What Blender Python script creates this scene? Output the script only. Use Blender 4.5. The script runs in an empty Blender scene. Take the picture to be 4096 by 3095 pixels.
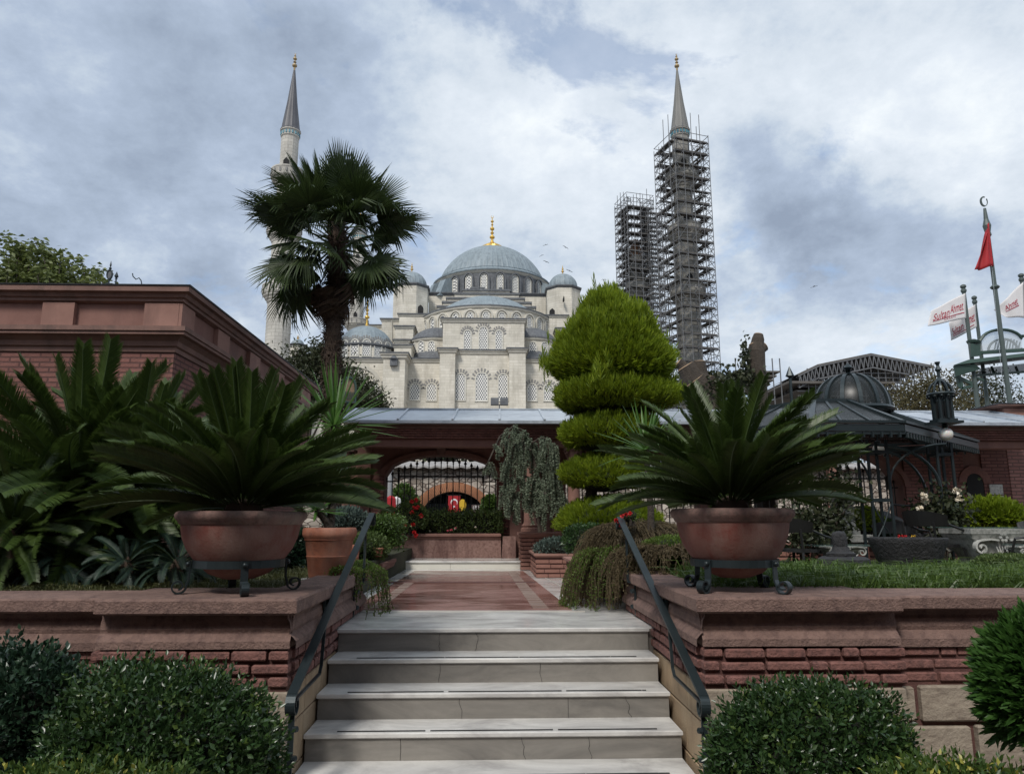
import bpy, math, random
import numpy as np
from math import sin, cos, tan, pi, radians, atan, sqrt, atan2, hypot
from mathutils import Vector, Matrix, noise
random.seed(7); RNG = np.random.default_rng(7)
SC = bpy.context.scene; COL = SC.collection
# ------------------------------------------------------------------ camera
F = 715.0; PITCH = atan(134/F); YAW = atan(22*cos(PITCH)/F)
CAM = Vector((0, 0, 1.7))
FWD = Vector((sin(YAW)*cos(PITCH), cos(YAW)*cos(PITCH), sin(PITCH)))
RGT = Vector((cos(YAW), -sin(YAW), 0)); UPV = RGT.cross(FWD)
def ray(u, v): return (FWD + RGT*((u-512)/F) - UPV*((v-386.5)/F))
def at(u, v, Y):
    d = ray(u, v); return CAM + d*(Y/d.y)
def atz(u, v, z):
    d = ray(u, v); return CAM + d*((z-1.7)/d.z)
def pxm(P):                      # metres per pixel at P
    return (Vector(P)-CAM).dot(FWD)/F
def Zv(u, v, Y): return at(u, v, Y).z
def Xu(u, Y, z):
    # x of pixel column u at depth Y, height z
    P = Vector((0, Y, z)); 
    for _ in range(4):
        d = (P-CAM); dep = d.dot(FWD); uu = 512+F*d.dot(RGT)/dep
        P.x += (u-uu)*dep/F
    return P.x
cd = bpy.data.cameras.new('camera'); co = bpy.data.objects.new('camera', cd); COL.objects.link(co)
cd.sensor_width = 36; cd.lens = F/1024*36; cd.clip_start = .05; cd.clip_end = 3000
co.matrix_world = Matrix((( RGT.x, UPV.x, -FWD.x, CAM.x), (RGT.y, UPV.y, -FWD.y, CAM.y), (RGT.z, UPV.z, -FWD.z, CAM.z), (0,0,0,1)))
SC.camera = co
# ------------------------------------------------------------------ objects
ORG = {}
def tag(o, label=None, cat=None, group=None, kind=None):
    if label: o['label'] = label
    if cat: o['category'] = cat
    if group: o['group'] = group
    if kind: o['kind'] = kind
    return o
def thing(name, loc, label, cat, group=None):
    o = bpy.data.objects.new(name, None); COL.objects.link(o); o.location = loc
    o.empty_display_size = .2
    ORG[o.name] = Vector(loc); return tag(o, label, cat, group)
def link_mesh(name, me, parent=None, org=None):
    o = bpy.data.objects.new(name, me); COL.objects.link(o)
    if parent is not None:
        o.parent = parent; ORG[o.name] = ORG[parent.name]
    else:
        ORG[o.name] = Vector(org) if org is not None else Vector((0,0,0)); o.location = ORG[o.name]
    return o
def mk(name, V, Fc, mat, parent=None, org=None, smooth=False, mi=None):
    """V (n,3) world coordinates"""
    O = ORG[parent.name] if parent is not None else (Vector(org) if org is not None else Vector((0,0,0)))
    V = np.asarray(V, dtype=np.float32).reshape(-1, 3) - np.array(O, dtype=np.float32)
    me = bpy.data.meshes.new(name)
    if isinstance(Fc, np.ndarray):
        n, k = Fc.shape
        me.vertices.add(len(V)); me.vertices.foreach_set('co', V.ravel())
        me.loops.add(n*k); me.loops.foreach_set('vertex_index', Fc.astype(np.int32).ravel())
        me.polygons.add(n); me.polygons.foreach_set('loop_start', np.arange(0, n*k, k, dtype=np.int32))
        me.polygons.foreach_set('loop_total', np.full(n, k, dtype=np.int32))
        me.update(calc_edges=True)
    else:
        me.from_pydata(V.tolist(), [], Fc); me.update()
    for m in (mat if isinstance(mat, (list, tuple)) else [mat]): me.materials.append(m)
    if mi is not None: me.polygons.foreach_set('material_index', np.array(mi, dtype=np.int32))
    if smooth: me.polygons.foreach_set('use_smooth', np.ones(len(me.polygons), dtype=bool))
    return link_mesh(name, me, parent, org)
class MB:
    def __init__(s): s.v = []; s.f = []; s.m = []; s.cur = 0
    def add(s, vs, fs):
        b = len(s.v); s.v += [tuple(p) for p in vs]
        for f in fs: s.f.append([b+i for i in f]); s.m.append(s.cur)
        return s
    def box(s, x0, x1, y0, y1, z0, z1):
        return s.add([(x0,y0,z0),(x1,y0,z0),(x1,y1,z0),(x0,y1,z0),(x0,y0,z1),(x1,y0,z1),(x1,y1,z1),(x0,y1,z1)],
              [(0,3,2,1),(4,5,6,7),(0,1,5,4),(1,2,6,5),(2,3,7,6),(3,0,4,7)])
    def hexa(s, P):   # 8 points bottom 4 (ccw), top 4
        return s.add(P, [(0,3,2,1),(4,5,6,7),(0,1,5,4),(1,2,6,5),(2,3,7,6),(3,0,4,7)])
    def rbox(s, x0, x1, y0, y1, z0, z1, b=.004):  # box with bevelled vertical & top edges, simple chamfer
        a = [(x0,y0),(x1,y0),(x1,y1),(x0,y1)]
        i = [(x0+b,y0+b),(x1-b,y0+b),(x1-b,y1-b),(x0+b,y1-b)]
        V = [(p[0],p[1],z0) for p in i]+[(p[0],p[1],z0+b) for p in a]+[(p[0],p[1],z1-b) for p in a]+[(p[0],p[1],z1) for p in i]
        Fs = [(0,3,2,1),(12,13,14,15)]
        for L in range(3):
            for k in range(4): Fs.append((L*4+k, L*4+(k+1)%4, L*4+4+(k+1)%4, L*4+4+k))
        return s.add(V, Fs)
    def bar(s, p0, p1, w, h=None, up=(0,0,1)):
        h = w if h is None else h
        p0 = Vector(p0); p1 = Vector(p1); d = (p1-p0)
        if d.length < 1e-6: return s
        d.normalize(); up = Vector(up)
        if abs(d.dot(up)) > .98: up = Vector((0,1,0))
        a = d.cross(up).normalized(); b = a.cross(d)
        P = []
        for q in (p0, p1):
            for (i, j) in ((-1,-1),(1,-1),(1,1),(-1,1)): P.append(q+a*(i*w/2)+b*(j*h/2))
        return s.add(P, [(0,1,2,3),(7,6,5,4),(0,4,5,1),(1,5,6,2),(2,6,7,3),(3,7,4,0)])
    def tube(s, pts, r, seg=6, cap=True):
        pts = [Vector(p) for p in pts]; n = len(pts)
        rs = list(r) if hasattr(r, '__len__') else [r]*n
        V = []; prev = None
        for i, p in enumerate(pts):
            d = (pts[min(i+1,n-1)]-pts[max(i-1,0)])
            if d.length < 1e-9: d = Vector((0,0,1))
            d.normalize()
            if prev is None:
                a = d.cross(Vector((0,0,1)));
                if a.length < .05: a = d.cross(Vector((0,1,0)))
            else:
                a = prev - d*prev.dot(d)
                if a.length < 1e-6: a = d.cross(Vector((0,1,0)))
            a.normalize(); prev = a; b = d.cross(a)
            for k in range(seg):
                t = 2*pi*k/seg; V.append(p+a*(cos(t)*rs[i])+b*(sin(t)*rs[i]))
        Fs = []
        for i in range(n-1):
            for k in range(seg):
                k2 = (k+1)%seg; Fs.append((i*seg+k, (i+1)*seg+k, (i+1)*seg+k2, i*seg+k2))
        if cap: Fs += [tuple(range(seg)), tuple(range((n-1)*seg+seg-1, (n-1)*seg-1, -1))]
        return s.add(V, Fs)
    def lathe(s, prof, c=(0,0), seg=24, rot=0, mod=None):
        V = []; n = len(prof)
        for (r, z) in prof:
            for k in range(seg):
                t = rot+2*pi*k/seg; rr = r*(mod(k, r, z) if mod else 1)
                V.append((c[0]+rr*cos(t), c[1]+rr*sin(t), z))
        Fs = []
        for i in range(n-1):
            for k in range(seg):
                k2 = (k+1)%seg; Fs.append((i*seg+k, i*seg+k2, (i+1)*seg+k2, (i+1)*seg+k))
        if prof[0][0] > 1e-4: Fs.append(tuple(range(seg-1,-1,-1)))
        if prof[-1][0] > 1e-4: Fs.append(tuple((n-1)*seg+k for k in range(seg)))
        return s.add(V, Fs)
    def prism(s, poly, o, ax, ay, n, d0, d1):
        """2D polygon (a,b) -> o+ax*a+ay*b, extruded along n from d0 to d1"""
        o, ax, ay, n = Vector(o), Vector(ax), Vector(ay), Vector(n); k = len(poly)
        V = [o+ax*a+ay*b+n*d0 for a, b in poly]+[o+ax*a+ay*b+n*d1 for a, b in poly]
        Fs = [tuple(range(k-1,-1,-1)), tuple(range(k, 2*k))]+[(i,(i+1)%k,k+(i+1)%k,k+i) for i in range(k)]
        return s.add(V, Fs)
    def ringprism(s, outer, inner, o, ax, ay, n, d0, d1, closed=True):
        o, ax, ay, n = Vector(o), Vector(ax), Vector(ay), Vector(n); k = len(outer)
        L = lambda poly, d: [o+ax*a+ay*b+n*d for a, b in poly]
        V = L(outer,d0)+L(inner,d0)+L(outer,d1)+L(inner,d1); Fs = []
        for i in range(k if closed else k-1):
            j = (i+1)%k
            Fs += [(k+i,k+j,j,i),(2*k+i,2*k+j,3*k+j,3*k+i),(i,j,2*k+j,2*k+i),(3*k+i,3*k+j,k+j,k+i)]
        return s.add(V, Fs)
    def build(s, name, mat, parent=None, org=None, smooth=False):
        multi = isinstance(mat, (list, tuple))
        return mk(name, s.v, s.f, mat, parent, org, smooth, s.m if multi else None)
def auto_smooth(o, ang=40):
    me = o.data; me.polygons.foreach_set('use_smooth', np.ones(len(me.polygons), dtype=bool))
    try: me.set_sharp_from_angle(angle=radians(ang))
    except Exception: pass
    return o
# ------------------------------------------------------------------ materials
def newmat(name):
    m = bpy.data.materials.new(name); m.use_nodes = True; nt = m.node_tree
    return m, nt, nt.nodes['Principled BSDF'], lambda t: nt.nodes.new(t), nt.links.new
def mixcol(nt, fac, a, b, mode='MIX'):
    n = nt.nodes.new('ShaderNodeMix'); n.data_type = 'RGBA'; n.blend_type = mode
    for s, x in ((0, fac), (6, a), (7, b)):
        if hasattr(x, 'is_output') or isinstance(x, bpy.types.NodeSocket): nt.links.new(x, n.inputs[s])
        elif isinstance(x, (int, float)): n.inputs[s].default_value = x
        else: n.inputs[s].default_value = (*x, 1)
    return n.outputs[2]
def mth(nt, op, a, b=0.5, clamp=False):
    n = nt.nodes.new('ShaderNodeMath'); n.operation = op; n.use_clamp = clamp
    for i, x in enumerate((a, b)):
        if isinstance(x, bpy.types.NodeSocket): nt.links.new(x, n.inputs[i])
        else: n.inputs[i].default_value = x
    return n.outputs[0]
def ntex(nt, vec, scale, detail=4, rough=.55, dist=0):
    n = nt.nodes.new('ShaderNodeTexNoise'); n.inputs['Scale'].default_value = scale
    n.inputs['Detail'].default_value = detail; n.inputs['Roughness'].default_value = rough
    n.inputs['Distortion'].default_value = dist
    if vec is not None: nt.links.new(vec, n.inputs['Vector'])
    return n.outputs['Fac']
def ramp(nt, fac, stops):
    n = nt.nodes.new('ShaderNodeValToRGB'); e = n.color_ramp.elements
    e[0].position = stops[0][0]; e[1].position = stops[-1][0]
    for p, c in stops[1:-1]: e.new(p)
    for i, (p, c) in enumerate(sorted(stops)):
        e[i].color = (c, c, c, 1) if isinstance(c, (int, float)) else (*c, 1)
    nt.links.new(fac, n.inputs[0]); return n.outputs[0]
def objco(nt, scale=None):
    t = nt.nodes.new('ShaderNodeTexCoord').outputs['Object']
    if scale is None: return t
    m = nt.nodes.new('ShaderNodeMapping'); m.inputs['Scale'].default_value = scale; nt.links.new(t, m.inputs[0]); return m.outputs[0]
def dobump(nt, bs, h, strength=.4, dist=.02):
    b = nt.nodes.new('ShaderNodeBump'); b.inputs['Strength'].default_value = strength; b.inputs['Distance'].default_value = dist
    nt.links.new(h, b.inputs['Height']); nt.links.new(b.outputs[0], bs.inputs['Normal'])
def M(name, c1, c2=None, rough=.7, scale=4, metal=0, bump=0, bscale=60, bdist=.01, stretch=None, stain=None, stainamt=.5, spec=.5, c3=None):
    m, nt, bs, N, L = newmat(name)
    co_ = objco(nt, stretch)
    c2 = c2 or tuple(x*.75 for x in c1)
    f = ramp(nt, ntex(nt, co_, scale, 6, .6), [(.3, 0.), (.7, 1.)])
    col = mixcol(nt, f, c1, c2)
    if c3: col = mixcol(nt, ramp(nt, ntex(nt, co_, scale*5.3, 5, .65), [(.45, 0.), (.7, 1.)]), col, c3)
    if stain:
        sc = objco(nt, (1, 1, .25)); g = ramp(nt, ntex(nt, sc, scale*.7, 8, .7), [(.5, 0.), (.68, 1.)])
        col = mixcol(nt, mth(nt, 'MULTIPLY', g, stainamt), col, stain)
    L(col, bs.inputs['Base Color']); bs.inputs['Roughness'].default_value = rough; bs.inputs['Metallic'].default_value = metal
    bs.inputs['Specular IOR Level'].default_value = spec
    if bump: dobump(nt, bs, ntex(nt, objco(nt), bscale, 6, .65), bump, bdist)
    return m
def leafmat(name, c1, c2, rough=.45, trans=.25, spec=.5, tip=None):
    m, nt, bs, N, L = newmat(name)
    g = N('ShaderNodeNewGeometry'); f = g.outputs['Random Per Island']
    col = mixcol(nt, f, c1, c2)
    big = ramp(nt, ntex(nt, objco(nt), 3., 3), [(.35, 0.), (.65, 1.)])
    col = mixcol(nt, mth(nt, 'MULTIPLY', big, .5), col, tuple(x*.55 for x in c1))
    if tip: col = mixcol(nt, mth(nt, 'GREATER_THAN', f, .93), col, tip)
    L(col, bs.inputs['Base Color']); bs.inputs['Roughness'].default_value = rough; bs.inputs['Specular IOR Level'].default_value = spec
    if trans:
        t = N('ShaderNodeBsdfTranslucent'); L(mixcol(nt, .5, col, tuple(min(1, x*1.6) for x in c2)), t.inputs[0]); mx = N('ShaderNodeMixShader'); mx.inputs[0].default_value = trans
        out = nt.nodes['Material Output']; L(bs.outputs[0], mx.inputs[1]); L(t.outputs[0], mx.inputs[2]); L(mx.outputs[0], out.inputs[0])
    return m
def brickvec(nt, jit=0):
    t = objco(nt); s = nt.nodes.new('ShaderNodeSeparateXYZ'); nt.links.new(t, s.inputs[0])
    c = nt.nodes.new('ShaderNodeCombineXYZ'); nt.links.new(mth(nt, 'ADD', s.outputs[0], s.outputs[1]), c.inputs[0]); nt.links.new(s.outputs[2], c.inputs[1])
    return c.outputs[0]
def BR(name, c1, c2, mortar, bw, bh, ms=.01, rough=.85, bump=.6, bdist=.02, big=1.0, stain=None, stainamt=.5, smooth=.1):
    m, nt, bs, N, L = newmat(name)
    b = N('ShaderNodeTexBrick'); b.inputs['Scale'].default_value = 1; b.inputs['Brick Width'].default_value = bw; b.inputs['Row Height'].default_value = bh
    b.inputs['Mortar Size'].default_value = ms; b.inputs['Mortar Smooth'].default_value = smooth; b.inputs['Bias'].default_value = -.1
    b.inputs['Color1'].default_value = (*c1, 1); b.inputs['Color2'].default_value = (*c2, 1); b.inputs['Mortar'].default_value = (*mortar, 1)
    L(brickvec(nt), b.inputs['Vector'])
    n = ramp(nt, ntex(nt, objco(nt), big, 8, .65), [(.3, .72), (.7, 1.12)])
    col = mixcol(nt, 1., b.outputs['Color'], n, 'MULTIPLY')
    n2 = ramp(nt, ntex(nt, objco(nt, (1, 1, .2)), big*2.2, 8, .7), [(.5, 0.), (.7, 1.)])
    if stain: col = mixcol(nt, mth(nt, 'MULTIPLY', n2, stainamt), col, stain)
    L(col, bs.inputs['Base Color']); bs.inputs['Roughness'].default_value = rough
    h = mth(nt, 'ADD', mth(nt, 'MULTIPLY', b.outputs['Fac'], -1.), mth(nt, 'MULTIPLY', ntex(nt, objco(nt), 1/bh*2.5, 5, .7), .5))
    dobump(nt, bs, h, bump, bdist); return m
# ------------------------------------------------------------------ material library
m_ash = BR('mosque_ashlar', (.70,.66,.575), (.60,.565,.48), (.56,.52,.44), 1.3, .42, .03, big=.3, bump=.25, bdist=.05, stain=(.30,.27,.22), stainamt=.55)
m_ash2 = BR('minaret_stone', (.54,.52,.47), (.46,.44,.40), (.36,.34,.3), 1.0, .5, .03, big=.15, bump=.25, bdist=.05, stain=(.22,.21,.19), stainamt=.6)
m_ashg = BR('minaret_grey_stone', (.34,.33,.30), (.27,.26,.23), (.2,.19,.17), 1.0, .5, .03, big=.2, bump=.25, bdist=.05, stain=(.16,.15,.14), stainamt=.6)
m_trim = M('mosque_trim', (.58,.55,.48), (.48,.46,.4), .85, .6, stain=(.3,.28,.25))
m_grille = None
m_lead = M('lead_sheet', (.20,.245,.27), (.26,.31,.34), .55, .35, c3=(.15,.18,.2), stretch=(1,1,.4), spec=.4)
m_leadd = M('lead_dark', (.07,.075,.085), (.11,.115,.125), .6, .5, c3=(.15,.16,.17))
m_gold = M('gilded_copper', (.75,.50,.13), (.6,.38,.09), .35, 2, metal=.75)
m_goldd = M('weathered_gilt', (.45,.33,.16), (.3,.23,.14), .5, 2, metal=.4)
m_vous = M('grey_voussoir', (.20,.20,.195), (.27,.26,.25), .85, 2)
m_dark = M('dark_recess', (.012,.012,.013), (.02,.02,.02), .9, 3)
m_cyan = M('blue_tile', (.03,.16,.22), (.05,.22,.28), .4, 3)
m_pipe = M('scaffold_steel', (.17,.175,.18), (.10,.10,.105), .5, 2, metal=.3)
m_plank = M('scaffold_plank', (.075,.068,.06), (.12,.11,.10), .85, 1.5)
m_timber = M('raw_timber_ribs', (.24,.13,.075), (.17,.09,.05), .8, 2)
def lattice_mat():
    m, nt, bs, N, L = newmat('window_lattice')
    v = brickvec(nt); s = .34
    def dots(off):
        a = N('ShaderNodeVectorMath'); a.operation = 'MULTIPLY_ADD'; L(v, a.inputs[0]); a.inputs[1].default_value = (1/s, 1/(1.732*s), 0); a.inputs[2].default_value = (off, off, 0)
        b = N('ShaderNodeVectorMath'); b.operation = 'FRACTION'; L(a.outputs[0], b.inputs[0])
        c = N('ShaderNodeVectorMath'); c.operation = 'SUBTRACT'; L(b.outputs[0], c.inputs[0]); c.inputs[1].default_value = (.5,.5,0)
        d = N('ShaderNodeVectorMath'); d.operation = 'MULTIPLY'; L(c.outputs[0], d.inputs[0]); d.inputs[1].default_value = (1,1.732,0)
        e = N('ShaderNodeVectorMath'); e.operation = 'LENGTH'; L(d.outputs[0], e.inputs[0]); return e.outputs[1]
    k = mth(nt, 'LESS_THAN', mth(nt, 'MINIMUM', dots(0.), dots(.5)), .34)
    L(mixcol(nt, k, (.76,.745,.70), (.07,.08,.095)), bs.inputs['Base Color']); bs.inputs['Roughness'].default_value = .7
    return m
m_lat = lattice_mat()
m_white = M('window_surround', (.62,.60,.54), (.55,.53,.47), .8, 1)
# garden materials
m_cop = M('pink_bushhammered_stone', (.28,.18,.15), (.19,.12,.10), .92, 3, bump=1., bscale=70, bdist=.016, c3=(.13,.08,.07))
m_brk = M('red_brick', (.27,.13,.11), (.19,.085,.07), .9, 5, bump=1., bscale=55, bdist=.014, c3=(.10,.05,.045))
m_brk2 = M('door_arch_brick', (.27,.13,.10), (.2,.09,.075), .9, 5, bump=.9, bscale=60, bdist=.01, c3=(.16,.09,.08))  # red brick for the door arch
m_mort = M('red_mortar', (.135,.06,.05), (.09,.045,.04), .95, 8, bump=.8, bscale=90)
m_block = M('beige_combed_stone', (.38,.32,.25), (.28,.235,.185), .95, 2.2, bump=.9, bscale=45, bdist=.01, stretch=(1,1,3), c3=(.2,.16,.125))
m_ochre = M('ochre_stone', (.42,.33,.22), (.36,.25,.15), .9, 2, bump=.5, bscale=70, stain=(.16,.09,.05), stainamt=.7)
def marble(name, base, vein, rough, streak=(1., 3., 3.)):
    m, nt, bs, N, L = newmat(name)
    c = objco(nt, streak)
    a = ramp(nt, ntex(nt, c, 1.9, 9, .66, .8), [(.34, 0.), (.47, .5), (.62, 1.)])
    b = ramp(nt, ntex(nt, objco(nt), 26, 5, .7), [(.35, 0.), (.7, 1.)])
    col = mixcol(nt, a, vein, base); col = mixcol(nt, mth(nt, 'MULTIPLY', b, .18), col, tuple(x*.6 for x in base))
    w = ramp(nt, ntex(nt, objco(nt, (1,1,1)), 2.1, 6, .6), [(.4, 0.), (.6, 1.)])
    L(col, bs.inputs['Base Color'])
    L(mth(nt, 'ADD', mth(nt, 'MULTIPLY', w, .16), rough), bs.inputs['Roughness'])
    dobump(nt, bs, ntex(nt, objco(nt), 40, 4), .12, .003)
    return m
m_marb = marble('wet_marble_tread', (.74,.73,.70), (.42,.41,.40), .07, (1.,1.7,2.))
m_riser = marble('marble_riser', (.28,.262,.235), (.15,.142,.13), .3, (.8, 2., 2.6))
m_nose = M('tread_edge', (.50,.47,.42), (.38,.35,.31), .5, 8)
def wetred():
    m, nt, bs, N, L = newmat('wet_red_paving')
    c = objco(nt, (1., 1.6, 1))
    a = ramp(nt, ntex(nt, objco(nt, (.7, 1.5, 1)), 1.5, 9, .68, .3), [(.44, 0.), (.60, 1.)])
    col = mixcol(nt, a, (.29,.165,.145), (.13,.052,.042))
    s = ramp(nt, ntex(nt, objco(nt, (.6, 2.2, 1)), 3.6, 8, .72, .3), [(.52, 0.), (.66, 1.)])
    col = mixcol(nt, mth(nt, 'MULTIPLY', s, .45), col, (.42,.27,.23))
    L(col, bs.inputs['Base Color'])
    L(mth(nt, 'ADD', mth(nt, 'MULTIPLY', a, -.20), .25), bs.inputs['Roughness'])
    dobump(nt, bs, ntex(nt, objco(nt), 30, 4), .25, .004); return m
m_red = wetred()
m_redst = M('terrace_red_stone', (.22,.10,.08), (.15,.06,.05), .3, 3)
m_band = M('pale_inlay', (.52,.45,.39), (.20,.10,.08), .25, 4, stretch=(.2,5,1), c3=(.13,.06,.05))
m_iron = M('green_black_iron', (.020,.030,.034), (.03,.042,.046), .38, 6, metal=.35, bump=.15, bscale=80, bdist=.002)
m_ironb = M('black_iron', (.013,.013,.014), (.02,.02,.02), .45, 5, metal=.2)
m_clay = M('red_pot_glaze', (.15,.052,.04), (.19,.10,.08), .8, 2.2, bump=.5, bscale=60, bdist=.006, c3=(.15,.035,.025), stain=(.27,.20,.17), stainamt=.6)
m_clayrim = M('weathered_pot_rim', (.24,.14,.12), (.14,.085,.07), .85, 5, bump=.6, bscale=60, bdist=.008, c3=(.10,.07,.06), stain=(.30,.25,.21), stainamt=.5)
m_terra = M('terracotta', (.34,.125,.07), (.25,.085,.05), .75, 4, bump=.25, bscale=80, c3=(.20,.075,.05), stain=(.40,.24,.18), stainamt=.45)
m_plas = M('red_plaster', (.24,.125,.10), (.17,.083,.068), .85, 3, bump=.2, bscale=30, stain=(.11,.06,.05), stainamt=.6)
m_plasl = M('pink_plaster', (.31,.17,.135), (.23,.12,.095), .85, 3, bump=.2, bscale=30, stain=(.16,.085,.07), stainamt=.7)
m_corn = M('cornice_stone', (.23,.13,.105), (.15,.085,.07), .85, 3.5, bump=.4, bscale=40, stain=(.09,.06,.05), stainamt=.75)
m_bench = M('stained_bench_plaster', (.27,.165,.14), (.21,.12,.10), .8, 4.5, bump=.2, bscale=30, stain=(.08,.035,.03), stainamt=1., c3=(.12,.06,.05))
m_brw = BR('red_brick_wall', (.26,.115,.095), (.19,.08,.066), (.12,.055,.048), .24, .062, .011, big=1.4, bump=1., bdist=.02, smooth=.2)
m_brwl = BR('lit_brick_wall', (.40,.20,.17), (.32,.15,.125), (.2,.11,.095), .24, .066, .013, big=1.4, bump=1., bdist=.02, smooth=.2)  # paler copy of the red brick, brighter light put into the colour
m_pbrk = M('planter_brick', (.30,.15,.115), (.23,.11,.085), .9, 5, bump=.7, bscale=60)
m_zinc = M('zinc_roof', (.50,.55,.60), (.36,.40,.45), .3, 1.5, metal=.25, stretch=(.6,1,1), c3=(.26,.29,.33))
m_rub = None
def rubble():
    m, nt, bs, N, L = newmat('rubble_stone_wall')
    c0 = objco(nt, (1, 1, 1.7)); nz = N('ShaderNodeTexNoise'); nz.inputs['Scale'].default_value = 3.; L(c0, nz.inputs['Vector']); ad = N('ShaderNodeVectorMath'); ad.operation = 'MULTIPLY_ADD'; L(nz.outputs['Color'], ad.inputs[0]); ad.inputs[1].default_value = (.25,.25,.25); L(c0, ad.inputs[2]); c = ad.outputs[0]; v = N('ShaderNodeTexVoronoi'); v.inputs['Scale'].default_value = 4.6; L(c, v.inputs['Vector'])
    e = N('ShaderNodeTexVoronoi'); e.feature = 'DISTANCE_TO_EDGE'; e.inputs['Scale'].default_value = 4.6; L(c, e.inputs['Vector'])
    h = N('ShaderNodeSeparateColor'); L(v.outputs['Color'], h.inputs[0])
    col = mixcol(nt, h.outputs[0], (.24,.2,.17), (.60,.54,.47)); k = ramp(nt, e.outputs[0], [(.01, 0.), (.09, 1.)])
    col = mixcol(nt, k, (.15,.11,.09), col)
    col = mixcol(nt, mth(nt,'MULTIPLY', ramp(nt, ntex(nt, c, 5, 6, .7), [(.4, 0.), (.7, 1.)]), .4), col, (.2,.17,.14))
    L(col, bs.inputs['Base Color']); bs.inputs['Roughness'].default_value = .95; dobump(nt, bs, k, .8, .05); return m
m_rub = rubble()
m_archb = M('orange_arch_brick', (.42,.19,.10), (.30,.13,.07), .9, 6)
m_tile = M('pale_corrugated_tile', (.42,.40,.38), (.27,.26,.25), .9, 4, c3=(.2,.19,.18))
m_soil = M('soil', (.05,.04,.03), (.03,.024,.018), .95, 8, bump=.6, bscale=40)
m_ground = M('garden_ground', (.045,.055,.025), (.03,.03,.02), .95, 5, bump=.6, bscale=30)
m_pave = M('courtyard_stone', (.2,.18,.16), (.15,.13,.115), .8, 1)
m_bark = M('grey_bark', (.07,.055,.042), (.035,.028,.022), .95, 6, bump=1., bscale=25, bdist=.03, stretch=(1,1,.3))
m_cut = M('sawn_wood', (.42,.30,.19), (.33,.22,.14), .85, 8)
m_fibre = M('palm_fibre', (.035,.022,.015), (.06,.04,.028), .95, 12)
m_cyc = leafmat('cycad_leaflets', (.042,.075,.015), (.072,.115,.024), .42, .2, .4)
m_cycr = M('cycad_rachis', (.06,.10,.03), (.05,.08,.025), .5, 5)
m_cycb = leafmat('cycad_sucker_leaflets', (.016,.036,.026), (.028,.055,.038), .55, .1, .35)
m_fan = leafmat('fan_palm_blades', (.026,.046,.013), (.055,.085,.022), .52, .15, .35)
m_fanb = leafmat('dead_palm_blades', (.05,.03,.018), (.10,.062,.035), .8, .15)
m_cyp = leafmat('cypress_sprays', (.10,.165,.009), (.27,.34,.02), .6, .3, .3)
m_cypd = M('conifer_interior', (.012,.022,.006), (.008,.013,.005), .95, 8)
m_shr = leafmat('shrub_leaves', (.022,.055,.017), (.05,.095,.028), .32, .15, .55)
m_shr2 = leafmat('blue_green_shrub_leaves', (.018,.045,.026), (.034,.07,.036), .34, .12, .55)
m_var = leafmat('variegated_leaves', (.04,.085,.02), (.10,.15,.03), .4, .2, .4, tip=(.35,.33,.06))
m_shrn = leafmat('young_shrub_leaves', (.07,.12,.025), (.11,.17,.04), .35, .2, .5)
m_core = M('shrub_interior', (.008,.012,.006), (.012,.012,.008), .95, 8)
m_conr = leafmat('bright_conifer_sprays', (.03,.08,.014), (.055,.13,.024), .5, .25, .3)
m_yg = leafmat('yellow_green_leaves', (.11,.17,.01), (.22,.29,.02), .5, .3, .3)
m_box = leafmat('box_hedge_leaves', (.05,.095,.02), (.09,.15,.03), .45, .2, .4)
m_hedge = leafmat('clipped_hedge_leaves', (.06,.10,.03), (.12,.165,.05), .5, .2, .3)
m_blue = leafmat('blue_juniper_leaves', (.06,.09,.075), (.11,.15,.13), .6, .15, .3)
m_cedar = leafmat('blue_cedar_needles', (.16,.20,.14), (.26,.31,.22), .6, .15, .3)
m_grass = leafmat('grass_blades', (.05,.10,.016), (.13,.20,.045), .4, .3, .4)
m_grassd = leafmat('dry_grass_blades', (.06,.075,.02), (.12,.12,.05), .5, .3, .4)
m_yuc = leafmat('yucca_blades', (.06,.14,.025), (.11,.22,.05), .4, .3, .4)
m_tree = leafmat('broadleaf_foliage', (.09,.12,.03), (.15,.18,.05), .5, .25, .4)
m_tree2 = leafmat('dark_tree_foliage', (.03,.042,.018), (.06,.065,.03), .6, .2, .3)
m_tree3 = leafmat('sparse_autumn_foliage', (.06,.06,.025), (.12,.095,.04), .6, .2, .3)
m_trail = leafmat('trailing_stems', (.085,.065,.04), (.14,.11,.06), .7, .2, .2)
m_trailg = leafmat('trailing_green_leaves', (.07,.12,.02), (.13,.20,.035), .5, .3, .3)
m_rose = leafmat('rose_leaves', (.03,.045,.02), (.06,.065,.03), .5, .2, .4)
m_redf = M('red_petals', (.55,.02,.02), (.4,.01,.015), .5, 30)
m_pinkf = M('pink_petals', (.8,.2,.25), (.7,.1,.16), .5, 30)
m_whitef = M('white_petals', (.8,.76,.66), (.7,.6,.45), .5, 30)
m_bowl = M('black_basalt', (.018,.018,.02), (.035,.035,.038), .7, 6, bump=1., bscale=30, bdist=.03, stretch=(2,2,.5))
m_capst = M('white_carved_stone', (.56,.56,.53), (.42,.42,.39), .7, 4, bump=.3, bscale=40, c3=(.2,.21,.19))
m_glass = None
m_green = M('dark_green_paint', (.035,.07,.055), (.028,.055,.045), .45, 3)
m_flagw = M('white_flag_cloth', (.72,.70,.70), (.62,.6,.6), .8, 2)
m_flagr = M('red_flag_cloth', (.42,.012,.02), (.3,.01,.015), .7, 2)
m_flagtx = M('dark_red_print', (.42,.02,.05), (.38,.02,.045), .7, 2)
m_wt = M('white_paint', (.75,.75,.75), (.7,.7,.7), .6, 2)
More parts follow.
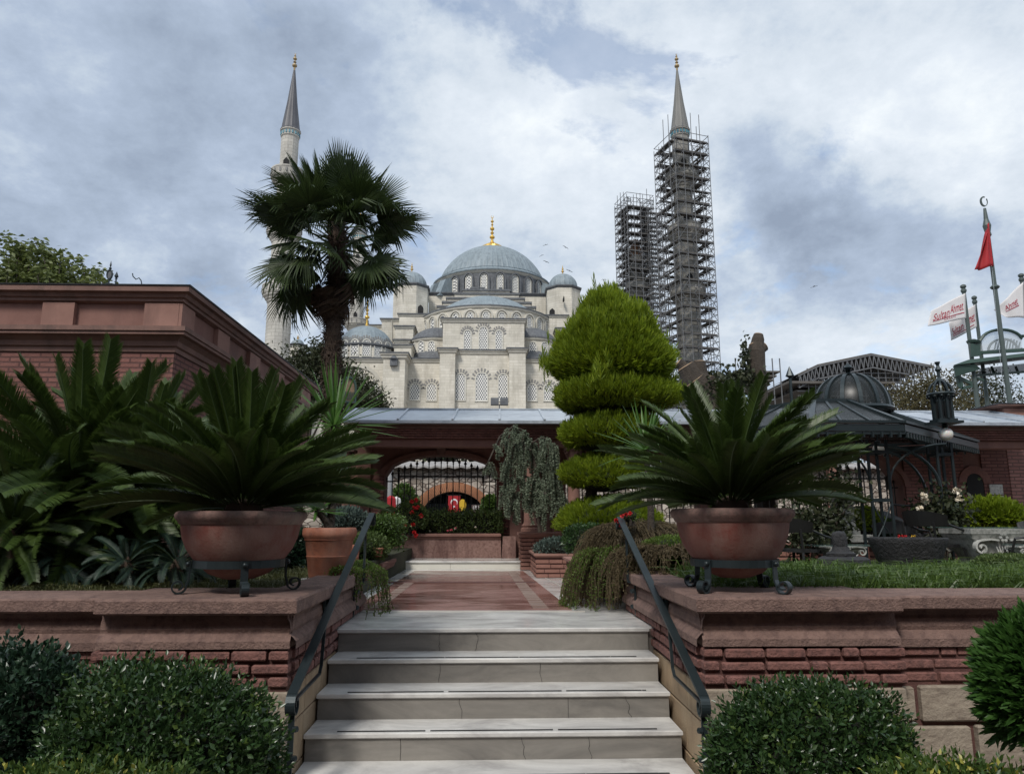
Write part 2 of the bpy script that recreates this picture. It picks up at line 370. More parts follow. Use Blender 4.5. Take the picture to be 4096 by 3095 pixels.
m_yel = M('yellow_sign', (.65,.42,.03), (.6,.38,.03), .5, 2)
m_brown = M('brown_sign', (.09,.06,.055), (.08,.055,.05), .5, 2)
m_poleg = M('grey_green_pole', (.075,.10,.095), (.055,.075,.07), .5, 2)
def clearglass(name, tint, alpha):
    m, nt, bs, N, L = newmat(name); bs.inputs['Base Color'].default_value = (*tint, 1); bs.inputs['Roughness'].default_value = .12
    t = N('ShaderNodeBsdfTransparent'); mx = N('ShaderNodeMixShader'); mx.inputs[0].default_value = alpha
    L(t.outputs[0], mx.inputs[1]); L(bs.outputs[0], mx.inputs[2]); L(mx.outputs[0], nt.nodes['Material Output'].inputs[0]); return m
m_smoke = clearglass('smoky_glass', (.02,.024,.024), .6); m_smoke.node_tree.nodes['Principled BSDF'].inputs['Roughness'].default_value = .35
m_glass = clearglass('table_glass', (.12,.2,.18), .25); m_pane = clearglass('pale_glass', (.5,.55,.58), .35)
def globe():
    m, nt, bs, N, L = newmat('opal_globe'); bs.inputs['Base Color'].default_value = (.7,.68,.64,1); bs.inputs['Roughness'].default_value = .25
    bs.inputs['Subsurface Weight'].default_value = .3; return m
m_globe = globe()
# ------------------------------------------------------------------ foliage helpers (numpy)
def unit(a): return a/np.maximum(np.linalg.norm(a, axis=1, keepdims=True), 1e-9)
def leaves(C, D, L, W, fold=.25, up=None, droop=0.):
    """C centres (n,3) bases, D directions, L lengths, W widths -> verts, tris (each leaf 4 verts 2 tris)"""
    n = len(C); D = unit(D); L = np.broadcast_to(L, n)[:, None]; W = np.broadcast_to(W, n)[:, None]
    R = RNG.normal(size=(n, 3)) if up is None else up
    S = unit(np.cross(D, R)); Nn = np.cross(S, D)
    tip = C+D*L; tip[:, 2] -= (droop*L[:, 0])
    mid = C+D*L*.48+Nn*W*fold
    V = np.stack([C, mid+S*W*.5, tip, mid-S*W*.5], 1)
    V[:, 0] -= Nn*W*fold*.2
    b = (np.arange(n)*4)[:, None]
    T = np.concatenate([b+np.array([[0,1,2]]), b+np.array([[0,2,3]])], 0)
    return V.reshape(-1, 3), T
def blob_points(n, c, r, squash_bottom=None, shell=.35, bumps=None, zmin=None):
    """points near the surface of an ellipsoid with lobes; returns points and outward normals"""
    d = unit(RNG.normal(size=(int(n*1.6), 3)))
    if zmin is not None: d = d[d[:, 2] > zmin]
    d = d[:n]; c = np.array(c); r = np.array(r)
    k = np.ones(len(d))
    if bumps is not None:
        for (bd, ba, bw) in bumps: k += ba*np.exp(-((d-bd)**2).sum(1)/bw)
    t = 1-shell*RNG.random(len(d))**1.8
    P = c+d*r*(k*t)[:, None]
    return P, unit(d/r)
def mkbumps(k, amp=.18, w=.18):
    return [(b, amp*(RNG.random()*1.4-.4), w*(.5+RNG.random())) for b in unit(RNG.normal(size=(k, 3)))]
def core(parent, c, r, mat, bumps=None, s=.82, name='dark_filler', zcut=None):  # added solid blocker, near-black like the shaded depth between the leaves
    V = []; Fs = []; nu, nv = 24, 14
    for j in range(nv+1):
        ph = -pi/2+pi*j/nv
        for i in range(nu):
            d = np.array([cos(ph)*cos(2*pi*i/nu), cos(ph)*sin(2*pi*i/nu), sin(ph)]); k = 1.
            if bumps is not None:
                for (bd, ba, bw) in bumps: k += ba*math.exp(-((d-bd)**2).sum()/bw)
            k *= s*(1+.08*noise.noise(Vector(d*3)))
            p = np.array(c)+d*np.array(r)*k
            if zcut is not None: p[2] = max(p[2], zcut)
            V.append(p)
    for j in range(nv):
        for i in range(nu): Fs.append((j*nu+i, j*nu+(i+1)%nu, (j+1)*nu+(i+1)%nu, (j+1)*nu+i))
    return mk(name, V, Fs, mat, parent)
def shrub(name, c, r, n, lsize, mat, label, cat='shrub', group=None, corem=None, zmin=-.6, up=.35, aspect=.45, bumps=9, shell=.35, bamp=.18, twigs=True):
    c = np.array(c, dtype=float); r = np.array(r, dtype=float)
    root = thing(name, (c[0], c[1], c[2]-r[2]), label, cat, group)
    bp = mkbumps(bumps, bamp)
    P, Nn = blob_points(n, c, r, shell=shell, bumps=bp, zmin=zmin)
    D = Nn+RNG.normal(size=P.shape)*.75; D[:, 2] += up
    V, T = leaves(P, D, lsize*(.6+.7*RNG.random(len(P))), lsize*aspect*(.7+.6*RNG.random(len(P))))
    mk('foliage', V, T, mat, root)
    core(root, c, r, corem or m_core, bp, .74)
    st = MB()
    for k in range(5):
        a = 2*pi*k/5; st.tube([(c[0]+.05*cos(a), c[1]+.05*sin(a), c[2]-r[2]-.02), (c[0]+r[0]*.4*cos(a), c[1]+r[1]*.4*sin(a), c[2])], [.018, .008], 5)
    st.build('stem', m_bark, root)
    return root
def spray_cloud(P, D, size, mat, parent, name='foliage', k=9, wid=.16):
    """small feathery sprays: axis with side slivers"""
    n = len(P); D = unit(D); size = np.broadcast_to(size, n)
    S = unit(np.cross(D, RNG.normal(size=(n, 3))))
    Cs = []; Ds = []; Ls = []; Ws = []
    for i in range(k):
        t = i/(k-1) if k > 1 else 0; side = 1 if i % 2 else -1
        Cs.append(P+D*(size*t*.62)[:, None]); spread = (1-t)*.75
        Ds.append(D+S*side*spread+RNG.normal(size=(n, 3))*.12)
        Ls.append(size*(.55-.2*abs(t-.4))); Ws.append(size*wid*(.8+.4*RNG.random(n)))
    V, T = leaves(np.concatenate(Cs), np.concatenate(Ds), np.concatenate(Ls), np.concatenate(Ws), .1)
    return mk(name, V, T, mat, parent)
def tree(name, base, top, crown, n, lsize, mat, label, cat='tree', group=None, limbs=6, tr=.12, clumps=14, cl=.38, seed=0, barkm=None, dens=.6):
    """crown=(cx,cy,cz,rx,ry,rz)"""
    rr = random.Random(seed+11)
    root = thing(name, base, label, cat, group)
    cx, cy, cz, rx, ry, rz = crown; st = MB()
    b = Vector(base); t = Vector(top)
    st.tube([b, b.lerp(t, .5)+Vector((rr.uniform(-.1,.1)*rx, 0, 0)), t], [tr, tr*.75, tr*.45], 8)
    cs = []
    for i in range(clumps):
        a = rr.random()*2*pi; zz = rr.uniform(-.8, .9); q = sqrt(max(0, 1-zz*zz))*rr.uniform(.35, .85)
        p = Vector((cx+rx*q*cos(a), cy+ry*q*sin(a), cz+rz*zz*.8)); cs.append(p)
        if i < limbs*2: 
            s = b.lerp(t, rr.uniform(.55, 1)); m_ = s.lerp(p, .5)+Vector((0, 0, .08*rz)); st.tube([s, m_, p], [tr*.4, tr*.25, tr*.08], 5)
            for q2 in range(3):
                e = p+Vector((rr.uniform(-1,1)*rx*.35, rr.uniform(-1,1)*ry*.35, rr.uniform(-.2,1)*rz*.35)); st.tube([p, e], [tr*.08, tr*.03], 4)
    st.build('trunk', barkm or m_bark, root)
    Ps = []
    for p in cs:
        k = int(n/clumps*rr.uniform(.6, 1.4)); q = RNG.normal(size=(k, 3))*np.array([rx, ry, rz])*cl*.5
        Ps.append(np.array(p)+q)
    P = np.concatenate(Ps); D = RNG.normal(size=P.shape); D[:, 2] += .2
    V, T = leaves(P, D, lsize*(.6+.8*RNG.random(len(P))), lsize*.5*(.7+.6*RNG.random(len(P))))
    mk('crown', V, T, mat, root)
    return root
def flowers(root, pts, r, mat, name='flower'):
    for p in pts:
        n = 22; d = unit(RNG.normal(size=(n, 3))); C = np.array(p)+d*r*.15
        V, T = leaves(C, d+np.array([0,0,.3]), r, r*.9, .3); mk(name, V, T, mat, root)
# ------------------------------------------------------------------ render, sky, sun
SC.render.engine = 'CYCLES'
SC.view_settings.view_transform = 'Standard'; SC.view_settings.look = 'None'; SC.view_settings.gamma = 1; SC.view_settings.exposure = 0.0
W = bpy.data.worlds.new('World'); SC.world = W; W.use_nodes = True
SUN_EL, SUN_AZ = radians(48), radians(205)      # azimuth from +Y clockwise: behind the camera, a little to its left
def build_sky():
    nt = W.node_tree; N = nt.nodes.new; L = nt.links.new; bg = nt.nodes['Background']
    sky = N('ShaderNodeTexSky'); sky.sky_type = 'NISHITA'; sky.sun_disc = False; sky.sun_elevation = SUN_EL; sky.sun_rotation = SUN_AZ
    tc = N('ShaderNodeTexCoord').outputs['Generated']
    nrm = N('ShaderNodeVectorMath'); nrm.operation = 'NORMALIZE'; L(tc, nrm.inputs[0]); d = nrm.outputs[0]
    sx = N('ShaderNodeSeparateXYZ'); L(d, sx.inputs[0])
    den = mth(nt, 'ADD', mth(nt, 'MAXIMUM', sx.outputs[2], 0.), .38)
    cv = N('ShaderNodeCombineXYZ'); L(mth(nt, 'DIVIDE', sx.outputs[0], den), cv.inputs[0]); L(mth(nt, 'DIVIDE', sx.outputs[1], den), cv.inputs[1])
    c = cv.outputs[0]
    wn = N('ShaderNodeTexNoise'); wn.inputs['Scale'].default_value = 7; wn.inputs['Detail'].default_value = 9; wn.inputs['Roughness'].default_value = .62; L(d, wn.inputs['Vector'])
    w1 = N('ShaderNodeVectorMath'); w1.operation = 'MULTIPLY_ADD'; L(wn.outputs['Color'], w1.inputs[0]); w1.inputs[1].default_value = (.2,.2,.2); w1.inputs[2].default_value = (-.1,-.1,-.1)
    w2 = N('ShaderNodeVectorMath'); L(d, w2.inputs[0]); L(w1.outputs[0], w2.inputs[1]); dw = w2.outputs[0]
    def n(s, det, r, dist, off=(0,0,0)):
        m = N('ShaderNodeMapping'); m.inputs['Location'].default_value = off; L(c, m.inputs[0]); return ntex(nt, m.outputs[0], s, det, r, dist)
    big = n(1.5, 10, .6, .15, (2.3, 1.1, 0)); mid = n(4.2, 10, .64, .15, (7.7, 3.2, 0)); fine = n(12., 9, .66, .1, (1.2, 9.1, 0))
    shade = mth(nt, 'ADD', mth(nt, 'MULTIPLY', big, .40), mth(nt, 'ADD', mth(nt, 'MULTIPLY', mid, .38), mth(nt, 'MULTIPLY', fine, .22)))
    def blob(u, v, amt, wdt):
        dd = ray(u, v).normalized(); q = N('ShaderNodeVectorMath'); q.operation = 'DISTANCE'; L(dw, q.inputs[0]); q.inputs[1].default_value = dd
        e = mth(nt, 'MULTIPLY', q.outputs[1], 1/wdt); e = mth(nt, 'POWER', e, 3.2); e = mth(nt, 'MULTIPLY', e, -1.)
        ex = N('ShaderNodeMath'); ex.operation = 'EXPONENT'; L(e, ex.inputs[0]); return mth(nt, 'MULTIPLY', ex.outputs[0], amt)
    for b in [(50,60,-.075,.2), (230,80,-.075,.15), (330,110,-.05,.12), (400,130,-.02,.2), (765,185,-.11,.085), (815,215,-.10,.07), (880,250,-.12,.09), (945,262,-.07,.07), (745,255,-.04,.08), (215,285,-.10,.05), (25,195,-.07,.07), (90,225,-.05,.06), (1015,250,-.07,.06), (340,45,-.03,.1),
              (480,190,.03,.13), (470,50,.05,.16), (560,175,.035,.1), (850,30,.06,.2), (930,130,.07,.16), (700,90,.04,.1), (130,262,.07,.07), (60,120,.03,.06), (700,290,.05,.1), (690,200,.05,.05), (900,335,.06,.1), (650,30,.03,.1), (20,150,.04,.05)]:
        shade = mth(nt, 'ADD', shade, blob(*b))
    cr = N('ShaderNodeValToRGB'); e = cr.color_ramp.elements
    e[0].position = .27; e[0].color = (.225,.275,.36,1); e[1].position = .68; e[1].color = (.68,.72,.75,1)
    for p, k in ((.36,(.29,.35,.445)), (.42,(.335,.40,.505)), (.48,(.42,.485,.57)), (.54,(.51,.565,.63)), (.61,(.58,.63,.69))):
        x = e.new(p); x.color = (*k, 1)
    L(shade, cr.inputs[0])
    cover = ramp(nt, n(3.1, 9, .62, .2, (5.5, .4, 0)), [(.36, .5), (.44, 1.)])
    s1 = N('ShaderNodeVectorMath'); s1.operation = 'SCALE'; L(sky.outputs[0], s1.inputs[0]); s1.inputs['Scale'].default_value = .14
    low = ramp(nt, sx.outputs[2], [(.0, .72), (.45, 1.)])
    col = mixcol(nt, cover, s1.outputs[0], cr.outputs[0])
    L(col, bg.inputs[0]); bg.inputs[1].default_value = 1.36
build_sky()
sl = bpy.data.lights.new('sun', 'SUN'); sl.energy = 2.7; sl.angle = radians(12); sl.color = (1, .95, .88)
so = bpy.data.objects.new('sun', sl); COL.objects.link(so)
sd = Vector((sin(SUN_AZ)*cos(SUN_EL), cos(SUN_AZ)*cos(SUN_EL), sin(SUN_EL)))
so.rotation_euler = (-sd).to_track_quat('-Z', 'Y').to_euler()
# ------------------------------------------------------------------ ground
def struct(mb, name, mat): return tag(mb.build(name, mat), kind='structure')
struct(MB().box(-900, 900, -300, 1500, -1, 0), 'ground', m_pave)
struct(MB().box(-30, -1.34, 4.6, 20, .01, 1.245), 'garden_bed', m_ground)
struct(MB().box(1.38, 30, 4.6, 8.6, .01, 1.245), 'garden_bed', m_ground)
struct(MB().box(.97, 30, 8.6, 18, .01, .945), 'courtyard_paving', m_pave)
struct(MB().box(-1.335, .968, 5.37, 18, .01, .935).box(.9685, 1.375, 5.37, 8.595, .01, .935), 'terrace', m_pave)
# unseen block behind the camera, added to shade the foreground
struct(MB().box(-22, 22, -6, -3.2, .01, 6.8), 'building', m_redst)
# path surfaces
ZP = .95
def gp(u, v, z=ZP): p = atz(u, v, z); return (p.x, p.y, z)
struct(MB().box(-1.33, 1.37, 5.372, 12.3, .936, ZP), 'path', m_marb)
def sheet(name, pts, z, mat):
    k = MB(); k.add([(p[0], p[1], z) for p in pts]+[(p[0], p[1], z-.0035) for p in pts], [tuple(range(len(pts)))[::-1], tuple(range(len(pts), 2*len(pts)))]+[(i, (i+1)%len(pts), len(pts)+(i+1)%len(pts), len(pts)+i) for i in range(len(pts))])
    bm_fix = k.build(name, mat); return tag(bm_fix, kind='structure')
a, b, c, d_ = gp(356, 609.5), gp(572, 609.5), gp(523, 570.5), gp(383, 570.5)
a = (-1.20, a[1]); d_ = (-1.15, d_[1])
sheet('red_paving', [a, b, c, d_], ZP+.004, m_red)
def band(pts, z, name='pale_inlay'): sheet(name, [gp(*p) for p in pts], z, m_band)
band([(369.5,608), (382,608), (414,582.5), (404.5,582.5)], ZP+.008)
band([(533,608.5), (549,608.5), (516,572), (508,572)], ZP+.008)
sheet('paving_joint', [gp(372,582.6), gp(535,582.6), gp(535,581.6), gp(372,581.6)], ZP+.0085, m_mort)
sheet('paving_joint', [gp(340,611.2), gp(585,611.2), gp(585,610.5), gp(340,610.5)], ZP+.004, m_nose)
for (u0,v0,u1,v1) in ((545,577,596,603), ):
    p, q = Vector(gp(u0,v0)), Vector(gp(u1,v1)); nn = (q-p).normalized().cross(Vector((0,0,1)))*.006
    sheet('paving_joint', [p-nn, q-nn, q+nn, p+nn], ZP+.004, m_nose)
# ------------------------------------------------------------------ staircase
SX, HW = .035, 1.105
stair = thing('staircase', (SX, 4.5, 0), 'white marble steps with grey risers and black grip strips leading up to the terrace', 'staircase')
for i in range(0, 7):
    y = 5.35-.28*i; z = ZP-.155*i
    t = MB().rbox(SX-HW-.006, SX+HW+.006, y-.018, y+(.30 if i else .62), z-.03, z, .006)
    if i == 0: t = MB().rbox(SX-HW-.006, SX+HW+.006, y-.018, y+.0215, z-.03, z, .006)
    tr = t.build('tread', m_marb, stair)
    if 1 <= i <= 5:
        g = MB(); x = SX-HW+.18; 
        while x < SX+HW-.16:
            x2 = min(x+random.uniform(.45, .9), SX+HW-.14); g.box(x, x2, y+.012, y+.026, z+.0005, z+.004); x = x2+random.choice([.004,.03])
        g.build('grip_strip', m_dark, tr)
    r = MB(); xs = [SX-HW, SX-HW+random.uniform(.6,1.2), SX+random.uniform(.1,.6), SX+HW]
    if i == 1: xs = [SX-HW, SX-.28, SX-.05, SX+HW]
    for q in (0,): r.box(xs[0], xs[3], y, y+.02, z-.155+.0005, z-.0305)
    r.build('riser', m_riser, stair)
    for (fx, wob) in {1:((-.33,.02),(.28,.01)),2:((-.20,.03),(.42,.0),(.75,.03)),3:((-.5,.01),(.14,.02),(.5,.03)),0:((-.35,.02),(-.12,.03)),4:((-.1,.02),)}.get(i, ()):
        ck = MB(); px_ = SX+HW*fx; zz = z-.036; pp_ = [(px_, y-.0015, zz)]
        while zz > z-.15: zz -= random.uniform(.012, .03); px_ += random.uniform(-.6, 1.)*wob*.6; pp_.append((px_, y-.0015, max(zz, z-.153)))
        ribbon_ = [ck.bar(pp_[q], pp_[q+1], .002, .002) for q in range(len(pp_)-1)]; ck.build('crack', m_dark, stair)
    MB().box(SX-HW, SX+HW, y+.021, y+.279, z-.155, z-.0305).build('step_core', m_mort, stair)
# ------------------------------------------------------------------ garden walls
def wall(sign, lab):
    XI = SX-HW-.012 if sign < 0 else SX+HW+.012+.025      # inner face
    XO = -2.12 if sign < 0 else 2.29
    YF = 4.12; YB = 6.4
    root = thing('garden_wall', (XI, YF, 0), lab, 'garden wall', 'low brick garden walls flanking the steps')
    def X(a, b): return (min(a, b), max(a, b))
    far = 9*sign
    # mortar core
    k = MB(); k.box(*X(XI+.014*sign, XO-.0*sign), YF+.014, YF+.5, .005, 1.02); k.box(*X(XO, far), YF+.10, YF+.5, .005, 1.0); k.box(*X(XI+.014*sign, XI+.24*sign), YF+.5, YB, .005, 1.02)
    k.build('mortar', m_mort, root)
    # coping
    c = MB(); c.rbox(*X(XI-.04*sign, XO), YF-.07, YF+.62, 1.20, 1.287, .012)
    c.rbox(*X(XI-.04*sign, XI+.27*sign), YF+.622, YB, 1.20, 1.285, .012)
    xx = XO+.001*sign
    for L_ in (1.7, 2.1, 2.9):
        c.rbox(*X(xx, xx+L_*sign), YF+.02, YF+.5, 1.205, 1.283, .01); xx += (L_+.003)*sign
    c.build('coping', m_cop, root)
    # cove band
    def cove(x0, x1, yf, z0, z1, out, side=False):
        n = 9; prof = []
        for i in range(n+1):
            t = i/n; z = z1-(z1-z0)*t
            if t < .12: d = .0
            elif t < .55: d = .055*(1-((.55-t)/.43)**.6)*.25+.012
            else: d = .012+.04*min(1, ((t-.55)/.2))
            prof.append((d, z))
        V = []
        for (dd, z) in prof:
            V += [(x0, yf-dd, z), (x1, yf-dd, z)] if not side else [(x0+out*dd, yf, z), (x0+out*dd, x1, z)]
        Fs = [(2*i, 2*i+1, 2*i+3, 2*i+2) for i in range(n)]
        return V, Fs
    b = MB()
    b.box(*X(XI+.01*sign, XO-.004*sign), YF+.02, YF+.45, 1.02, 1.198); b.box(*X(XO, far), YF+.11, YF+.45, 1.0, 1.198); b.box(*X(XI+.02*sign, XI+.24*sign), YF+.45, YB-.02, 1.02, 1.198)
    b.add(*cove(*X(XI+.0*sign, XO), YF+.035, 1.02, 1.197, 0)); b.add(*cove(*X(XO, far), YF+.115, 1.0, 1.197, 0))
    b.add(*cove(XI+.02*sign, YB-.02, YF-.015, 1.02, 1.197, -sign, True))
    b.build('cove_band', m_cop, root)
    # bricks
    k = MB(); rr = random.Random(5+sign)
    for cidx in range(3):
        z1 = 1.008-.070*cidx; z0 = z1-.048
        x = XI; first = True
        while (x-XO)*sign < -.05:
            l = rr.choice([.1,.2,.23,.25,.21]) if not first or cidx % 2 else .12
            x2 = x+l*sign
            if (x2-XO)*sign > -.06: x2 = XO
            j = rr.uniform(-.012,.006); k.rbox(*X(x+.004*sign, x2-.012*sign), YF-.012+j, YF+.06, z0+rr.uniform(-.003,.003), z1+rr.uniform(-.003,.003), .008); x = x2; first = False
        k.rbox(*X(XO-.05*sign, XO+.02*sign), YF-.01, YF+.15, z0, z1, .006)
        x = XO+.03*sign
        while abs(x) < 5:
            l = rr.choice([.1,.2,.23,.25,.21]); x2 = x+l*sign; j = rr.uniform(-.01,.006)
            k.rbox(*X(x+.004*sign, x2-.012*sign), YF+.085+j, YF+.16, z0-.01, z1-.01, .007); x = x2
        y = YF+.0
        while y < YB-.08:
            l = rr.choice([.1,.16,.2,.12]); j = rr.uniform(-.008,.004)
            k.rbox(*X(XI-.01*sign+j*sign, XI+.05*sign), y+(.065 if y == YF else .005), y+l-.01, z0, z1, .006); y += l
    for zz in (1.008-.07*0, ):  # courses above landing level only are full height
        pass
    k.build('brickwork', m_brk, root)
    # base blocks
    k = MB()
    for (z0, z1, offs) in ((.605,.795,0), (.36,.585,.3), (.14,.345,0), (.0,.125,.2)):
        x = XI; 
        k.rbox(*X(XI, XO+.01*sign), YF-.002, YF+.05, z0, z1, .008)
        x = XO+(.13+offs)*sign; k.rbox(*X(XO+.012*sign, x-.035*sign), YF+.07, YF+.13, z0, z1-.01, .008)
        while abs(x) < 5:
            l = rr.uniform(.45, .75); k.rbox(*X(x, x+l*sign), YF+.065+rr.uniform(-.006,.006), YF+.13, z0-.005, z1-.005, .01); x += (l+.035)*sign
    k.build('base_blocks', m_block, root)
    k = MB()
    for (z0, z1) in ((.605,.795), (.36,.597), (.14,.352), (.01,.132)):
        y = YF+.052
        while y < 5.75:
            l = rr.uniform(.3,.42); k.rbox(*X(XI+.002*sign, XI+.05*sign), y, y+l, z0, z1, .006); y += l+.006
    k.build('side_slabs', m_ochre, root)
    return root
wall(-1, 'low red brick wall with rough pink coping left of the steps')
wall(1, 'low red brick wall with rough pink coping right of the steps')
# ------------------------------------------------------------------ handrails
def ribbon(mb, pts, wd, w, t):
    pts = [Vector(p) for p in pts]; wd = Vector(wd).normalized(); n = len(pts); V = []
    for i, p in enumerate(pts):
        d = (pts[min(i+1,n-1)]-pts[max(i-1,0)]).normalized(); nn = d.cross(wd).normalized()
        for (a, b) in ((-1,-1),(1,-1),(1,1),(-1,1)): V.append(p+wd*(a*w/2)+nn*(b*t/2))
    Fs = [(0,1,2,3), tuple(4*(n-1)+k for k in (3,2,1,0))]
    for i in range(n-1):
        for k in range(4): Fs.append((4*i+k, 4*(i+1)+k, 4*(i+1)+(k+1)%4, 4*i+(k+1)%4))
    mb.add(V, Fs); return mb
def scroll(c, r0, r1, a0, a1, n=22):
    """in the YZ plane: returns points"""
    return [Vector((c[0], c[1]+(r0+(r1-r0)*i/n)*cos(a0+(a1-a0)*i/n), c[2]+(r0+(r1-r0)*i/n)*sin(a0+(a1-a0)*i/n))) for i in range(n+1)]
def handrail(sign, top, bot, lab):
    T = at(*top, 6.25); B = at(*bot, 3.93); B.x = T.x = (T.x+B.x)/2
    root = thing('handrail', (B.x, B.y, ZP-.155*5), lab, 'handrail', 'iron handrails beside the marble steps')
    d = (T-B).normalized()
    rail = MB(); ribbon(rail, [B, B.lerp(T,.5), T], (1,0,0), .05, .014); rail.build('rail', m_iron, root)
    for (P, dr, nm, rr_) in ((T, 1, 'top_scroll', .06), (B, -1, 'bottom_scroll', .058)):
        s = MB(); n_ = Vector((0, -d.z, d.y)); c = P-n_*rr_
        a0 = atan2(n_.z, n_.y)
        s_pts = scroll(c, rr_, .016, a0, a0-(2*pi*1.25)*dr, 30); ribbon(s, s_pts, (1,0,0), .05, .010)
        s.build(nm, m_iron, root)
    # lower hanger
    wx = (SX-HW-.012) if sign < 0 else SX+HW+.037
    p = B.lerp(T, .30); k = MB(); bot_ = B+Vector((0, .055, -.04))
    ribbon(k, [p+Vector((0,0,-.01)), Vector((p.x, p.y-.05, p.z-.26)), Vector((p.x, p.y-.09, p.z-.30)), bot_], (1,0,0), .018, .012)
    k.build('stay', m_iron, root)
    k = MB(); q = B+Vector((0, .02, -.09)); k.bar(q, (q.x, q.y, .02), .03, .012); 
    for z in (.0, .14): k.lathe([(.016, q.z-.08-z-.012),(.02, q.z-.08-z),(.016, q.z-.08-z+.012)], (q.x+.02*(-sign), q.y), 6)
    k.build('lower_post', m_iron, root)
    # upper post with jog
    p = B.lerp(T, .88); k = MB(); wxx = wx-sign*.012
    ribbon(k, [p+Vector((0,0,-.01)), (p.x, p.y-.01, 1.30), (p.x, p.y-.015, 1.225)], (1,0,0), .018, .014)
    k.bar((p.x, p.y-.015, 1.22), (wxx, p.y-.06, 1.21), .016, .016)
    k.bar((wxx, p.y-.06, 1.215), (wxx, p.y-.09, .96), .014, .03)
    for z in (1.15, 1.03): 
        k.lathe([(.0,z-.02),(.018, z-.014),(.022, z),(.018, z+.014),(0,z+.02)], (wxx-sign*.02, p.y-.07), 6)
    k.build('upper_post', m_iron, root)
    # wall bracket
    p = B.lerp(T, .42); k = MB(); k.box(min(wx-sign*.012, wx), max(wx-sign*.012, wx), p.y-.04, p.y+.06, p.z-.15, p.z+.03)
    k.add([(wx-sign*.012, p.y+.05, p.z), (wx-sign*.012, p.y+.05, p.z-.14), (p.x, p.y, p.z-.012), (wx-sign*.012, p.y+.035, p.z), (wx-sign*.012, p.y+.035, p.z-.14), (p.x, p.y-.015, p.z-.012)], [(0,1,2),(5,4,3),(0,3,4,1),(1,4,5,2),(2,5,3,0)])
    k.build('bracket', m_iron, root)
handrail(-1, (370,513), (295,694), 'black iron handrail with scrolled ends left of the marble steps')
handrail(1, (622,517), (700,696), 'black iron handrail with scrolled ends right of the marble steps')
# ------------------------------------------------------------------ pot stands and bowls
def potstand(c, lab, rot):
    z = 1.287; root = thing('pot_stand', (c[0], c[1], z), lab, 'pot stand', 'scrolled iron stands under the bowls')
    R_ = .262; k = MB(); zb = 1.455
    n = 32; o = [(R_*cos(2*pi*i/n), R_*sin(2*pi*i/n)) for i in range(n)]; inn = [(x*.955, y*.955) for x, y in o]
    k.ringprism(o, inn, (c[0], c[1], 0), (1,0,0), (0,1,0), (0,0,1), zb-.022, zb+.022); k.build('ring', m_iron, root)
    for j in range(4):
        a = rot+pi/2*j; rd = Vector((cos(a), sin(a), 0)); tn = Vector((-sin(a), cos(a), 0)); P0 = Vector((c[0], c[1], 0))
        path = [(R_+.008, zb+.02), (R_+.008, zb-.03), (R_+.01, zb-.09), (R_+.022, zb-.125)]
        cx_, cz_, r_ = R_+.062, z+.042, .042
        a0 = radians(195)
        for i in range(26):
            t = i/25; aa = a0+t*radians(430); rr_ = r_-(r_-.016)*t**1.2; path.append((cx_+rr_*cos(aa), cz_+rr_*sin(aa)+.001))
        lg = MB(); ribbon(lg, [P0+rd*p[0]+Vector((0,0,p[1])) for p in path], tn, .042, .009); leg = lg.build('leg', m_iron, root)
        bt = MB(); q = P0+rd*(R_+.018)+Vector((0,0,zb)); bt.lathe([(0, -.016),(.012,-.012),(.017,0),(.012,.012),(0,.016)], (0,0), 10)
        bt.v = [tuple(q+Vector(v)) for v in bt.v]; bt.build('bolt', m_iron, leg, smooth=True)
    return root
def bowl(c, R_, zt, lab, name='planter_bowl'):
    z0 = 1.36; root = thing(name, (c[0], c[1], z0), lab, 'flower pot', 'large bowl planters on iron stands')
    s = R_/.375; h = zt-z0
    prof = [(0,0),(.09,.005),(.17,.035),(.225,.085),(.262,.125),(.30,.18),(.325,.24),(.335,.29),(.338,.318)]
    prof = [(r*s, z0+z*h/.395) for r, z in prof]
    b = MB(); b.lathe(prof, c, 64); auto_smooth(b.build('body', m_clay, root), 60)
    rim = [(.338,.316),(.35,.325),(.357,.34),(.371,.352),(.376,.372),(.37,.388),(.355,.395),(.325,.393),(.31,.37),(.30,.34),(0,.335)]
    b = MB(); b.lathe([(r*s, z0+z*h/.395) for r, z in rim], c, 64); auto_smooth(b.build('rim', m_clayrim, root), 60)
    MB().lathe([(0, zt-.045),(.29*s, zt-.045),(.29*s, zt-.03),(0, zt-.015)], c, 32).build('soil', m_soil, root)
    return root
cL = at(243, 511, 4.45); cR = at(731, 508, 4.45)
potstand((cL.x, cL.y), 'black iron stand with scroll feet under the left bowl', radians(25))
potstand((cR.x, cR.y), 'black iron stand with scroll feet under the right bowl', radians(-52))
bowl((cL.x, cL.y), .378, 1.757, 'wide weathered clay bowl holding a cycad left of the steps')
bowl((cR.x, cR.y), .37, 1.775, 'wide deep red bowl holding a cycad right of the steps')
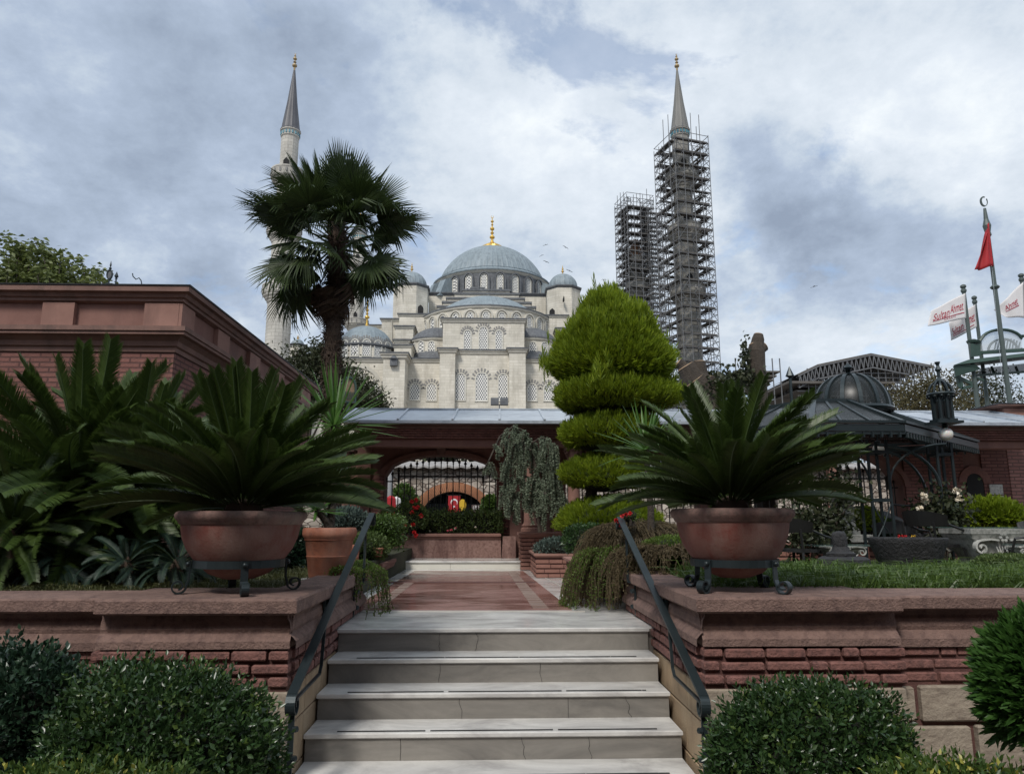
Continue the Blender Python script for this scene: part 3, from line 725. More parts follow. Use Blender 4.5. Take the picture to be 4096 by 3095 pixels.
# ------------------------------------------------------------------ cycads
def frond_mesh(name, L_, bend, nl, ll, wl, mats, vang=22, tipw=.35, seed=0):
    """frond along +X from the origin, arching down in XZ"""
    rg = np.random.default_rng(seed)
    n = 24; pts = [Vector((0,0,0))]; ang = 0
    for i in range(n):
        t = (i+.5)/n; ang = -bend*(t**1.4); pts.append(pts[-1]+Vector((cos(ang), 0, sin(ang)))*(L_/n))
    def curve(t):
        f = t*n; i = min(int(f), n-1); return pts[i].lerp(pts[i+1], f-i), (pts[i+1]-pts[i]).normalized()
    mb = MB(); mb.tube(pts, [.0065*(1-.8*i/n)*L_+.001 for i in range(n+1)], 5); nr = len(mb.f)
    V = list(mb.v); Fs = list(mb.f); mi = [0]*nr
    for i in range(nl):
        t = .13+.87*(i+.5)/nl; p, tg = curve(t); nrm = Vector((0,1,0)).cross(tg) * -1
        if nrm.z < 0: nrm = -nrm
        prof = min(1, .35+(t-.13)*3.2)*(1 if t < .8 else 1-(1-tipw)*((t-.8)/.2)**1.5)
        fw = radians(24+26*t+rg.normal()*1.6); va = radians(vang+rg.normal()*3-6*t)
        for sd in (1, -1):
            l = ll*prof*rg.uniform(.93, 1.05)
            lat = Vector((0, sd, 0))*cos(va)+nrm*sin(va)
            dr = (lat*cos(fw)+tg*sin(fw)).normalized()
            ws = tg*cos(fw)-lat*sin(fw)*1.0; ws.normalize(); fold = nrm*(wl*.25)
            p0 = p+nrm*.002; b = len(V)
            m_ = p0+dr*l*.5; e = p0+dr*l - nrm*l*.10
            V += [tuple(p0-ws*wl*.42), tuple(p0+ws*wl*.42), tuple(m_+ws*wl*.5-fold*.3), tuple(m_-ws*wl*.5-fold*.3), tuple(e)]
            Fs += [[b, b+1, b+2, b+3], [b+3, b+2, b+4]]; mi += [1, 1]
    me = bpy.data.meshes.new(name); me.from_pydata(V, [], Fs); me.update()
    for m in mats: me.materials.append(m)
    me.polygons.foreach_set('material_index', mi); return me
def frond_at(me, parent, O, az, el, roll, s, name='frond'):
    o = bpy.data.objects.new(name, me); COL.objects.link(o); o.parent = parent
    o.location = Vector(O)-ORG[parent.name]
    o.rotation_euler = (Matrix.Rotation(az, 4, 'Z') @ Matrix.Rotation(-el, 4, 'Y') @ Matrix.Rotation(roll, 4, 'X')).to_euler()
    o.scale = (s, s, s); ORG[o.name] = ORG[parent.name]; return o
CY = [frond_mesh('cycad_frond_%d' % i, 1.0, radians(b), 190, .122, .0068, (m_cycr, m_cyc), 32, .6, i) for i, b in enumerate((14, 30, 50, 72))]
CYB = [frond_mesh('sucker_frond_%d' % i, 1.0, radians(b), 100, .13, .0075, (m_cycr, m_cycb), 20, .4, i) for i, b in enumerate((50, 90))]
def cycad(base, crown, L_, n, lab, grp, el0=86, el1=7, caud=.09, seed=1, set_=None, name='cycad', pw=.72, azbias=None, rs=.06):
    rr = random.Random(seed); root = thing(name, base, lab, 'cycad', grp); V_ = set_ or CY
    h = crown[2]-base[2]
    k = MB(); k.lathe([(caud*1.0, base[2]), (caud*1.15, base[2]+h*.4), (caud, base[2]+h*.8), (caud*.6, base[2]+h*1.05), (0, base[2]+h*1.25)], (base[0], base[1]), 14, mod=lambda kk, r, z: 1+.14*((kk+int(z*60)) % 2)); k.build('trunk', m_fibre, root)
    for i in range(n):
        t = (i+.5)/n; el = radians(el0+(el1-el0)*t**pw+rr.uniform(-6, 6)); az = i*2.39996+rr.uniform(-.2, .2)
        if sin(az) < -.35 and el1 > 0: el = max(el, radians(22)+radians(14)*(-sin(az)))
        s = L_*rr.uniform(.86, 1.06)*(.80+.05*min(1, t*1.8))
        vi = 0 if el > radians(62) else (1 if el > radians(28) else 1 if el < radians(14) else rr.choice([1, 2]))
        if len(V_) == 2: vi = 0 if el > radians(35) else 1
        O = Vector(crown)+Vector((cos(az), sin(az), 0))*rs*t+Vector((0, 0, -.05*t))
        frond_at(V_[vi], root, O, az, el, rr.uniform(-.85, .85), s)
    return root
cycad((cL.x, cL.y, 1.735), (cL.x, cL.y, 1.82), 1.0, 100, 'large dark cycad fanning out of the clay bowl left of the steps', 'cycads', seed=3)
cycad((cR.x, cR.y, 1.75), (cR.x, cR.y, 1.84), .94, 96, 'glossy dark cycad fanning out of the red bowl right of the steps', 'cycads', seed=8)
bg_ = at(80, 470, 5.9)
cycad((bg_.x, bg_.y, 1.245), (bg_.x, bg_.y, 1.95), 1.5, 100, 'tall cycad growing in the ground at the far left of the garden', 'cycads', caud=.17, seed=12, rs=.12, el1=-38, pw=.85)
b2 = at(168, 500, 6.1); 
cycad((b2.x-.25, b2.y, 1.245), (b2.x-.25, b2.y, 1.98), 1.25, 96, 'shaded cycad crown behind the left bowl, beside the tallest cycad', 'cycads', caud=.13, seed=21, rs=.1, el1=-38, pw=.85)
b3 = at(12, 520, 5.2)
cycad((b3.x, b3.y, 1.245), (b3.x, b3.y, 1.62), .85, 46, 'low cycad cut by the left edge of the picture', 'cycads', caud=.12, seed=31, rs=.1, el1=-25)
for q, (u, v, L_, lab) in enumerate(((128,556,.42,'drooping young cycad sucker on the grass, left of its pair'), (178,556,.46,'drooping young cycad sucker nearest the left bowl'), (60,562,.4,'small cycad sucker in the shade below the tallest cycad'))):
    p = at(u, v, 5.15); cycad((p.x, p.y, 1.245), (p.x, p.y, 1.42), L_, 34, lab, 'young cycad suckers', 62, -12, .04, 40+q, CYB, 'cycad_sucker', rs=.03)
# ------------------------------------------------------------------ foreground shrubs
def sprigs(P, D, length, nleaf, ll, lw):
    n = len(P); D = unit(D); A = unit(np.cross(D, RNG.normal(size=(n,3)))); B = np.cross(D, A); Cs=[];Ds=[];Ls=[];Ws=[]
    length = np.broadcast_to(length, n)
    for i in range(nleaf):
        t = i/(nleaf-1); an = i*2.4+RNG.random(n); sd = A*np.cos(an)[:,None]+B*np.sin(an)[:,None]
        Cs.append(P+D*(length*t)[:,None]); Ds.append(D*(.35+.65*t)+sd*(1.05-.6*t)); q = (.65+.35*sin(pi*(.2+.7*t)))*(.75+.5*RNG.random(n)); Ls.append(ll*q); Ws.append(lw*q)
    return leaves(np.concatenate(Cs), np.concatenate(Ds), np.concatenate(Ls), np.concatenate(Ws), .18)
def sprigshrub(name, u, v, Y, wu, hv, n, mat, lab, ll=.036, lw=.017, length=.085, bamp=.28, bumps=16, ry=None, zmin=-.35, mat2=None, group=None, cat='shrub', up=.55):
    p = at(u, v, Y); s = pxm(p); r = np.array([wu/2*s, ry or wu/2*s*.8, hv/2*s]); c = np.array(p); root = thing(name, (c[0], c[1], max(0, c[2]-r[2])), lab, cat, group)
    bp = mkbumps(bumps, bamp)
    for (mm, k, nm) in ((mat, n, 'foliage'), (mat2, n//9, 'young_growth')):
        if mm is None: continue
        P, Nn = blob_points(k, c, r, shell=.30, bumps=bp, zmin=zmin); D = Nn*.8+RNG.normal(size=P.shape)*.55; D[:, 2] += up
        V, T = sprigs(P-unit(D)*length*.5, D, length*(.5+.9*RNG.random(len(P))), 8, ll*(1 if nm == 'foliage' else .8), lw); mk(nm, V, T, mm, root)
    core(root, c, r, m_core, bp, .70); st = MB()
    for k in range(9):
        a = 2*pi*k/9+.3; q = random.uniform(.4,.95); st.tube([(c[0]+.05*cos(a), c[1]+.05*sin(a), max(0, c[2]-r[2])), (c[0]+r[0]*.6*cos(a)*q, c[1]+r[1]*.6*sin(a)*q, c[2]-.2*r[2]), (c[0]+r[0]*.85*cos(a)*q, c[1]+r[1]*.85*sin(a)*q, c[2]+r[2]*.3)], [.014, .009, .004], 5)
    st.build('stem', m_bark, root); return root
def S(name, u, v, Y, wu, hv, n, ls, mat, lab, ry=None, **kw):
    p = at(u, v, Y); s = pxm(p); rx = wu/2*s; rz = hv/2*s
    return shrub(name, p, (rx, ry or rx*.8, rz), n, ls, mat, lab, **kw)
G_ = 'rounded glossy shrubs'
sprigshrub('round_shrub', 163, 768, 3.35, 232, 184, 2600, m_shr, 'big rounded glossy-leaved shrub in front of the wall left of the steps', mat2=m_shrn, group=G_)
sprigshrub('round_shrub', 22, 735, 3.55, 126, 150, 1500, m_shr2, 'darker blue-green shrub in the lower left corner', ll=.042, lw=.022, group=G_)
sprigshrub('round_shrub', 806, 768, 3.5, 184, 156, 2300, m_shr, 'rounded glossy-leaved shrub in front of the wall right of the steps', mat2=m_shrn, group=G_)
sprigshrub('border_plant', 95, 799, 2.9, 190, 44, 700, m_var, 'yellow-flecked low plants at the bottom edge below the left shrub', ry=.2, cat='plant')
sprigshrub('border_plant', 955, 801, 3.0, 150, 56, 600, m_var, 'yellow-flecked low plants at the bottom edge right of the right shrub', ry=.2, cat='plant')
def conifer_bush(name, c, r, n, sz, mat, lab, group=None, up=.8, bn=10, ba=.2, cat='conifer', shell=.25, zmin=-.7):
    c = np.array(c); r = np.array(r); root = thing(name, (c[0], c[1], c[2]-r[2]), lab, cat, group)
    bp = mkbumps(bn, ba); P, Nn = blob_points(n, c, r, shell=shell, bumps=bp, zmin=zmin)
    D = Nn+RNG.normal(size=P.shape)*.35; D[:, 2] += up
    spray_cloud(P, D, sz*(.6+.8*RNG.random(len(P))), mat, root, 'foliage'); core(root, c, r, m_cypd, bp, .84); return root
p = at(1060, 690, 3.1); s_ = pxm(p)
conifer_bush('conifer_shrub', p, (44*s_, .3, 62*s_), 3000, .095, m_conr, 'bright green feathery conifer at the lower right edge of the picture', up=.3, ba=.45, bn=16)
# ------------------------------------------------------------------ grass
def grass(name, regions, mat, lmin, lmax, w, lean=.5):
    Cs = []
    for (x0, x1, y0, y1, z, n) in regions:
        Cs.append(np.stack([RNG.uniform(x0, x1, n), RNG.uniform(y0, y1, n), np.full(n, z)], 1))
    C = np.concatenate(Cs); n = len(C); cl = np.sin(C[:, 0]*7+3*np.sin(C[:,1]*3))*np.cos(C[:, 1]*9)*.35+.85; cl += (np.sin(C[:,0]*23+C[:,1]*31) > .55)*.35
    D = RNG.normal(size=(n, 3))*lean; D[:, 2] = 1; D = unit(D); L_ = RNG.uniform(lmin, lmax, n)*cl
    S_ = unit(np.cross(D, RNG.normal(size=(n, 3)))); hz = D*np.array([1,1,0]); 
    b = C; m_ = C+D*(L_*.55)[:, None]; e = m_+(D*.3+unit(hz+1e-6)*.8-np.array([0,0,.25]))*(L_*.5)[:, None]
    V = np.stack([b-S_*w*.5, b+S_*w*.5, m_+S_*w*.5, m_-S_*w*.5, e+S_*.0002], 1).reshape(-1, 3)
    k = (np.arange(n)*5)[:, None]; T = np.concatenate([k+np.array([[0,1,2]]), k+np.array([[0,2,3]]), k+np.array([[3,2,4]])])
    return tag(mk(name, V, T, mat), kind='stuff')
grass('grass', [(1.45, 6.6, 4.66, 5.6, 1.245, 17000), (1.45, 8, 5.6, 6.2, 1.245, 5000)], m_grass, .09, .23, .0075)
grass('grass', [(1.45, 8, 5.9, 7.6, 1.245, 15000)], m_grass, .05, .12, .007)
grass('grass', [(-4.8, -1.4, 4.66, 5.4, 1.245, 11000), (-4.8, -1.4, 5.4, 7., 1.245, 9000)], m_grassd, .04, .10, .006)
# ------------------------------------------------------------------ building helpers
def rectprof(mb, x0, x1, y0, y1, prof, cap=True):
    """closed rectangular plan, profile list of (offset outward, z)"""
    V = []
    for (o, z) in prof: V += [(x0-o,y0-o,z),(x1+o,y0-o,z),(x1+o,y1+o,z),(x0-o,y1+o,z)]
    n = len(prof); Fs = []
    for i in range(n-1):
        for k in range(4): Fs.append((4*i+k, 4*i+(k+1)%4, 4*i+4+(k+1)%4, 4*i+4+k))
    if cap: Fs += [(3,2,1,0), tuple(4*(n-1)+k for k in range(4))]
    mb.add(V, Fs); return mb
def arch_z(s, zs, zt, p=2.0): return zs+(zt-zs)*max(0, 1-abs(s)**p)**(1/p)
def archwall(mb, x0, x1, z0, z1, y0, y1, ops, n=16):
    """ops: (xa, xb, zbottom, zspring, ztop)"""
    x = x0
    for (xa, xb, zb, zs, zt) in sorted(ops):
        mb.box(x, xa, y0, y1, z0, z1)
        if zb > z0: mb.box(xa, xb, y0, y1, z0, zb)
        for i in range(n):
            a, b = -1+2*i/n, -1+2*(i+1)/n; xs, xe = xa+(a+1)/2*(xb-xa), xa+(b+1)/2*(xb-xa); za, zc_ = arch_z(a, zs, zt), arch_z(b, zs, zt)
            mb.hexa([(xs,y0,za),(xe,y0,zc_),(xe,y1,zc_),(xs,y1,za),(xs,y0,z1),(xe,y0,z1),(xe,y1,z1),(xs,y1,z1)])
        x = xb
    mb.box(x, x1, y0, y1, z0, z1); return mb
def archrim(mb, xa, xb, zs, zt, y0, y1, w, n=24):
    o = []; i_ = []
    for k in range(n+1):
        t = pi-pi*k/n; cx_, hw = (xa+xb)/2, (xb-xa)/2
        i_.append((cx_+hw*cos(t), zs+(zt-zs)*sin(t))); o.append((cx_+(hw+w)*cos(t), zs+(zt-zs+w)*sin(t)))
    mb.ringprism(o, i_, (0,0,0), (1,0,0), (0,0,1), (0,1,0), y0, y1, closed=False); return mb
# ------------------------------------------------------------------ left building
def building(name, corner_u, vtop, Y, side, far_x, y_back, vs, lab, pil_front, pil_side):
    """side=-1: the building lies left of the corner. vs: v of layer borders at the corner"""
    P = at(corner_u, vtop, Y); xc = P.x; x0, x1 = (far_x, xc) if side < 0 else (xc, far_x)
    z = [at(corner_u, v, Y).z for v in vs]          # roof, cornice bottom, panel bottom, lower cornice bottom
    root = thing(name, (xc, Y, 0), lab, 'building'); e = 1
    D = .16
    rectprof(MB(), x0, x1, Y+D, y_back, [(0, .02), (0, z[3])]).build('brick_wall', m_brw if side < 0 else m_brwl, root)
    h = z[2]-z[3]
    rectprof(MB(), x0, x1, Y+D, y_back, [(.02, z[3]+.002), (.02, z[3]+.2*h), (.05, z[3]+.25*h), (.06, z[3]+.45*h), (.12, z[3]+.62*h), (.17, z[3]+.66*h), (.17, z[3]+.78*h), (.19, z[3]+.8*h), (.19, z[2]), (.05, z[2]+.01)]).build('lower_cornice', m_corn, root)
    rectprof(MB(), x0, x1, Y+D, y_back, [(.03, z[2]+.012), (.03, z[1]-.002)]).build('parapet', m_plas, root)
    k = MB()
    for (ua, ub) in pil_front:
        xa, xb = Xu(ua, Y, z[2]), Xu(ub, Y, z[2]); k.rbox(min(xa, xb), min(max(xa, xb), xc+.09) if side < 0 else max(xa, xb), Y+D-.095, Y+D-.031, z[2]+.013, z[1]-.003, .006)
    for (ya, yb) in pil_side:
        if side < 0: k.rbox(xc+.031, xc+.095, ya, yb, z[2]+.013, z[1]-.003, .006)
        else: k.rbox(xc-.095, xc-.031, ya, yb, z[2]+.013, z[1]-.003, .006)
    for i in range(len(k.v)//16): q = MB(); q.v = k.v[16*i:16*i+16]; q.f = [[a-16*i for a in f] for f in k.f[len(k.f)//(len(k.v)//16)*i:len(k.f)//(len(k.v)//16)*(i+1)]]; q.build('pilaster', m_plasl, root)
    h = z[0]-z[1]
    rectprof(MB(), x0, x1, Y+D, y_back, [(.04, z[1]), (.10, z[1]+.1*h), (.10, z[1]+.3*h), (.13, z[1]+.35*h), (.15, z[1]+.6*h), (.2, z[1]+.66*h), (.2, z[0]), (.1, z[0]+.005)]).build('top_cornice', m_corn, root)
    rectprof(MB(), x0, x1, Y+D, y_back, [(.21, z[0]+.006), (.22, z[0]+.02), (.1, z[0]+.03)]).build('roof_flashing', m_leadd, root)
    return root, xc, z
LB, LX, LZ = building('corner_building', 174, 287, 8.5, -1, -14, 15.2, (287, 301, 326, 349), 'dark red building with panelled parapet and heavy cornice at left',
    [(-60,-30),(36.6,69),(140,175)], [(8.57,8.95),(9.75,10.2),(11.1,11.6),(12.5,13.0),(14.2,14.9)])
# roof ironwork
def finial(u, v0, v1, Y, lab, oval=False, name='roof_finial'):
    a, b = at(u, v1, Y), at(u, v0, Y); h = b.z-a.z; s = h
    root = thing(name, a, lab, 'finial', None)
    k = MB()
    if oval:
        k.lathe([(.09*s,a.z),(.09*s,a.z+.06*s),(.03*s,a.z+.1*s),(.03*s,a.z+.25*s)], (a.x,a.y), 8); k.build('base', m_iron, root)
        n = 20; o = [(.11*s*cos(2*pi*i/n), .20*s*sin(2*pi*i/n)) for i in range(n)]; i_ = [(x*.72, y*.78) for x, y in o]
        MB().ringprism(o, i_, (a.x, a.y, a.z+.43*s), (1,0,0), (0,0,1), (0,1,0), -.015, .015).build('oval_ring', m_iron, root)
        MB().prism(i_, (a.x, a.y, a.z+.43*s), (1,0,0), (0,0,1), (0,1,0), -.006, .006).build('oval_plate', m_leadd, root)
        MB().lathe([(.03*s,a.z+.62*s),(.06*s,a.z+.68*s),(.015*s,a.z+.74*s),(.04*s,a.z+.8*s),(0,b.z)], (a.x,a.y), 6).build('spear', m_iron, root)
    else:
        k.lathe([(.05*s,a.z),(.05*s,a.z+.45*s),(.1*s,a.z+.48*s),(.05*s,a.z+.52*s),(.14*s,a.z+.64*s),(0,b.z)], (a.x,a.y), 8); k.build('spear', m_iron, root)
    return root
finial(108.5, 260, 285, 9.6, 'oval iron roof ornament topped by a spear on the left building', True)
finial(115.5, 271, 285, 9.6, 'small iron spearhead on the left building roof, right of the oval one')
a = at(48, 284.5, 9.7); b = at(118, 284.5, 9.7)
tag(MB().box(a.x, b.x, 9.65, 9.75, a.z-.06, a.z).build('roof_rail', m_iron, org=a), 'low dark iron rail lying along the roof of the left building', 'rail')
tag(MB().tube([at(142,285,10),at(141,280,10),at(139,277.5,10),at(136,279,10),at(133,276,10),at(132.5,273,10)], .008, 4).build('bent_wire', m_iron, org=at(142,285,10)), 'thin bent wire sticking up from the roof of the left building', 'wire')
# ------------------------------------------------------------------ right building
RBd, RX, RZ = building('brick_building', 1007, 404, 13.0, 1, 22, 17, (404, 407, 422, 428), 'pink and red brick building at the right edge, behind the bright bush', [(1008,1030)], [])
# ------------------------------------------------------------------ pavilion
PE = 11.6; PW = 13.2
pav = thing('garden_pavilion', (0, PW, ZP), 'long low red pavilion with grey metal roof and arched openings across the terrace', 'pavilion')
xl = Xu(342, PE, 3.3); xr = RX+.1
ze = Zv(420 and 420, 420, PE); ze = at(490, 420, PE).z; zr = at(490, 409.5, 13.3).z
mb = MB(); xi = Xu(357, 13.3, zr)
mb.hexa([(xl,PE,ze-.045),(xr,PE,ze-.045),(xr,15.0,ze-.045),(xl,15.0,ze-.045),(xl,PE,ze),(xr,PE,ze),(xr,15.0,ze),(xl,15.0,ze)])
mb.add([(xl,PE,ze+.001),(xr,PE,ze+.001),(xr,13.3,zr),(xi,13.3,zr),(xl,15.0,ze+.001),(xr,15.0,ze+.001)], [(0,1,2,3),(3,2,5,4),(0,3,4)])
x = xl+.9
while x < xr:
    if x > xi: mb.bar((x, PE, ze+.012), (x+random.uniform(-.03,.03), 13.3, zr+.012), .035, .03)
    x += random.uniform(.62, .9)
mb.bar((xl, PE, ze+.01), (xi, 13.3, zr+.012), .05, .03); mb.bar((xi, 13.3, zr+.01), (xr, 13.3, zr+.01), .07, .03)
mb.build('roof', m_zinc, pav)
xf = Xu(356, PE+.15, ze)
f1 = at(490, 428, PE+.15).z
MB().box(xf, xr, PE+.15, PE+.4, f1, ze-.046).build('fascia', m_corn, pav)
k = MB(); z = f1-.002
for q in range(4): k.box(xf+.03+.02*q, xr, PE+.19+.035*q, PE+.42+.03*q, z-.034, z-.003); z -= .037
k.build('dentil_courses', m_brk, pav)
MB().box(xf+.1, xr, PE+.36, PE+.62, z-.13, z-.002).build('beam', m_plas, pav)
MB().box(xf, xr, PE+.42, 15, z+.155, z+.2).build('ceiling', m_plank, pav)
zt = z-.02
X_ = lambda u, zz=2.: Xu(u, PW, zz)
zg = lambda v: at(490, v, PW).z
ops = [(X_(384), X_(496.5), 1.30, zg(475), zg(455)), (X_(566), X_(700), 1.30, zg(476), zg(452)), (X_(752), X_(905.5), 1.30, zg(484), zg(448))]
archwall(MB(), Xu(345, PW, 2), xr, .94, zt+.2, PW, PW+.4, ops).build('arch_wall', m_plas, pav)
for (a, b, zb, zs, zt2) in ops: archrim(MB(), a-.004, b+.004, zs, zt2, PW-.05, PW+.02, .09).build('arch_moulding', m_plas, pav)
for (a, b) in ((371,383.2),(498,508.5),(346,356.5),(552,561)):
    MB().box(X_(a), X_(b), PW-.035, PW+.1, .95, zg(478)).build('brick_pier', m_brw, pav)
for (a, b) in ((357.5,370),(509.5,522)):
    MB().rbox(X_(a), X_(b), PW-.09, PW+.1, .95, zt+.18, .01).build('pilaster', m_plas, pav)
MB().box(X_(906.5), X_(967), PW-.03, PW+.1, .95, zt+.1).box(X_(985.5), xr, PW-.03, PW+.1, .95, zt+.1).build('brick_facing', m_brw, pav)
# keystone
kx = (ops[0][0]+ops[0][1])/2
MB().hexa([(kx-.06,PW-.1,ops[0][4]+.0),(kx+.06,PW-.1,ops[0][4]),(kx+.06,PW-.052,ops[0][4]),(kx-.06,PW-.052,ops[0][4]),(kx-.1,PW-.12,ops[0][4]+.22),(kx+.1,PW-.12,ops[0][4]+.22),(kx+.1,PW-.052,ops[0][4]+.22),(kx-.1,PW-.052,ops[0][4]+.22)]).build('keystone', m_corn, pav)
# doorway of the right wing
xa, xb = X_(968), X_(984.5); zs, zt3 = at(976, 482, PW).z, at(976, 473, PW).z
pts = [(xa, .96),(xb, .96)]+[((xa+xb)/2+(xb-xa)/2*cos(pi*i/14), zs+(zt3-zs)*sin(pi*i/14)) for i in range(15)]
MB().prism(pts, (0,0,0), (1,0,0), (0,0,1), (0,1,0), PW-.034, PW+.0).build('door', m_dark, pav)
archrim(MB(), xa-.005, xb+.005, zs, zt3, PW-.045, PW-.005, .14).build('door_arch', m_brk2, pav)
for v0, v1 in ((484,494),(495,506.5)):
    MB().rbox(X_(990), X_(1003), PW-.05, PW-.031, at(996, v1, PW).z, at(996, v0, PW).z, .004).build('plaque', m_capst, pav)
# columns
def column(u, D, vb, lab=None):
    zb = at(u, vb, D).z; x = Xu(u, D, 2); zt_ = z-.13
    g = MB().lathe([(.155,zb),(.155,zb+.05),(.13,zb+.07),(.145,zb+.1),(.115,zb+.13),(.105,zb+.16),(.102,zb+.6),(.09,zt_-.25),(.1,zt_-.235),(.095,zt_-.22)], (x, D), 24)
    c = auto_smooth(g.build('column', m_plasl, pav))
    k = MB().lathe([(.095,zt_-.22),(.12,zt_-.14),(.125,zt_-.12),(.14,zt_-.07),(.16,zt_-.045)], (x, D), 16, mod=lambda kk, r, zz: 1+.12*(kk % 2)); k.box(x-.17, x+.17, D-.17, D+.17, zt_-.045, zt_)
    for sx in (-1, 1): 
        for i in range(2): k.tube([(x+sx*(.14+.02*cos(a))+0*i, D-.15, zt_-.08+.03*sin(a)) for a in [j*.6 for j in range(11)]], .014, 5)
    k.build('capital', m_corn, c)
column(530, PE+.55, 531); column(574, PE+.55, 531); column(835, PE+.55, 510); column(344, PE+1.0, 531)
# bench wall and marble step
xa, xb = Xu(381, 12.6, 1.3), Xu(521, 12.2, 1.1)
bt = at(490, 533, 12.62).z
bw = thing('bench_wall', (0, 12.62, ZP), 'low stained plaster wall below the hedge in the central arch', 'low wall')
MB().box(xa-.4, Xu(501, 12.65, 1.3), 12.66, 13.1, .96, bt-.06).build('panel', m_bench, bw)
MB().rbox(xa-.4, Xu(501, 12.6, 1.3), 12.60, 13.15, bt-.058, bt, .015).rbox(xa-.4, Xu(501, 12.6, 1.3), 12.635, 13.15, bt-.09, bt-.06, .008).build('top_moulding', m_plas, bw)
k = MB(); k.hexa([(Xu(501,12.58,1.2),12.56,.96),(Xu(516,12.5,1.2),12.56,.96),(Xu(516,12.5,1.2),13.1,.96),(Xu(501,12.58,1.2),13.1,.96)]+[(Xu(503,12.58,1.2),12.56,bt-.05),(Xu(516,12.5,1.2),12.56,bt-.05),(Xu(516,12.5,1.2),13.1,bt-.05),(Xu(503,12.58,1.2),13.1,bt-.05)])
k.build('end_block', m_bench, bw)
mstep = thing('marble_step', (0, 11.8, ZP), 'long pale marble step in front of the low stained wall', 'step')
sx0, sx1 = Xu(379, 11.75, 1.0), Xu(521, 11.75, 1.0)
MB().rbox(sx0, sx1, 11.75, 12.65, 1.045, 1.075, .006).build('slab', m_marb, mstep)
MB().box(sx0+.01, (sx0+sx1)/2-.002, 11.775, 12.6, .951, 1.044).box((sx0+sx1)/2+.002, sx1-.01, 11.775, 12.6, .951, 1.044).build('riser', m_white, mstep)
# ------------------------------------------------------------------ iron fence panels
def fence(u0, u1, D, vbot, fn, n, vr_hi, vr_lo, lab, inner):
    root = thing('iron_fence', (Xu((u0+u1)/2, D, 1.5), D, at(490, vbot, D).z), lab, 'iron fence', 'iron railings in the pavilion arches')
    zl = at(490, vbot, D).z; Z = lambda v: at((u0+u1)/2, v, D).z
    for i in range(n):
        u = u0+(u1-u0)*i/(n-1); x = Xu(u, D, 2); vt = fn((u-(u0+u1)/2)/((u1-u0)/2)); zt_ = Z(vt)
        k = MB(); k.bar((x, D, zl), (x, D, zt_-.1), .018, .018); k.lathe([(.008,zt_-.12),(.022,zt_-.115),(.008,zt_-.10),(.03,zt_-.07),(0,zt_)], (x, D), 4)
        k.build('bar', m_ironb, root)
    xs0, xs1 = Xu(u0+inner, D, 2), Xu(u1-inner, D, 2); k = MB()
    k.box(xs0, xs1, D-.016, D+.016, Z(vr_hi)-.014, Z(vr_hi)+.014)
    for (a, b) in ((Xu(u0, D, 2), xs0), (xs1, Xu(u1, D, 2))): k.box(a, b, D-.0155, D+.0155, Z(vr_lo)-.012, Z(vr_lo)+.012)
    for xx in (xs0, xs1): k.box(xx-.02, xx+.02, D-.02, D+.02, Z(vr_lo)-.03, Z(vr_hi)+.05)
    k.build('rail', m_ironb, root); return root
fence(385.5, 495.5, PW+.22, 533, lambda s: 456+17.5*abs(s)**1.9 if abs(s) < .93 else 475, 19, 476, 481, 'spear-topped black iron railing in the central arch above the hedge', 12.5)
fence(755, 903, PW+.22, 536, lambda s: 462+20*abs(s)**1.9, 21, 478, 487, 'spear-topped black iron railing in the right-hand arch behind the birdbath', 14)
fence(568, 698, PW+.22, 536, lambda s: 458+18*abs(s)**1.9, 19, 480, 486, 'black iron railing in the middle arch, mostly behind the topiary', 14)
# ------------------------------------------------------------------ hedge with flowers
def boxhedge(name, x0, x1, y0, y1, z0, z1, n, ls, mat, lab, cat='hedge', group=None, rough=.04):
    root = thing(name, ((x0+x1)/2, (y0+y1)/2, z0), lab, cat, group)
    P = RNG.uniform((x0, y0, z0), (x1, y1, z1), (n, 3)); f = RNG.integers(0, 4, n)
    Nn = np.zeros((n, 3))
    for i in range(n):
        if f[i] == 0: P[i, 2] = z1; Nn[i, 2] = 1
        elif f[i] in (1, 3): P[i, 1] = y0; Nn[i, 1] = -1
        else: P[i, 0] = x0 if RNG.random() < .5 else x1; Nn[i, 0] = -1 if P[i, 0] == x0 else 1
    P += RNG.normal(size=(n, 3))*rough - Nn*.02
    V, T = leaves(P, Nn+RNG.normal(size=(n, 3))*.8+np.array([0,0,.2]), ls*(.6+.7*RNG.random(n)), ls*.55)
    mk('foliage', V, T, mat, root); MB().box(x0+.04, x1-.04, y0+.05, y1-.04, z0-.01, z1-.05).build('dark_filler', m_core, root); return root  # dark box added inside the leaves to stop see-through
hx0, hx1 = Xu(383, 13, 1.5), Xu(499, 13, 1.5)
hd = boxhedge('clipped_hedge', hx0, hx1, 12.85, 13.12, bt+.01, at(490, 512, 12.9).z, 6000, .045, m_hedge, 'clipped green hedge on the low wall below the iron railing')
fl = [at(random.uniform(405,495), random.uniform(526,532), 12.8) for _ in range(7)]
for i, p in enumerate(fl): flowers(hd, [p], .02, (m_pinkf, m_whitef)[i % 2])
gr = S('geranium', 409, 518, 12.6, 36, 32, 1800, .05, m_hedge, 'red geranium plant spilling over the left end of the low wall', ry=.2, cat='plant')
flowers(gr, [at(u, v, 12.42) for u, v in ((416.3,499.5),(412,501),(414,507.5),(418,507),(394,514),(412,512),(421,515),(405,524),(413,524),(414,532),(416,535))], .04, m_redf)
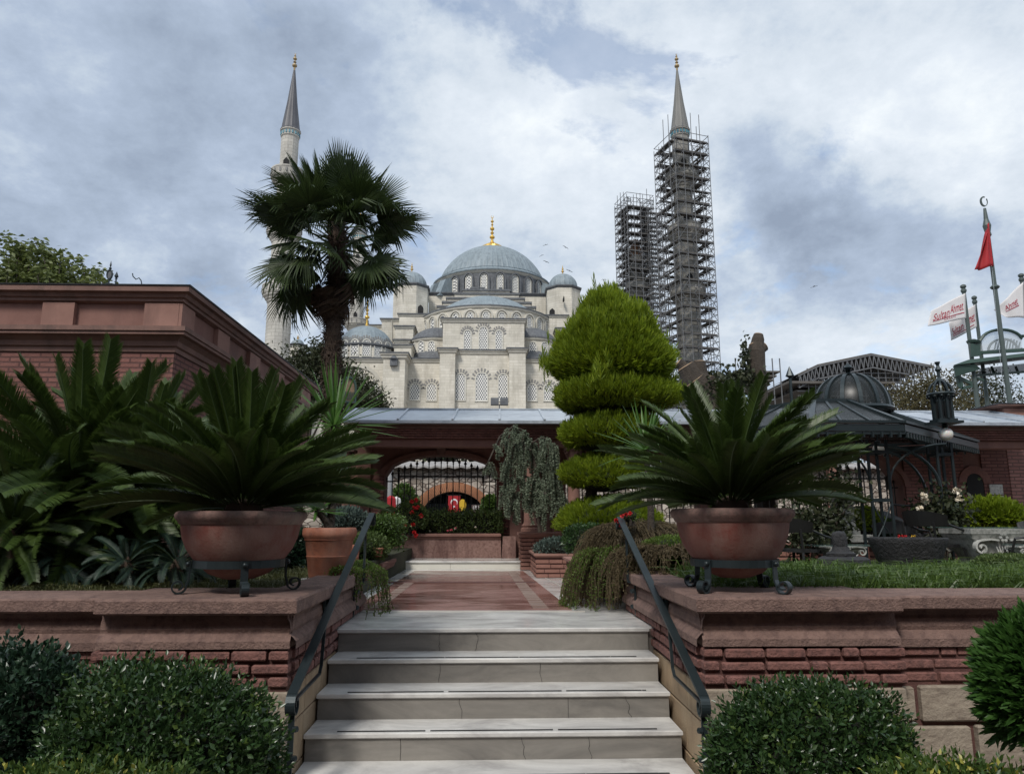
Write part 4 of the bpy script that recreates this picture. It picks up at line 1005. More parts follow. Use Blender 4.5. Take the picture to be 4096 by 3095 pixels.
# ------------------------------------------------------------------ street behind the pavilion
SW = 20.
sw = thing('stone_street_wall', (0, SW, 0), 'old rubble stone wall with a brick arch behind the iron railing', 'stone wall')
zw = at(440, 467, SW).z; ax0, ax1 = Xu(422, SW, 2), Xu(485, SW, 2); zs = at(450, 512, SW).z-.1; zt4 = at(450, 491, SW).z
archwall(MB(), -8, 14, 0, zw, SW, SW+.6, [(ax0, ax1, 0, zs, zt4)], 24).build('rubble', m_rub, sw)
archrim(MB(), ax0, ax1, zs, zt4, SW-.03, SW+.1, .22).build('brick_arch', m_plas, sw)
k = MB(); cxa, hwa = (ax0+ax1)/2, (ax1-ax0)/2
for i in range(58):
    t = pi*(i+.5)/58; c_, s_ = cos(t), sin(t); a = Vector((cxa+hwa*c_, SW-.045, zs+(zt4-zs)*s_)); b = Vector((cxa+(hwa+.25)*c_, SW-.045, zs+(zt4-zs+.25)*s_)); k.bar(a, b, .06, .05, up=(0,-1,0))
k.build('arch_bricks', m_archb, sw)
k = MB(); n_ = 260
V = []; 
for i in range(n_+1):
    x = -8+22*i/n_; w_ = .022*sin(i*pi/2.); V += [(x, SW-.25, zw+.02+w_), (x, SW+2.4, zw+.36+w_*.5), (x, SW-.25, zw-.03+w_)]
k.add(V, [f for i in range(n_) for f in ((3*i,3*i+3,3*i+4,3*i+1),(3*i+2,3*i+5,3*i+3,3*i))])
k.build('tile_roof', m_tile, sw)
MB().box(-8, 14, SW-.0, SW+.5, zw-.0, zw+.015).build('eave_board', m_plank, sw)  # thin plank-coloured board on the wall top under the tiles
MB().box(ax0-1.5, ax1+1.5, SW+2.2, SW+2.3, 0, zw+.1).box(ax0-1.5, ax1+1.5, SW+.61, SW+2.2, zw-.05, zw+.1).build('dark_passage', m_dark, sw)  # added backdrop, near-black in place of the shade inside the arch
k = MB()
for i in range(26): x = ax0+(ax1-ax0)*(i+.5)/26; k.box(x-.012, x+.012, SW+.3, SW+.324, .8, arch_z(-1+2*(i+.5)/26, zs, zt4)-.02)
k.build('arch_grille', m_ironb, sw)
MB().box(ax0-1, ax1+1, SW+1.6, SW+1.65, .3, at(450, 503, SW+1.6).z).build('pale_shopfront', M('shopfront_blue', (.25,.32,.38), (.18,.24,.3), .5, 2), sw)
# hanging flag
def flag_turkish(o, w, h, parent):
    x, y, z = o
    MB().box(x-w/2, x+w/2, y-.004, y+.004, z, z+h).build('cloth', m_flagr, parent)
    def star(cx, cz, r, rot=0): 
        return [(cx+(r if i % 2 == 0 else r*.38)*cos(rot+pi/5*i+pi/2), cz+(r if i % 2 == 0 else r*.38)*sin(rot+pi/5*i+pi/2)) for i in range(10)]
    n = 28; R1 = w*.29; cc = (x, z+h*.60); o_ = []; i_ = []
    R2 = R1*.80; off = R1*.28
    for i in range(n+1):
        a = radians(-90+42)+ (2*pi-radians(84))*i/n*-1
        a = radians(-48)+(radians(276))*i/n
        o_.append((cc[0]+R1*cos(a), cc[1]+R1*sin(a)))
    for i in range(n+1):
        a0 = atan2(o_[0][1]-(cc[1]-off), o_[0][0]-cc[0]); a1 = pi-a0
        a = a0+(a1-a0)*i/n
        rr_ = hypot(o_[0][0]-cc[0], o_[0][1]-(cc[1]-off)); i_.append((cc[0]+rr_*cos(a), cc[1]-off+rr_*sin(a)))
    MB().ringprism(o_, i_, (0, y-.0045, 0), (1,0,0), (0,0,1), (0,1,0), -.002, 0, closed=False).build('crescent', m_wt, parent)
    MB().prism(star(x, z+h*.33, w*.12), (0, y-.0045, 0), (1,0,0), (0,0,1), (0,1,0), -.002, 0).build('star', m_wt, parent)
a, b = at(454, 511.5, SW-.1), at(454, 495, SW-.1)
fr = thing('hanging_flag', (a.x, SW-.1, a.z), 'red flag with white crescent and star hanging in the brick arch', 'flag')
flag_turkish((a.x, SW-.1, a.z), Xu(460, SW-.1, 2)-Xu(448, SW-.1, 2), b.z-a.z, fr)
MB().box(a.x-.2, a.x+.2, SW-.11, SW-.09, b.z, b.z+.02).build('rod', m_ironb, fr)
def signtext(body, size, mat, parent, loc, rot=(pi/2,0,0), name='lettering', ext=.002, sx=1, align='CENTER'):
    c = bpy.data.curves.new(name, 'FONT'); c.body = body; c.size = size; c.extrude = ext; c.align_x = align; c.align_y = 'CENTER'; c.resolution_u = 3
    t = bpy.data.objects.new(name, c); COL.objects.link(t)
    bpy.context.view_layer.update()
    me = bpy.data.meshes.new_from_object(t); bpy.data.objects.remove(t); bpy.data.curves.remove(c); me.name = name
    me.materials.clear(); me.materials.append(mat)
    o = link_mesh(name, me, parent); o.location = Vector(loc)-ORG[parent.name]; o.rotation_euler = rot; o.scale = (sx, 1, 1); return o
p = at(462.5, 504.5, SW-.3)
ys = thing('round_sign', (p.x, p.y, p.z-.2), 'round yellow sign just right of the hanging red flag', 'sign')
n = 24; MB().prism([(.075*1.3*cos(2*pi*i/n)*1.0, .16*sin(2*pi*i/n)) for i in range(n)], p, (1,0,0), (0,0,1), (0,1,0), 0, .02).build('disc', m_yel, ys)
MB().bar((p.x, p.y+.03, p.z), (p.x, p.y+.03, .0), .03).build('post', m_poleg, ys)
p = at(476, 508, SW-.4)
bs_ = thing('letter_sign', (p.x, p.y, p.z-.12), 'small brown sign with a white letter B behind the railing', 'sign')
MB().rbox(p.x-.12, p.x+.12, p.y, p.y+.02, p.z-.12, p.z+.1, .004).build('plate', m_brown, bs_)
signtext('B', .14, m_wt, bs_, (p.x, p.y-.004, p.z+.03)); signtext('(', .12, m_wt, bs_, (p.x-.07, p.y-.004, p.z+.03)); signtext(')', .12, m_wt, bs_, (p.x+.07, p.y-.004, p.z+.03))
MB().bar((p.x, p.y+.03, p.z), (p.x, p.y+.03, 0), .03).build('post', m_poleg, bs_)
p = at(388.5, 511, 18.2); q = at(388.5, 470, 18.2)
gp_ = thing('grey_post', (p.x, p.y, 0), 'pale grey post at the left end of the central arch', 'post'); MB().lathe([(.09,0),(.09,q.z+.3)], (p.x, p.y), 16).build('shaft', M('pale_post', (.4,.41,.42), (.33,.34,.35), .6, 2), gp_)
MB().lathe([(.13,0),(.13,.05),(.09,.08)], (p.x, p.y), 16).build('base', m_leadd, gp_)
p = at(390.5, 513, 17.2); q = at(390.5, 495, 17.2); h = q.z-p.z
um = thing('folded_parasol', (p.x, p.y, 0), 'folded red and white parasol at the left end of the central arch', 'parasol')
k = MB(); k.lathe([(.15,p.z-.5),(.15,p.z),(.11,q.z-.06),(.03,q.z)], (p.x, p.y), 12, mod=lambda kk, r, z: 1+.15*(kk % 2)); k.build('red_canopy', m_flagr, um)
k = MB(); k.lathe([(.12,p.z-.5),(.12,p.z),(.09,q.z-.08),(.02,q.z-.02)], (p.x+.13, p.y+.06), 12, mod=lambda kk, r, z: 1+.15*(kk % 2)); k.build('white_canopy', m_flagw, um)
MB().bar((p.x+.03, p.y, 0), (p.x+.03, p.y, q.z+.05), .03).build('pole', m_poleg, um)
# greenery in front of / above the street wall
for (u, v, w_, h_, D, lab, mt) in ((403,505,26,40,19.2,'climbing greenery on the stone wall left of the brick arch', m_box),(490,506,14,20,19.2,'yellow-green creeper on the stone wall right of the brick arch', m_box),
        (440,450,110,26,25,'dark tree crown above the tiled roof seen through the central arch', m_tree2)):
    S('wall_shrub' if D < 24 else 'tree_crown_shrub', u, v, D, w_, h_, 900, .12 if D < 24 else .3, mt, lab, cat='shrub', ry=.25 if D < 24 else 1.5, aspect=.6)
# ------------------------------------------------------------------ pedestal and planters
def brickbox(root, x0, x1, y0, y1, z0, z1, capz, cap=.03, mat=None, pitch=.062, blen=.2, capname='coping', capm=None):
    MB().box(x0+.012, x1-.012, y0+.012, y1-.012, z0, z1-.001).build('mortar', m_mort, root)
    k = MB(); rr = random.Random(int(abs(x0)*1000)); z = z0+.004; r_ = 0
    while z+pitch*.7 < z1:
        for (ax, s0, s1) in (('x', x0, x1), ('l', y0, y1), ('r', y0, y1)):
            s = s0-(rr.uniform(0, blen) if r_ % 2 else 0)
            while s < s1:
                e = s+blen*rr.uniform(.8, 1.15); a, b = max(s, s0)+.005, min(e, s1)-.005
                j = rr.uniform(-.004, .004)
                if b-a > .02:
                    if ax == 'x': k.rbox(a, b, y0-.002+j, y0+.04, z, z+pitch*.72, .004)
                    elif ax == 'l': k.rbox(x0-.002+j, x0+.04, a, b, z, z+pitch*.72, .004)
                    else: k.rbox(x1-.04, x1+.002+j, a, b, z, z+pitch*.72, .004)
                s = e
        z += pitch; r_ += 1
    k.build('brickwork', mat or m_pbrk, root)
    c = MB(); rectprof(c, x0, x1, y0, y1, [(-.01, z1), (.0, z1+.001), (cap*.5, z1+capz*.35), (cap, z1+capz*.5), (cap, z1+capz)]); c.build(capname, capm or m_plasl, root)
pd = thing('brick_pedestal', (Xu(539, 11.5, 1.2), 11.5, ZP), 'brick pedestal carrying the pink column right of the marble step', 'pedestal')
brickbox(pd, Xu(521, 11.45, 1.2), Xu(590, 11.45, 1.2), 11.45, 12.3, ZP, at(540, 537, 11.45).z, .07)
pa = thing('brick_planter', (Xu(557, 9.6, 1.2), 9.6, ZP), 'low brick planter with grey cushion plants beside the pedestal', 'planter', 'brick planters along the terrace')
brickbox(pa, Xu(536, 9.9, 1.2), Xu(581, 9.9, 1.2), 9.9, 11.2, ZP, at(558, 557, 9.9).z, .05)
pb = thing('brick_planter', (.93, 7.6, ZP), 'long brick planter right of the paving, under the conical topiary', 'planter', 'brick planters along the terrace')
brickbox(pb, .90, 1.9, 7.35, 8.75, ZP, 1.235, .05, blen=.12)
pl = thing('stone_planter', (Xu(369, 9.0, 1.1), 9.0, ZP), 'flared pink stone planter left of the paving holding box shrubs', 'planter')
x0, x1 = Xu(350, 9.0, 1.1), Xu(378, 9.0, 1.1)
k = MB(); rectprof(k, x0, x1, 9.0, 10.2, [(.0,1.07),(.03,1.09),(.05,1.14),(.06,1.15),(.06,1.19),(.0,1.195)]); k.build('tray', m_plasl, pl)
k = MB(); rectprof(k, x0+.05, x1-.05, 9.05, 10.1, [(0,.951),(0,1.069)]); 
for i in range(14): k.box(x0+.06+i*(x1-x0-.12)/14, x0+.06+(i+.55)*(x1-x0-.12)/14, 9.03, 9.05, .955, 1.068)
k.build('base', m_redst, pl)
# cushion plants etc
S('cushion_plant', 558, 548, 10.2, 44, 20, 1600, .05, m_blue, 'grey-green cushion plant filling the low brick planter', cat='plant')
S('dark_shrub', 588, 541, 9.4, 50, 34, 2600, .05, m_shr, 'dark leafy shrub below the topiary in the long brick planter', cat='shrub')
bxh = boxhedge('box_shrub', Xu(365, 9.4, 1.4), Xu(398, 9.4, 1.4), 9.35, 10.0, at(380,546,9.4).z, at(380,519,9.4).z, 3500, .04, m_box, 'clipped box shrub with bright new tips left of the paving', 'shrub')
S('juniper', 346, 521, 8.2, 44, 26, 2000, .05, m_blue, 'blue-grey juniper behind the terracotta pot', cat='shrub')
S('leafy_shrub', 366, 549, 8.9, 44, 30, 2600, .045, m_hedge, 'green leafy shrub below the clipped box shrub', cat='shrub')
S('leafy_shrub', 295, 553, 7.0, 44, 46, 2600, .05, m_shr2, 'dark green leafy shrub between the clay bowl and the terracotta pot', cat='shrub')
def tpot(u, vt, vb, D, wu, lab, zb=None, name='terracotta_pot', group=None):
    a = at(u, vb, D); zb = a.z if zb is None else zb; zt_ = at(u, vt, D).z; r = wu/2*pxm(a); h = zt_-zb; c = (a.x, a.y)
    root = thing(name, (c[0], c[1], zb), lab, 'flower pot', group)
    b = MB().lathe([(r*.68,zb),(r*.70,zb+.02*h),(r*.80,zb+.42*h),(r*.815,zb+.43*h),(r*.815,zb+.445*h),(r*.80,zb+.45*h),(r*.88,zb+.74*h),(r*.92,zb+.76*h)], c, 48); auto_smooth(b.build('body', m_terra, root), 50)
    b = MB().lathe([(r*.90,zb+.755*h),(r*.93,zb+.80*h),(r*.98,zb+.83*h),(r*1.0,zb+.88*h),(r*.99,zb+.97*h),(r*.95,zt_),(r*.84,zt_),(r*.8,zt_-.1*h),(0,zt_-.1*h)], c, 48); auto_smooth(b.build('rim', m_terra, root), 50)
    MB().lathe([(0,zt_-.095*h),(r*.8,zt_-.095*h),(0,zt_-.07*h)], c, 20).build('soil', m_soil, root); return root, c, zt_
tp, tc, tz = tpot(328, 527, 572, 5.95, 53.6, 'smooth terracotta pot holding a yucca behind the left handrail', 1.25)
tag(MB().rbox(tc[0]-.17, tc[0]+.17, tc[1]-.17, tc[1]+.17, 1.246, 1.262, .003).build('pot_saucer', m_marb, org=(tc[0], tc[1], 1.246)), 'pale stone slab under the terracotta yucca pot', 'slab')
tpot(353.5, 544, 566, 7.6, 12, 'small terracotta pot half hidden behind the left handrail', name='small_pot')
tpot(378, 547, 556, 8.8, 11, 'small terracotta pot under the clipped box shrub', name='small_pot')
# ------------------------------------------------------------------ yuccas
def yucca(base, crowns, L_, nl, w, mat, lab, trunk_r=.03, seed=0):
    rr = random.Random(seed); root = thing('yucca', base, lab, 'yucca')
    k = MB(); b = Vector(base)
    for c in crowns: k.tube([b, b.lerp(Vector(c), .5)+Vector((.02,0,0)), c], [trunk_r*1.2, trunk_r, trunk_r*.9], 8)
    k.build('trunk', m_bark, root)
    for ci, c in enumerate(crowns):
        V = []; T = []
        for i in range(nl):
            t = (i+.5)/nl; el = radians(85-100*t**.9+rr.uniform(-8,8)); az = i*2.39996+rr.uniform(-.3,.3); l = L_[ci]*rr.uniform(.8,1.1)
            d = Vector((cos(az)*cos(el), sin(az)*cos(el), sin(el))); s = Vector((-sin(az), cos(az), 0)); p = Vector(c); m0 = len(V); bend = rr.uniform(.05,.3)
            nu = s.cross(d)
            for (q, ww, dr) in ((0,.5,0),(.35,1,.04),(.7,.75,.16)):
                P = p+d*l*q-Vector((0,0,bend*dr*l)); V += [P-s*w*ww*.5+nu*w*.2, P, P+s*w*ww*.5+nu*w*.2]
            V.append(p+d*l-Vector((0,0,bend*.35*l)))
            for r_ in range(2):
                for j in range(2): a0 = m0+r_*3+j; T += [(a0,a0+1,a0+4),(a0,a0+4,a0+3)]
            T += [(m0+6,m0+7,m0+9),(m0+7,m0+8,m0+9)]
        mk('leaf_crown', [tuple(v) for v in V], np.array(T), mat, root)
    return root
yc = at(334, 425, 6.05); y2 = at(318, 512, 5.95)
yucca((tc[0], tc[1], tz-.03), [yc, (y2.x, y2.y-.05, y2.z+.02)], [.62, .26], 46, .026, m_yuc, 'tall yucca with long spiky blades behind the left cycad')
yr = at(646, 449, 6.5)
yucca((yr.x+.01, 6.5, 1.26), [yr], [.50], 44, .026, m_yuc, 'yucca with spiky blades behind the right cycad', seed=4)
# ------------------------------------------------------------------ topiary cypress
def topiary():
    D = 10.2; b = at(604, 556, D); root = thing('topiary_cypress', (b.x, D, 1.2), 'bright green cypress clipped into stacked tiers right of centre', 'topiary tree')
    tp_ = at(610, 330, D); k = MB(); k.tube([(b.x-.1, D, 1.2), at(590, 500, D), at(597, 450, D), at(606, 400, D), tp_], [.09,.08,.075,.07,.03], 10)
    for (u, v, u2, v2) in ((588,500,570,540),(590,500,615,545),(596,450,620,470)): k.tube([at(u,v,D), at(u2,v2,D-.1)], [.04,.02], 6)
    k.build('trunk', m_bark, root)
    s = pxm(tp_)
    tiers = [((611,363),57,30,56,5200,.19,.9,1.0),((610,346),47,33,46,4200,.21,1.4,1.0),((607,327),27,32,27,2400,.24,2.2,1.0),((613,397),56,22,54,5200,.16,1.1,1),((609,434),47,19,44,4200,.13,.9,1),((605,475),42,18,40,3800,.12,.8,1),((608,519),45,20,44,3600,.12,.8,1)]
    for (c, rx, rz, ry, n, sz, up, q) in tiers:
        P0 = at(*c, D); r = np.array([rx*s, ry*s, rz*s]); bp = mkbumps(18, .22, .09)
        P, Nn = blob_points(n, np.array(P0), r, shell=.16, bumps=bp, zmin=-.75)
        Dr = Nn*.8+RNG.normal(size=P.shape)*.25; Dr[:, 2] += up; keep = P[:, 2] > P0.z-r[2]*.62
        P, Dr = P[keep], Dr[keep]
        spray_cloud(P-unit(Dr)*sz*.4, Dr, sz*(.55+.75*RNG.random(len(P))), m_cyp, root, 'foliage_tier', k=11, wid=.065)
        core(root, np.array(P0), r, m_cypd, bp, .88, 'tier_filler')  # dark blocker added inside each tier
    # flame tips at the top
    P = np.array([at(u, v, D+dz) for (u, v, dz) in ((606,300,0),(604,306,0),(608,306,.05),(588,312,0),(590,316,.05),(586,330,0),(622,326,0),(633,336,0),(598,312,-.1),(614,316,-.1),(560,340,0),(650,342,0),(665,352,0),(574,330,0),(598,372,-.75),(606,370,-.75),(545,366,0),(670,384,.2),(676,392,.2))])
    P = np.repeat(P, 26, 0); P = P+RNG.normal(size=P.shape)*np.array([.05,.05,.09])
    spray_cloud(P-np.array([0,0,.1]), np.tile([0,0,1.], (len(P), 1))+RNG.normal(size=P.shape)*.14, .24*(.6+.7*RNG.random(len(P))), m_cyp, root, 'flame_tips', k=13, wid=.055)
topiary()
# ------------------------------------------------------------------ weeping cedar
def weeping():
    D = 10.9; rr = random.Random(5); base = at(538, 530, D); root = thing('weeping_cedar', (base.x, D, 1.2), 'weeping blue cedar hanging over the pink column in the centre', 'tree')
    br = [[(540,532),(538,500),(536,470),(531,443),(513,426),(500,436),(489,460),(482,473)], [(531,443),(541,437),(550,439),(556,452)], [(531,450),(520,440),(508,452),(502,470)],
          [(536,480),(522,474),(508,482),(498,500)], [(536,480),(552,480),(562,492),(566,508)], [(536,470),(546,462),(553,470)], [(513,426),(524,430),(532,440)], [(536,490),(520,492),(510,505)], [(536,490),(548,494),(556,508)]]
    k = MB(); strands = []
    for bi, b in enumerate(br):
        pts = [at(u, v, D+rr.uniform(-.15,.15)) for u, v in b]; n = len(pts)
        k.tube(pts, [(.035 if bi == 0 else .018)*(1-.75*i/(n-1)) for i in range(n)], 6)
        for i in range(n-1):
            if bi == 0 and i < 3: continue
            for q in range(5 if bi in (0,1,2,5,6) else 8):
                p = pts[i].lerp(pts[i+1], rr.random())+Vector((rr.uniform(-.06,.06), rr.uniform(-.15,.15), rr.uniform(-.04,.04)))
                l = rr.uniform(.15, .75) if bi in (1,2,5,6) else rr.uniform(.12, .5)
                if bi == 0 and i > 4: l *= .45
                strands.append((p, l, rr.uniform(-.12,.12), rr.uniform(-.12,.12)))
    k.build('trunk', m_bark, root)
    Ps = []; Ds = []; tw = MB()
    for (p, l, dx, dy) in strands:
        m = max(4, int(l/.011)); pr = None; pts = []
        for i in range(m):
            t = i/(m-1); q = p+Vector((dx*t**.6, dy*t**.6, -l*t)); pts.append(q)
            for _ in range(7):
                a = rr.uniform(0, 2*pi); Ps.append(q); Ds.append((cos(a), sin(a), rr.uniform(-.6,.3)))
        tw.tube([pts[0], pts[len(pts)//2], pts[-1]], .003, 3, False)
    tw.build('twigs', m_bark, root)
    P = np.array([tuple(x) for x in Ps]); V, T = leaves(P, np.array(Ds), .042, .013, .1); mk('foliage', V, T, m_cedar, root)
weeping()
# ------------------------------------------------------------------ trailing plants over the right wall
def trailer(name, c, r, n, strands, lab, mats, seed, zfall, xdir):
    rr = random.Random(seed); c = Vector(c); root = thing(name, (c.x, c.y, c.z-r[2]), lab, 'trailing plant')
    V = MB(); Ps = []; Ds = []
    for i in range(strands):
        a = rr.uniform(0, 2*pi); q = sqrt(rr.random()); s = c+Vector((cos(a)*q*r[0]*.5, sin(a)*q*r[1]*.5, r[2]*rr.uniform(.3,.8)*(1-.3*q)))
        out = Vector((cos(a)*r[0]*1.0, sin(a)*r[1]*1.0, 0)); 
        pts = [s]; L_ = rr.uniform(.6, 1.25)
        for j in range(1, 9):
            t = j/8*L_; pts.append(s+out*(1-(1-min(t,1))**1.6)*.95+Vector((rr.uniform(-.015,.015), rr.uniform(-.015,.015), .10*sin(pi*min(t,1)*.6)-(r[2]*1.6+zfall*max(0, -cos(a)*xdir*-1))*t*t)))
        for j in range(len(pts)): pts[j].z = max(pts[j].z, .965 if (pts[j].x < 1.1 or pts[j].y > 6.42) else 1.29)
        V.tube(pts, .0028, 3, False)
        for j in range(1, len(pts)):
            for _ in range(n): Ps.append(pts[j-1].lerp(pts[j], rr.random())); Ds.append((rr.gauss(0,1), rr.gauss(0,1), rr.gauss(.2,1)))
    V.build('stems', mats[0], root)
    P = np.array([tuple(x) for x in Ps]); L, T = leaves(P, np.array(Ds), .020*(.6+.8*RNG.random(len(P))), .011); mk('foliage', L, T, mats[1], root); return root
p = at(640, 530, 6.05)
trailer('trailing_rosemary', (1.36, 6.95, 1.50), (.46, .50, .27), 4, 620, 'brown-stemmed trailing plant tumbling over the end of the right wall', (m_trail, m_trail), 1, .5, -1)
trailer('trailing_sedum', (1.20, 6.72, 1.36), (.40, .42, .15), 6, 420, 'greenish trailing plant hanging down onto the top step at right', (m_trail, m_trailg), 2, .45, -1)
rt = S('ground_shrub', 672, 549, 6.25, 66, 26, 4200, .022, m_trailg, 'low bright green mound between the right handrail and the red bowl', cat='plant', up=.6)
rf = S('cigar_flower', 628, 515, 6.35, 22, 16, 300, .02, m_trailg, 'small red flowers at the top of the right handrail', cat='flower'); flowers(rf, [at(u, v, 6.2) for u, v in ((622,515),(626,514),(619,521),(621,525),(630,513),(616,520))], .02, m_redf)
trailer('dry_trailing_plant', (1.52, 6.15, 1.38), (.42, .30, .16), 4, 380, 'tangle of brown stems between the right handrail and the red bowl', (m_trail, m_trail), 6, .1, -1)
trailer('trailing_sedum', (-1.12, 6.25, 1.26), (.2, .4, .06), 6, 200, 'wispy green plant hanging off the end of the left wall', (m_trail, m_trailg), 3, .3, 1)
# ------------------------------------------------------------------ fan palm
def fan_mesh(name, pet, blade, n, span, droop, cup, mats, seed=0, tipdroop=.0, w=.030):
    rg = random.Random(seed); mb = MB()
    mb.tube([(0,0,0),(pet*.5,0,.02*pet),(pet,0,0)], [.014,.009,.007], 5); V = list(mb.v); Fs = list(mb.f); mi = [0]*len(Fs)
    for i in range(n):
        a = radians(-span/2+span*i/(n-1)+rg.uniform(-.8,.8)); l = blade*(1-.28*abs(a)/radians(span/2))*rg.uniform(.92,1.06)
        d = Vector((cos(a), sin(a), 0)); s = Vector((-sin(a), cos(a), 0)); h = Vector((pet,0,0)); b = len(V); lim = rg.random() < tipdroop
        for (q, ww) in ((.03,.12),(.35,.8),(.6,1.),(.82,.7),(1.,.06)):
            zz = cup*q*(1-abs(a)/3)*l - droop*l*q*q - (l*.45*max(0, q-.58)**1.2*2.2 if lim else 0)
            rad = l*q*(1-.25*droop*q) - (l*.3*max(0, q-.6) if lim else 0)
            P = h+d*rad+Vector((0,0,zz)); V += [tuple(P-s*w*ww*.5), tuple(P+Vector((0,0,-w*ww*.28))), tuple(P+s*w*ww*.5)]
        for r_ in range(4):
            for j in range(2): o = b+r_*3+j; Fs.append([o,o+1,o+4,o+3]); mi.append(1)
    me = bpy.data.meshes.new(name); me.from_pydata(V, [], Fs); me.update()
    for m in mats: me.materials.append(m)
    me.polygons.foreach_set('material_index', mi); return me
def fanpalm():
    D = 10.5; c = at(336, 222, D); b = at(336, 400, D); rr = random.Random(9)
    root = thing('fan_palm', (b.x, D, 1.2), 'tall fan palm with shaggy trunk left of the mosque', 'palm tree')
    n = 44; pts = [Vector((b.x+(c.x-b.x)*t**1.2+.03*sin(t*9), D, 1.2+(c.z-1.2)*t)) for t in [i/n for i in range(n+1)]]
    k = MB(); k.tube(pts, [(.095+.04*(i/n))*(1+.10*sin(i*2.3)) for i in range(n+1)], 14); TK = k
    P = []; Dd = []
    for i in range(5200):
        t = rr.random(); j = min(int(t*n), n-1); p = pts[j].lerp(pts[j+1], t*n-j); a = rr.uniform(0, 2*pi); r = (.09+.04*t)
        P.append(p+Vector((cos(a)*r, sin(a)*r, 0))); Dd.append((cos(a)*.6, sin(a)*.6, rr.uniform(-1.2,.5)))
    P = np.array([tuple(x) for x in P]); V, T = leaves(P, np.array(Dd), .075*(.4+RNG.random(len(P))), .014, .1); mk('fibre', V, T, m_fibre, root)
    k = TK
    for i in range(90):
        t = rr.uniform(.15,.97); j = int(t*n); a = rr.uniform(0,2*pi); r = .09+.04*t; p = pts[j]; k.bar(p+Vector((cos(a)*r*.8, sin(a)*r*.8, 0)), p+Vector((cos(a)*(r+.06), sin(a)*(r+.06), .05)), .035, .012)
    TK.build('trunk', m_fibre, root)
    g = [fan_mesh('fan_leaf_%d' % i, p_, bl, 46, sp, dr, cu, (m_cycr, m_fan), i, td) for i, (p_, bl, sp, dr, cu, td) in enumerate(((.62,.66,215,.10,.25,.05),(.6,.68,205,.22,.1,.35),(.55,.66,200,.45,0,.6),(.66,.64,190,.12,.15,.2)))]
    dm = [fan_mesh('dead_fan_leaf_%d' % i, .42, .6, 34, 130, .5, 0, (m_fibre, m_fanb), 20+i, .7, .026) for i in range(2)]
    crown = Vector((c.x, D, c.z-.10)); N_ = 44
    for i in range(N_):
        t = (i+.5)/N_; el = radians(84-132*t**.85+rr.uniform(-17,17)); az = i*2.39996+rr.uniform(-.35,.35)
        me = g[0] if el > radians(40) else (rr.choice([g[0], g[3], g[1]]) if el > radians(5) else rr.choice([g[1], g[2]]))
        O = crown+Vector((cos(az), sin(az), 0))*.10-Vector((0,0,.45*t)); frond_at(me, root, O, az, el, rr.uniform(-.9,.9), rr.uniform(.72, 1.2))
    for (az, el, s_, gi) in ((pi, 57, 1.05, 0), (pi-.35, 47, 1.1, 3), (pi+.3, 50, 1.08, 0), (pi+.5, 36, 1.1, 1), (.1, 50, 1.1, 0), (-.3, 12, 1.15, 1), (.2, 8, 1.2, 3), (-1.45, 18, .8, 1), (-1.9, 2, .9, 2), (-1.1, -4, .95, 1), (-1.6, 40, .8, 0), (-2.3, 24, .95, 1), (-.8, 28, .95, 3), (pi+.6, 12, 1.15, 1), (pi+.1, 4, 1.1, 3)):
        frond_at(g[gi], root, crown, az, radians(el), rr.uniform(-.3,.3), s_)
    for i in range(16):
        az = i*2.39996*1.3; O = crown-Vector((0,0,.5+.35*rr.random())); frond_at(dm[i%2], root, O, az, radians(rr.uniform(-86,-52)), rr.uniform(-.4,.4), rr.uniform(.8,1.1), 'dead_frond')
fanpalm()
# ------------------------------------------------------------------ background trees
def shoottree(name, D, shoots, lab, seed):
    rr = random.Random(seed); b0 = at(shoots[0][0][0], 300, D); root = thing(name, (b0.x, D, 0), lab, 'tree'); k = MB(); k.tube([(b0.x, D, 0), (b0.x, D, b0.z-.5)], [.16, .1], 8); P = []; Dd = []
    for (p0, p1) in shoots:
        a, e = at(*p0, D+rr.uniform(-.8,.8)), at(*p1, D+rr.uniform(-.8,.8)); bend = Vector((rr.uniform(-.1,.1), 0, .12)); k.tube([Vector((b0.x, D, b0.z-.6)), a], [.04,.02], 5); m = a.lerp(e,.5)+bend; k.tube([a, m, e], [.02,.012,.004], 5); L_ = (e-a).length
        for i in range(int(L_/.016)):
            t = rr.random()**.8; q = (a.lerp(m, t*2) if t < .5 else m.lerp(e, t*2-1)); P.append(q+Vector((rr.gauss(0,.07), rr.gauss(0,.12), rr.gauss(0,.05)))); Dd.append((rr.choice([-1,1])*rr.uniform(.5,1.2), rr.gauss(0,.5), rr.uniform(-.5,.35)))
    k.build('trunk', m_bark, root); P = np.array([tuple(x) for x in P]); V, T = leaves(P, np.array(Dd), .16*(.6+.6*RNG.random(len(P))), .075, .15, droop=.25); mk('crown', V, T, m_tree, root); return root
rs_ = random.Random(2); sh = []
for i in range(34): u0 = rs_.uniform(-30, 62); u1 = u0+rs_.uniform(-16, 6); sh.append(((u0, rs_.uniform(285,300)), (u1, rs_.uniform(238,268)+max(0, u1-30)*.25)))
for i in range(60): u0 = rs_.uniform(-30, 64); sh.append(((u0, 305), (u0+rs_.uniform(-9, 9), rs_.uniform(266,278))))
sh += [((30,285),(4,233)),((25,280),(14,240)),((50,285),(33,238)),((62,285),(40,246)),((-4,280),(-12,230))]
shoottree('leafy_tree', 17, sh, 'leafy green tree with upswept shoots behind the roof at the upper left', 3)
sh = [((70,300),(64,262)),((80,300),(68,255)),((88,300),(80,258)),((96,305),(86,268)),((102,305),(97,268)),((104,300),(99,274)),((92,305),(74,276)),((84,300),(92,276)),((75,305),(70,280)),((98,305),(88,280)),((70,305),(80,280))]
shoottree('leafy_tree', 17.5, sh, 'thin leafy shoots just left of the oval roof ornament', 5)
a = at(312, 372, 26)
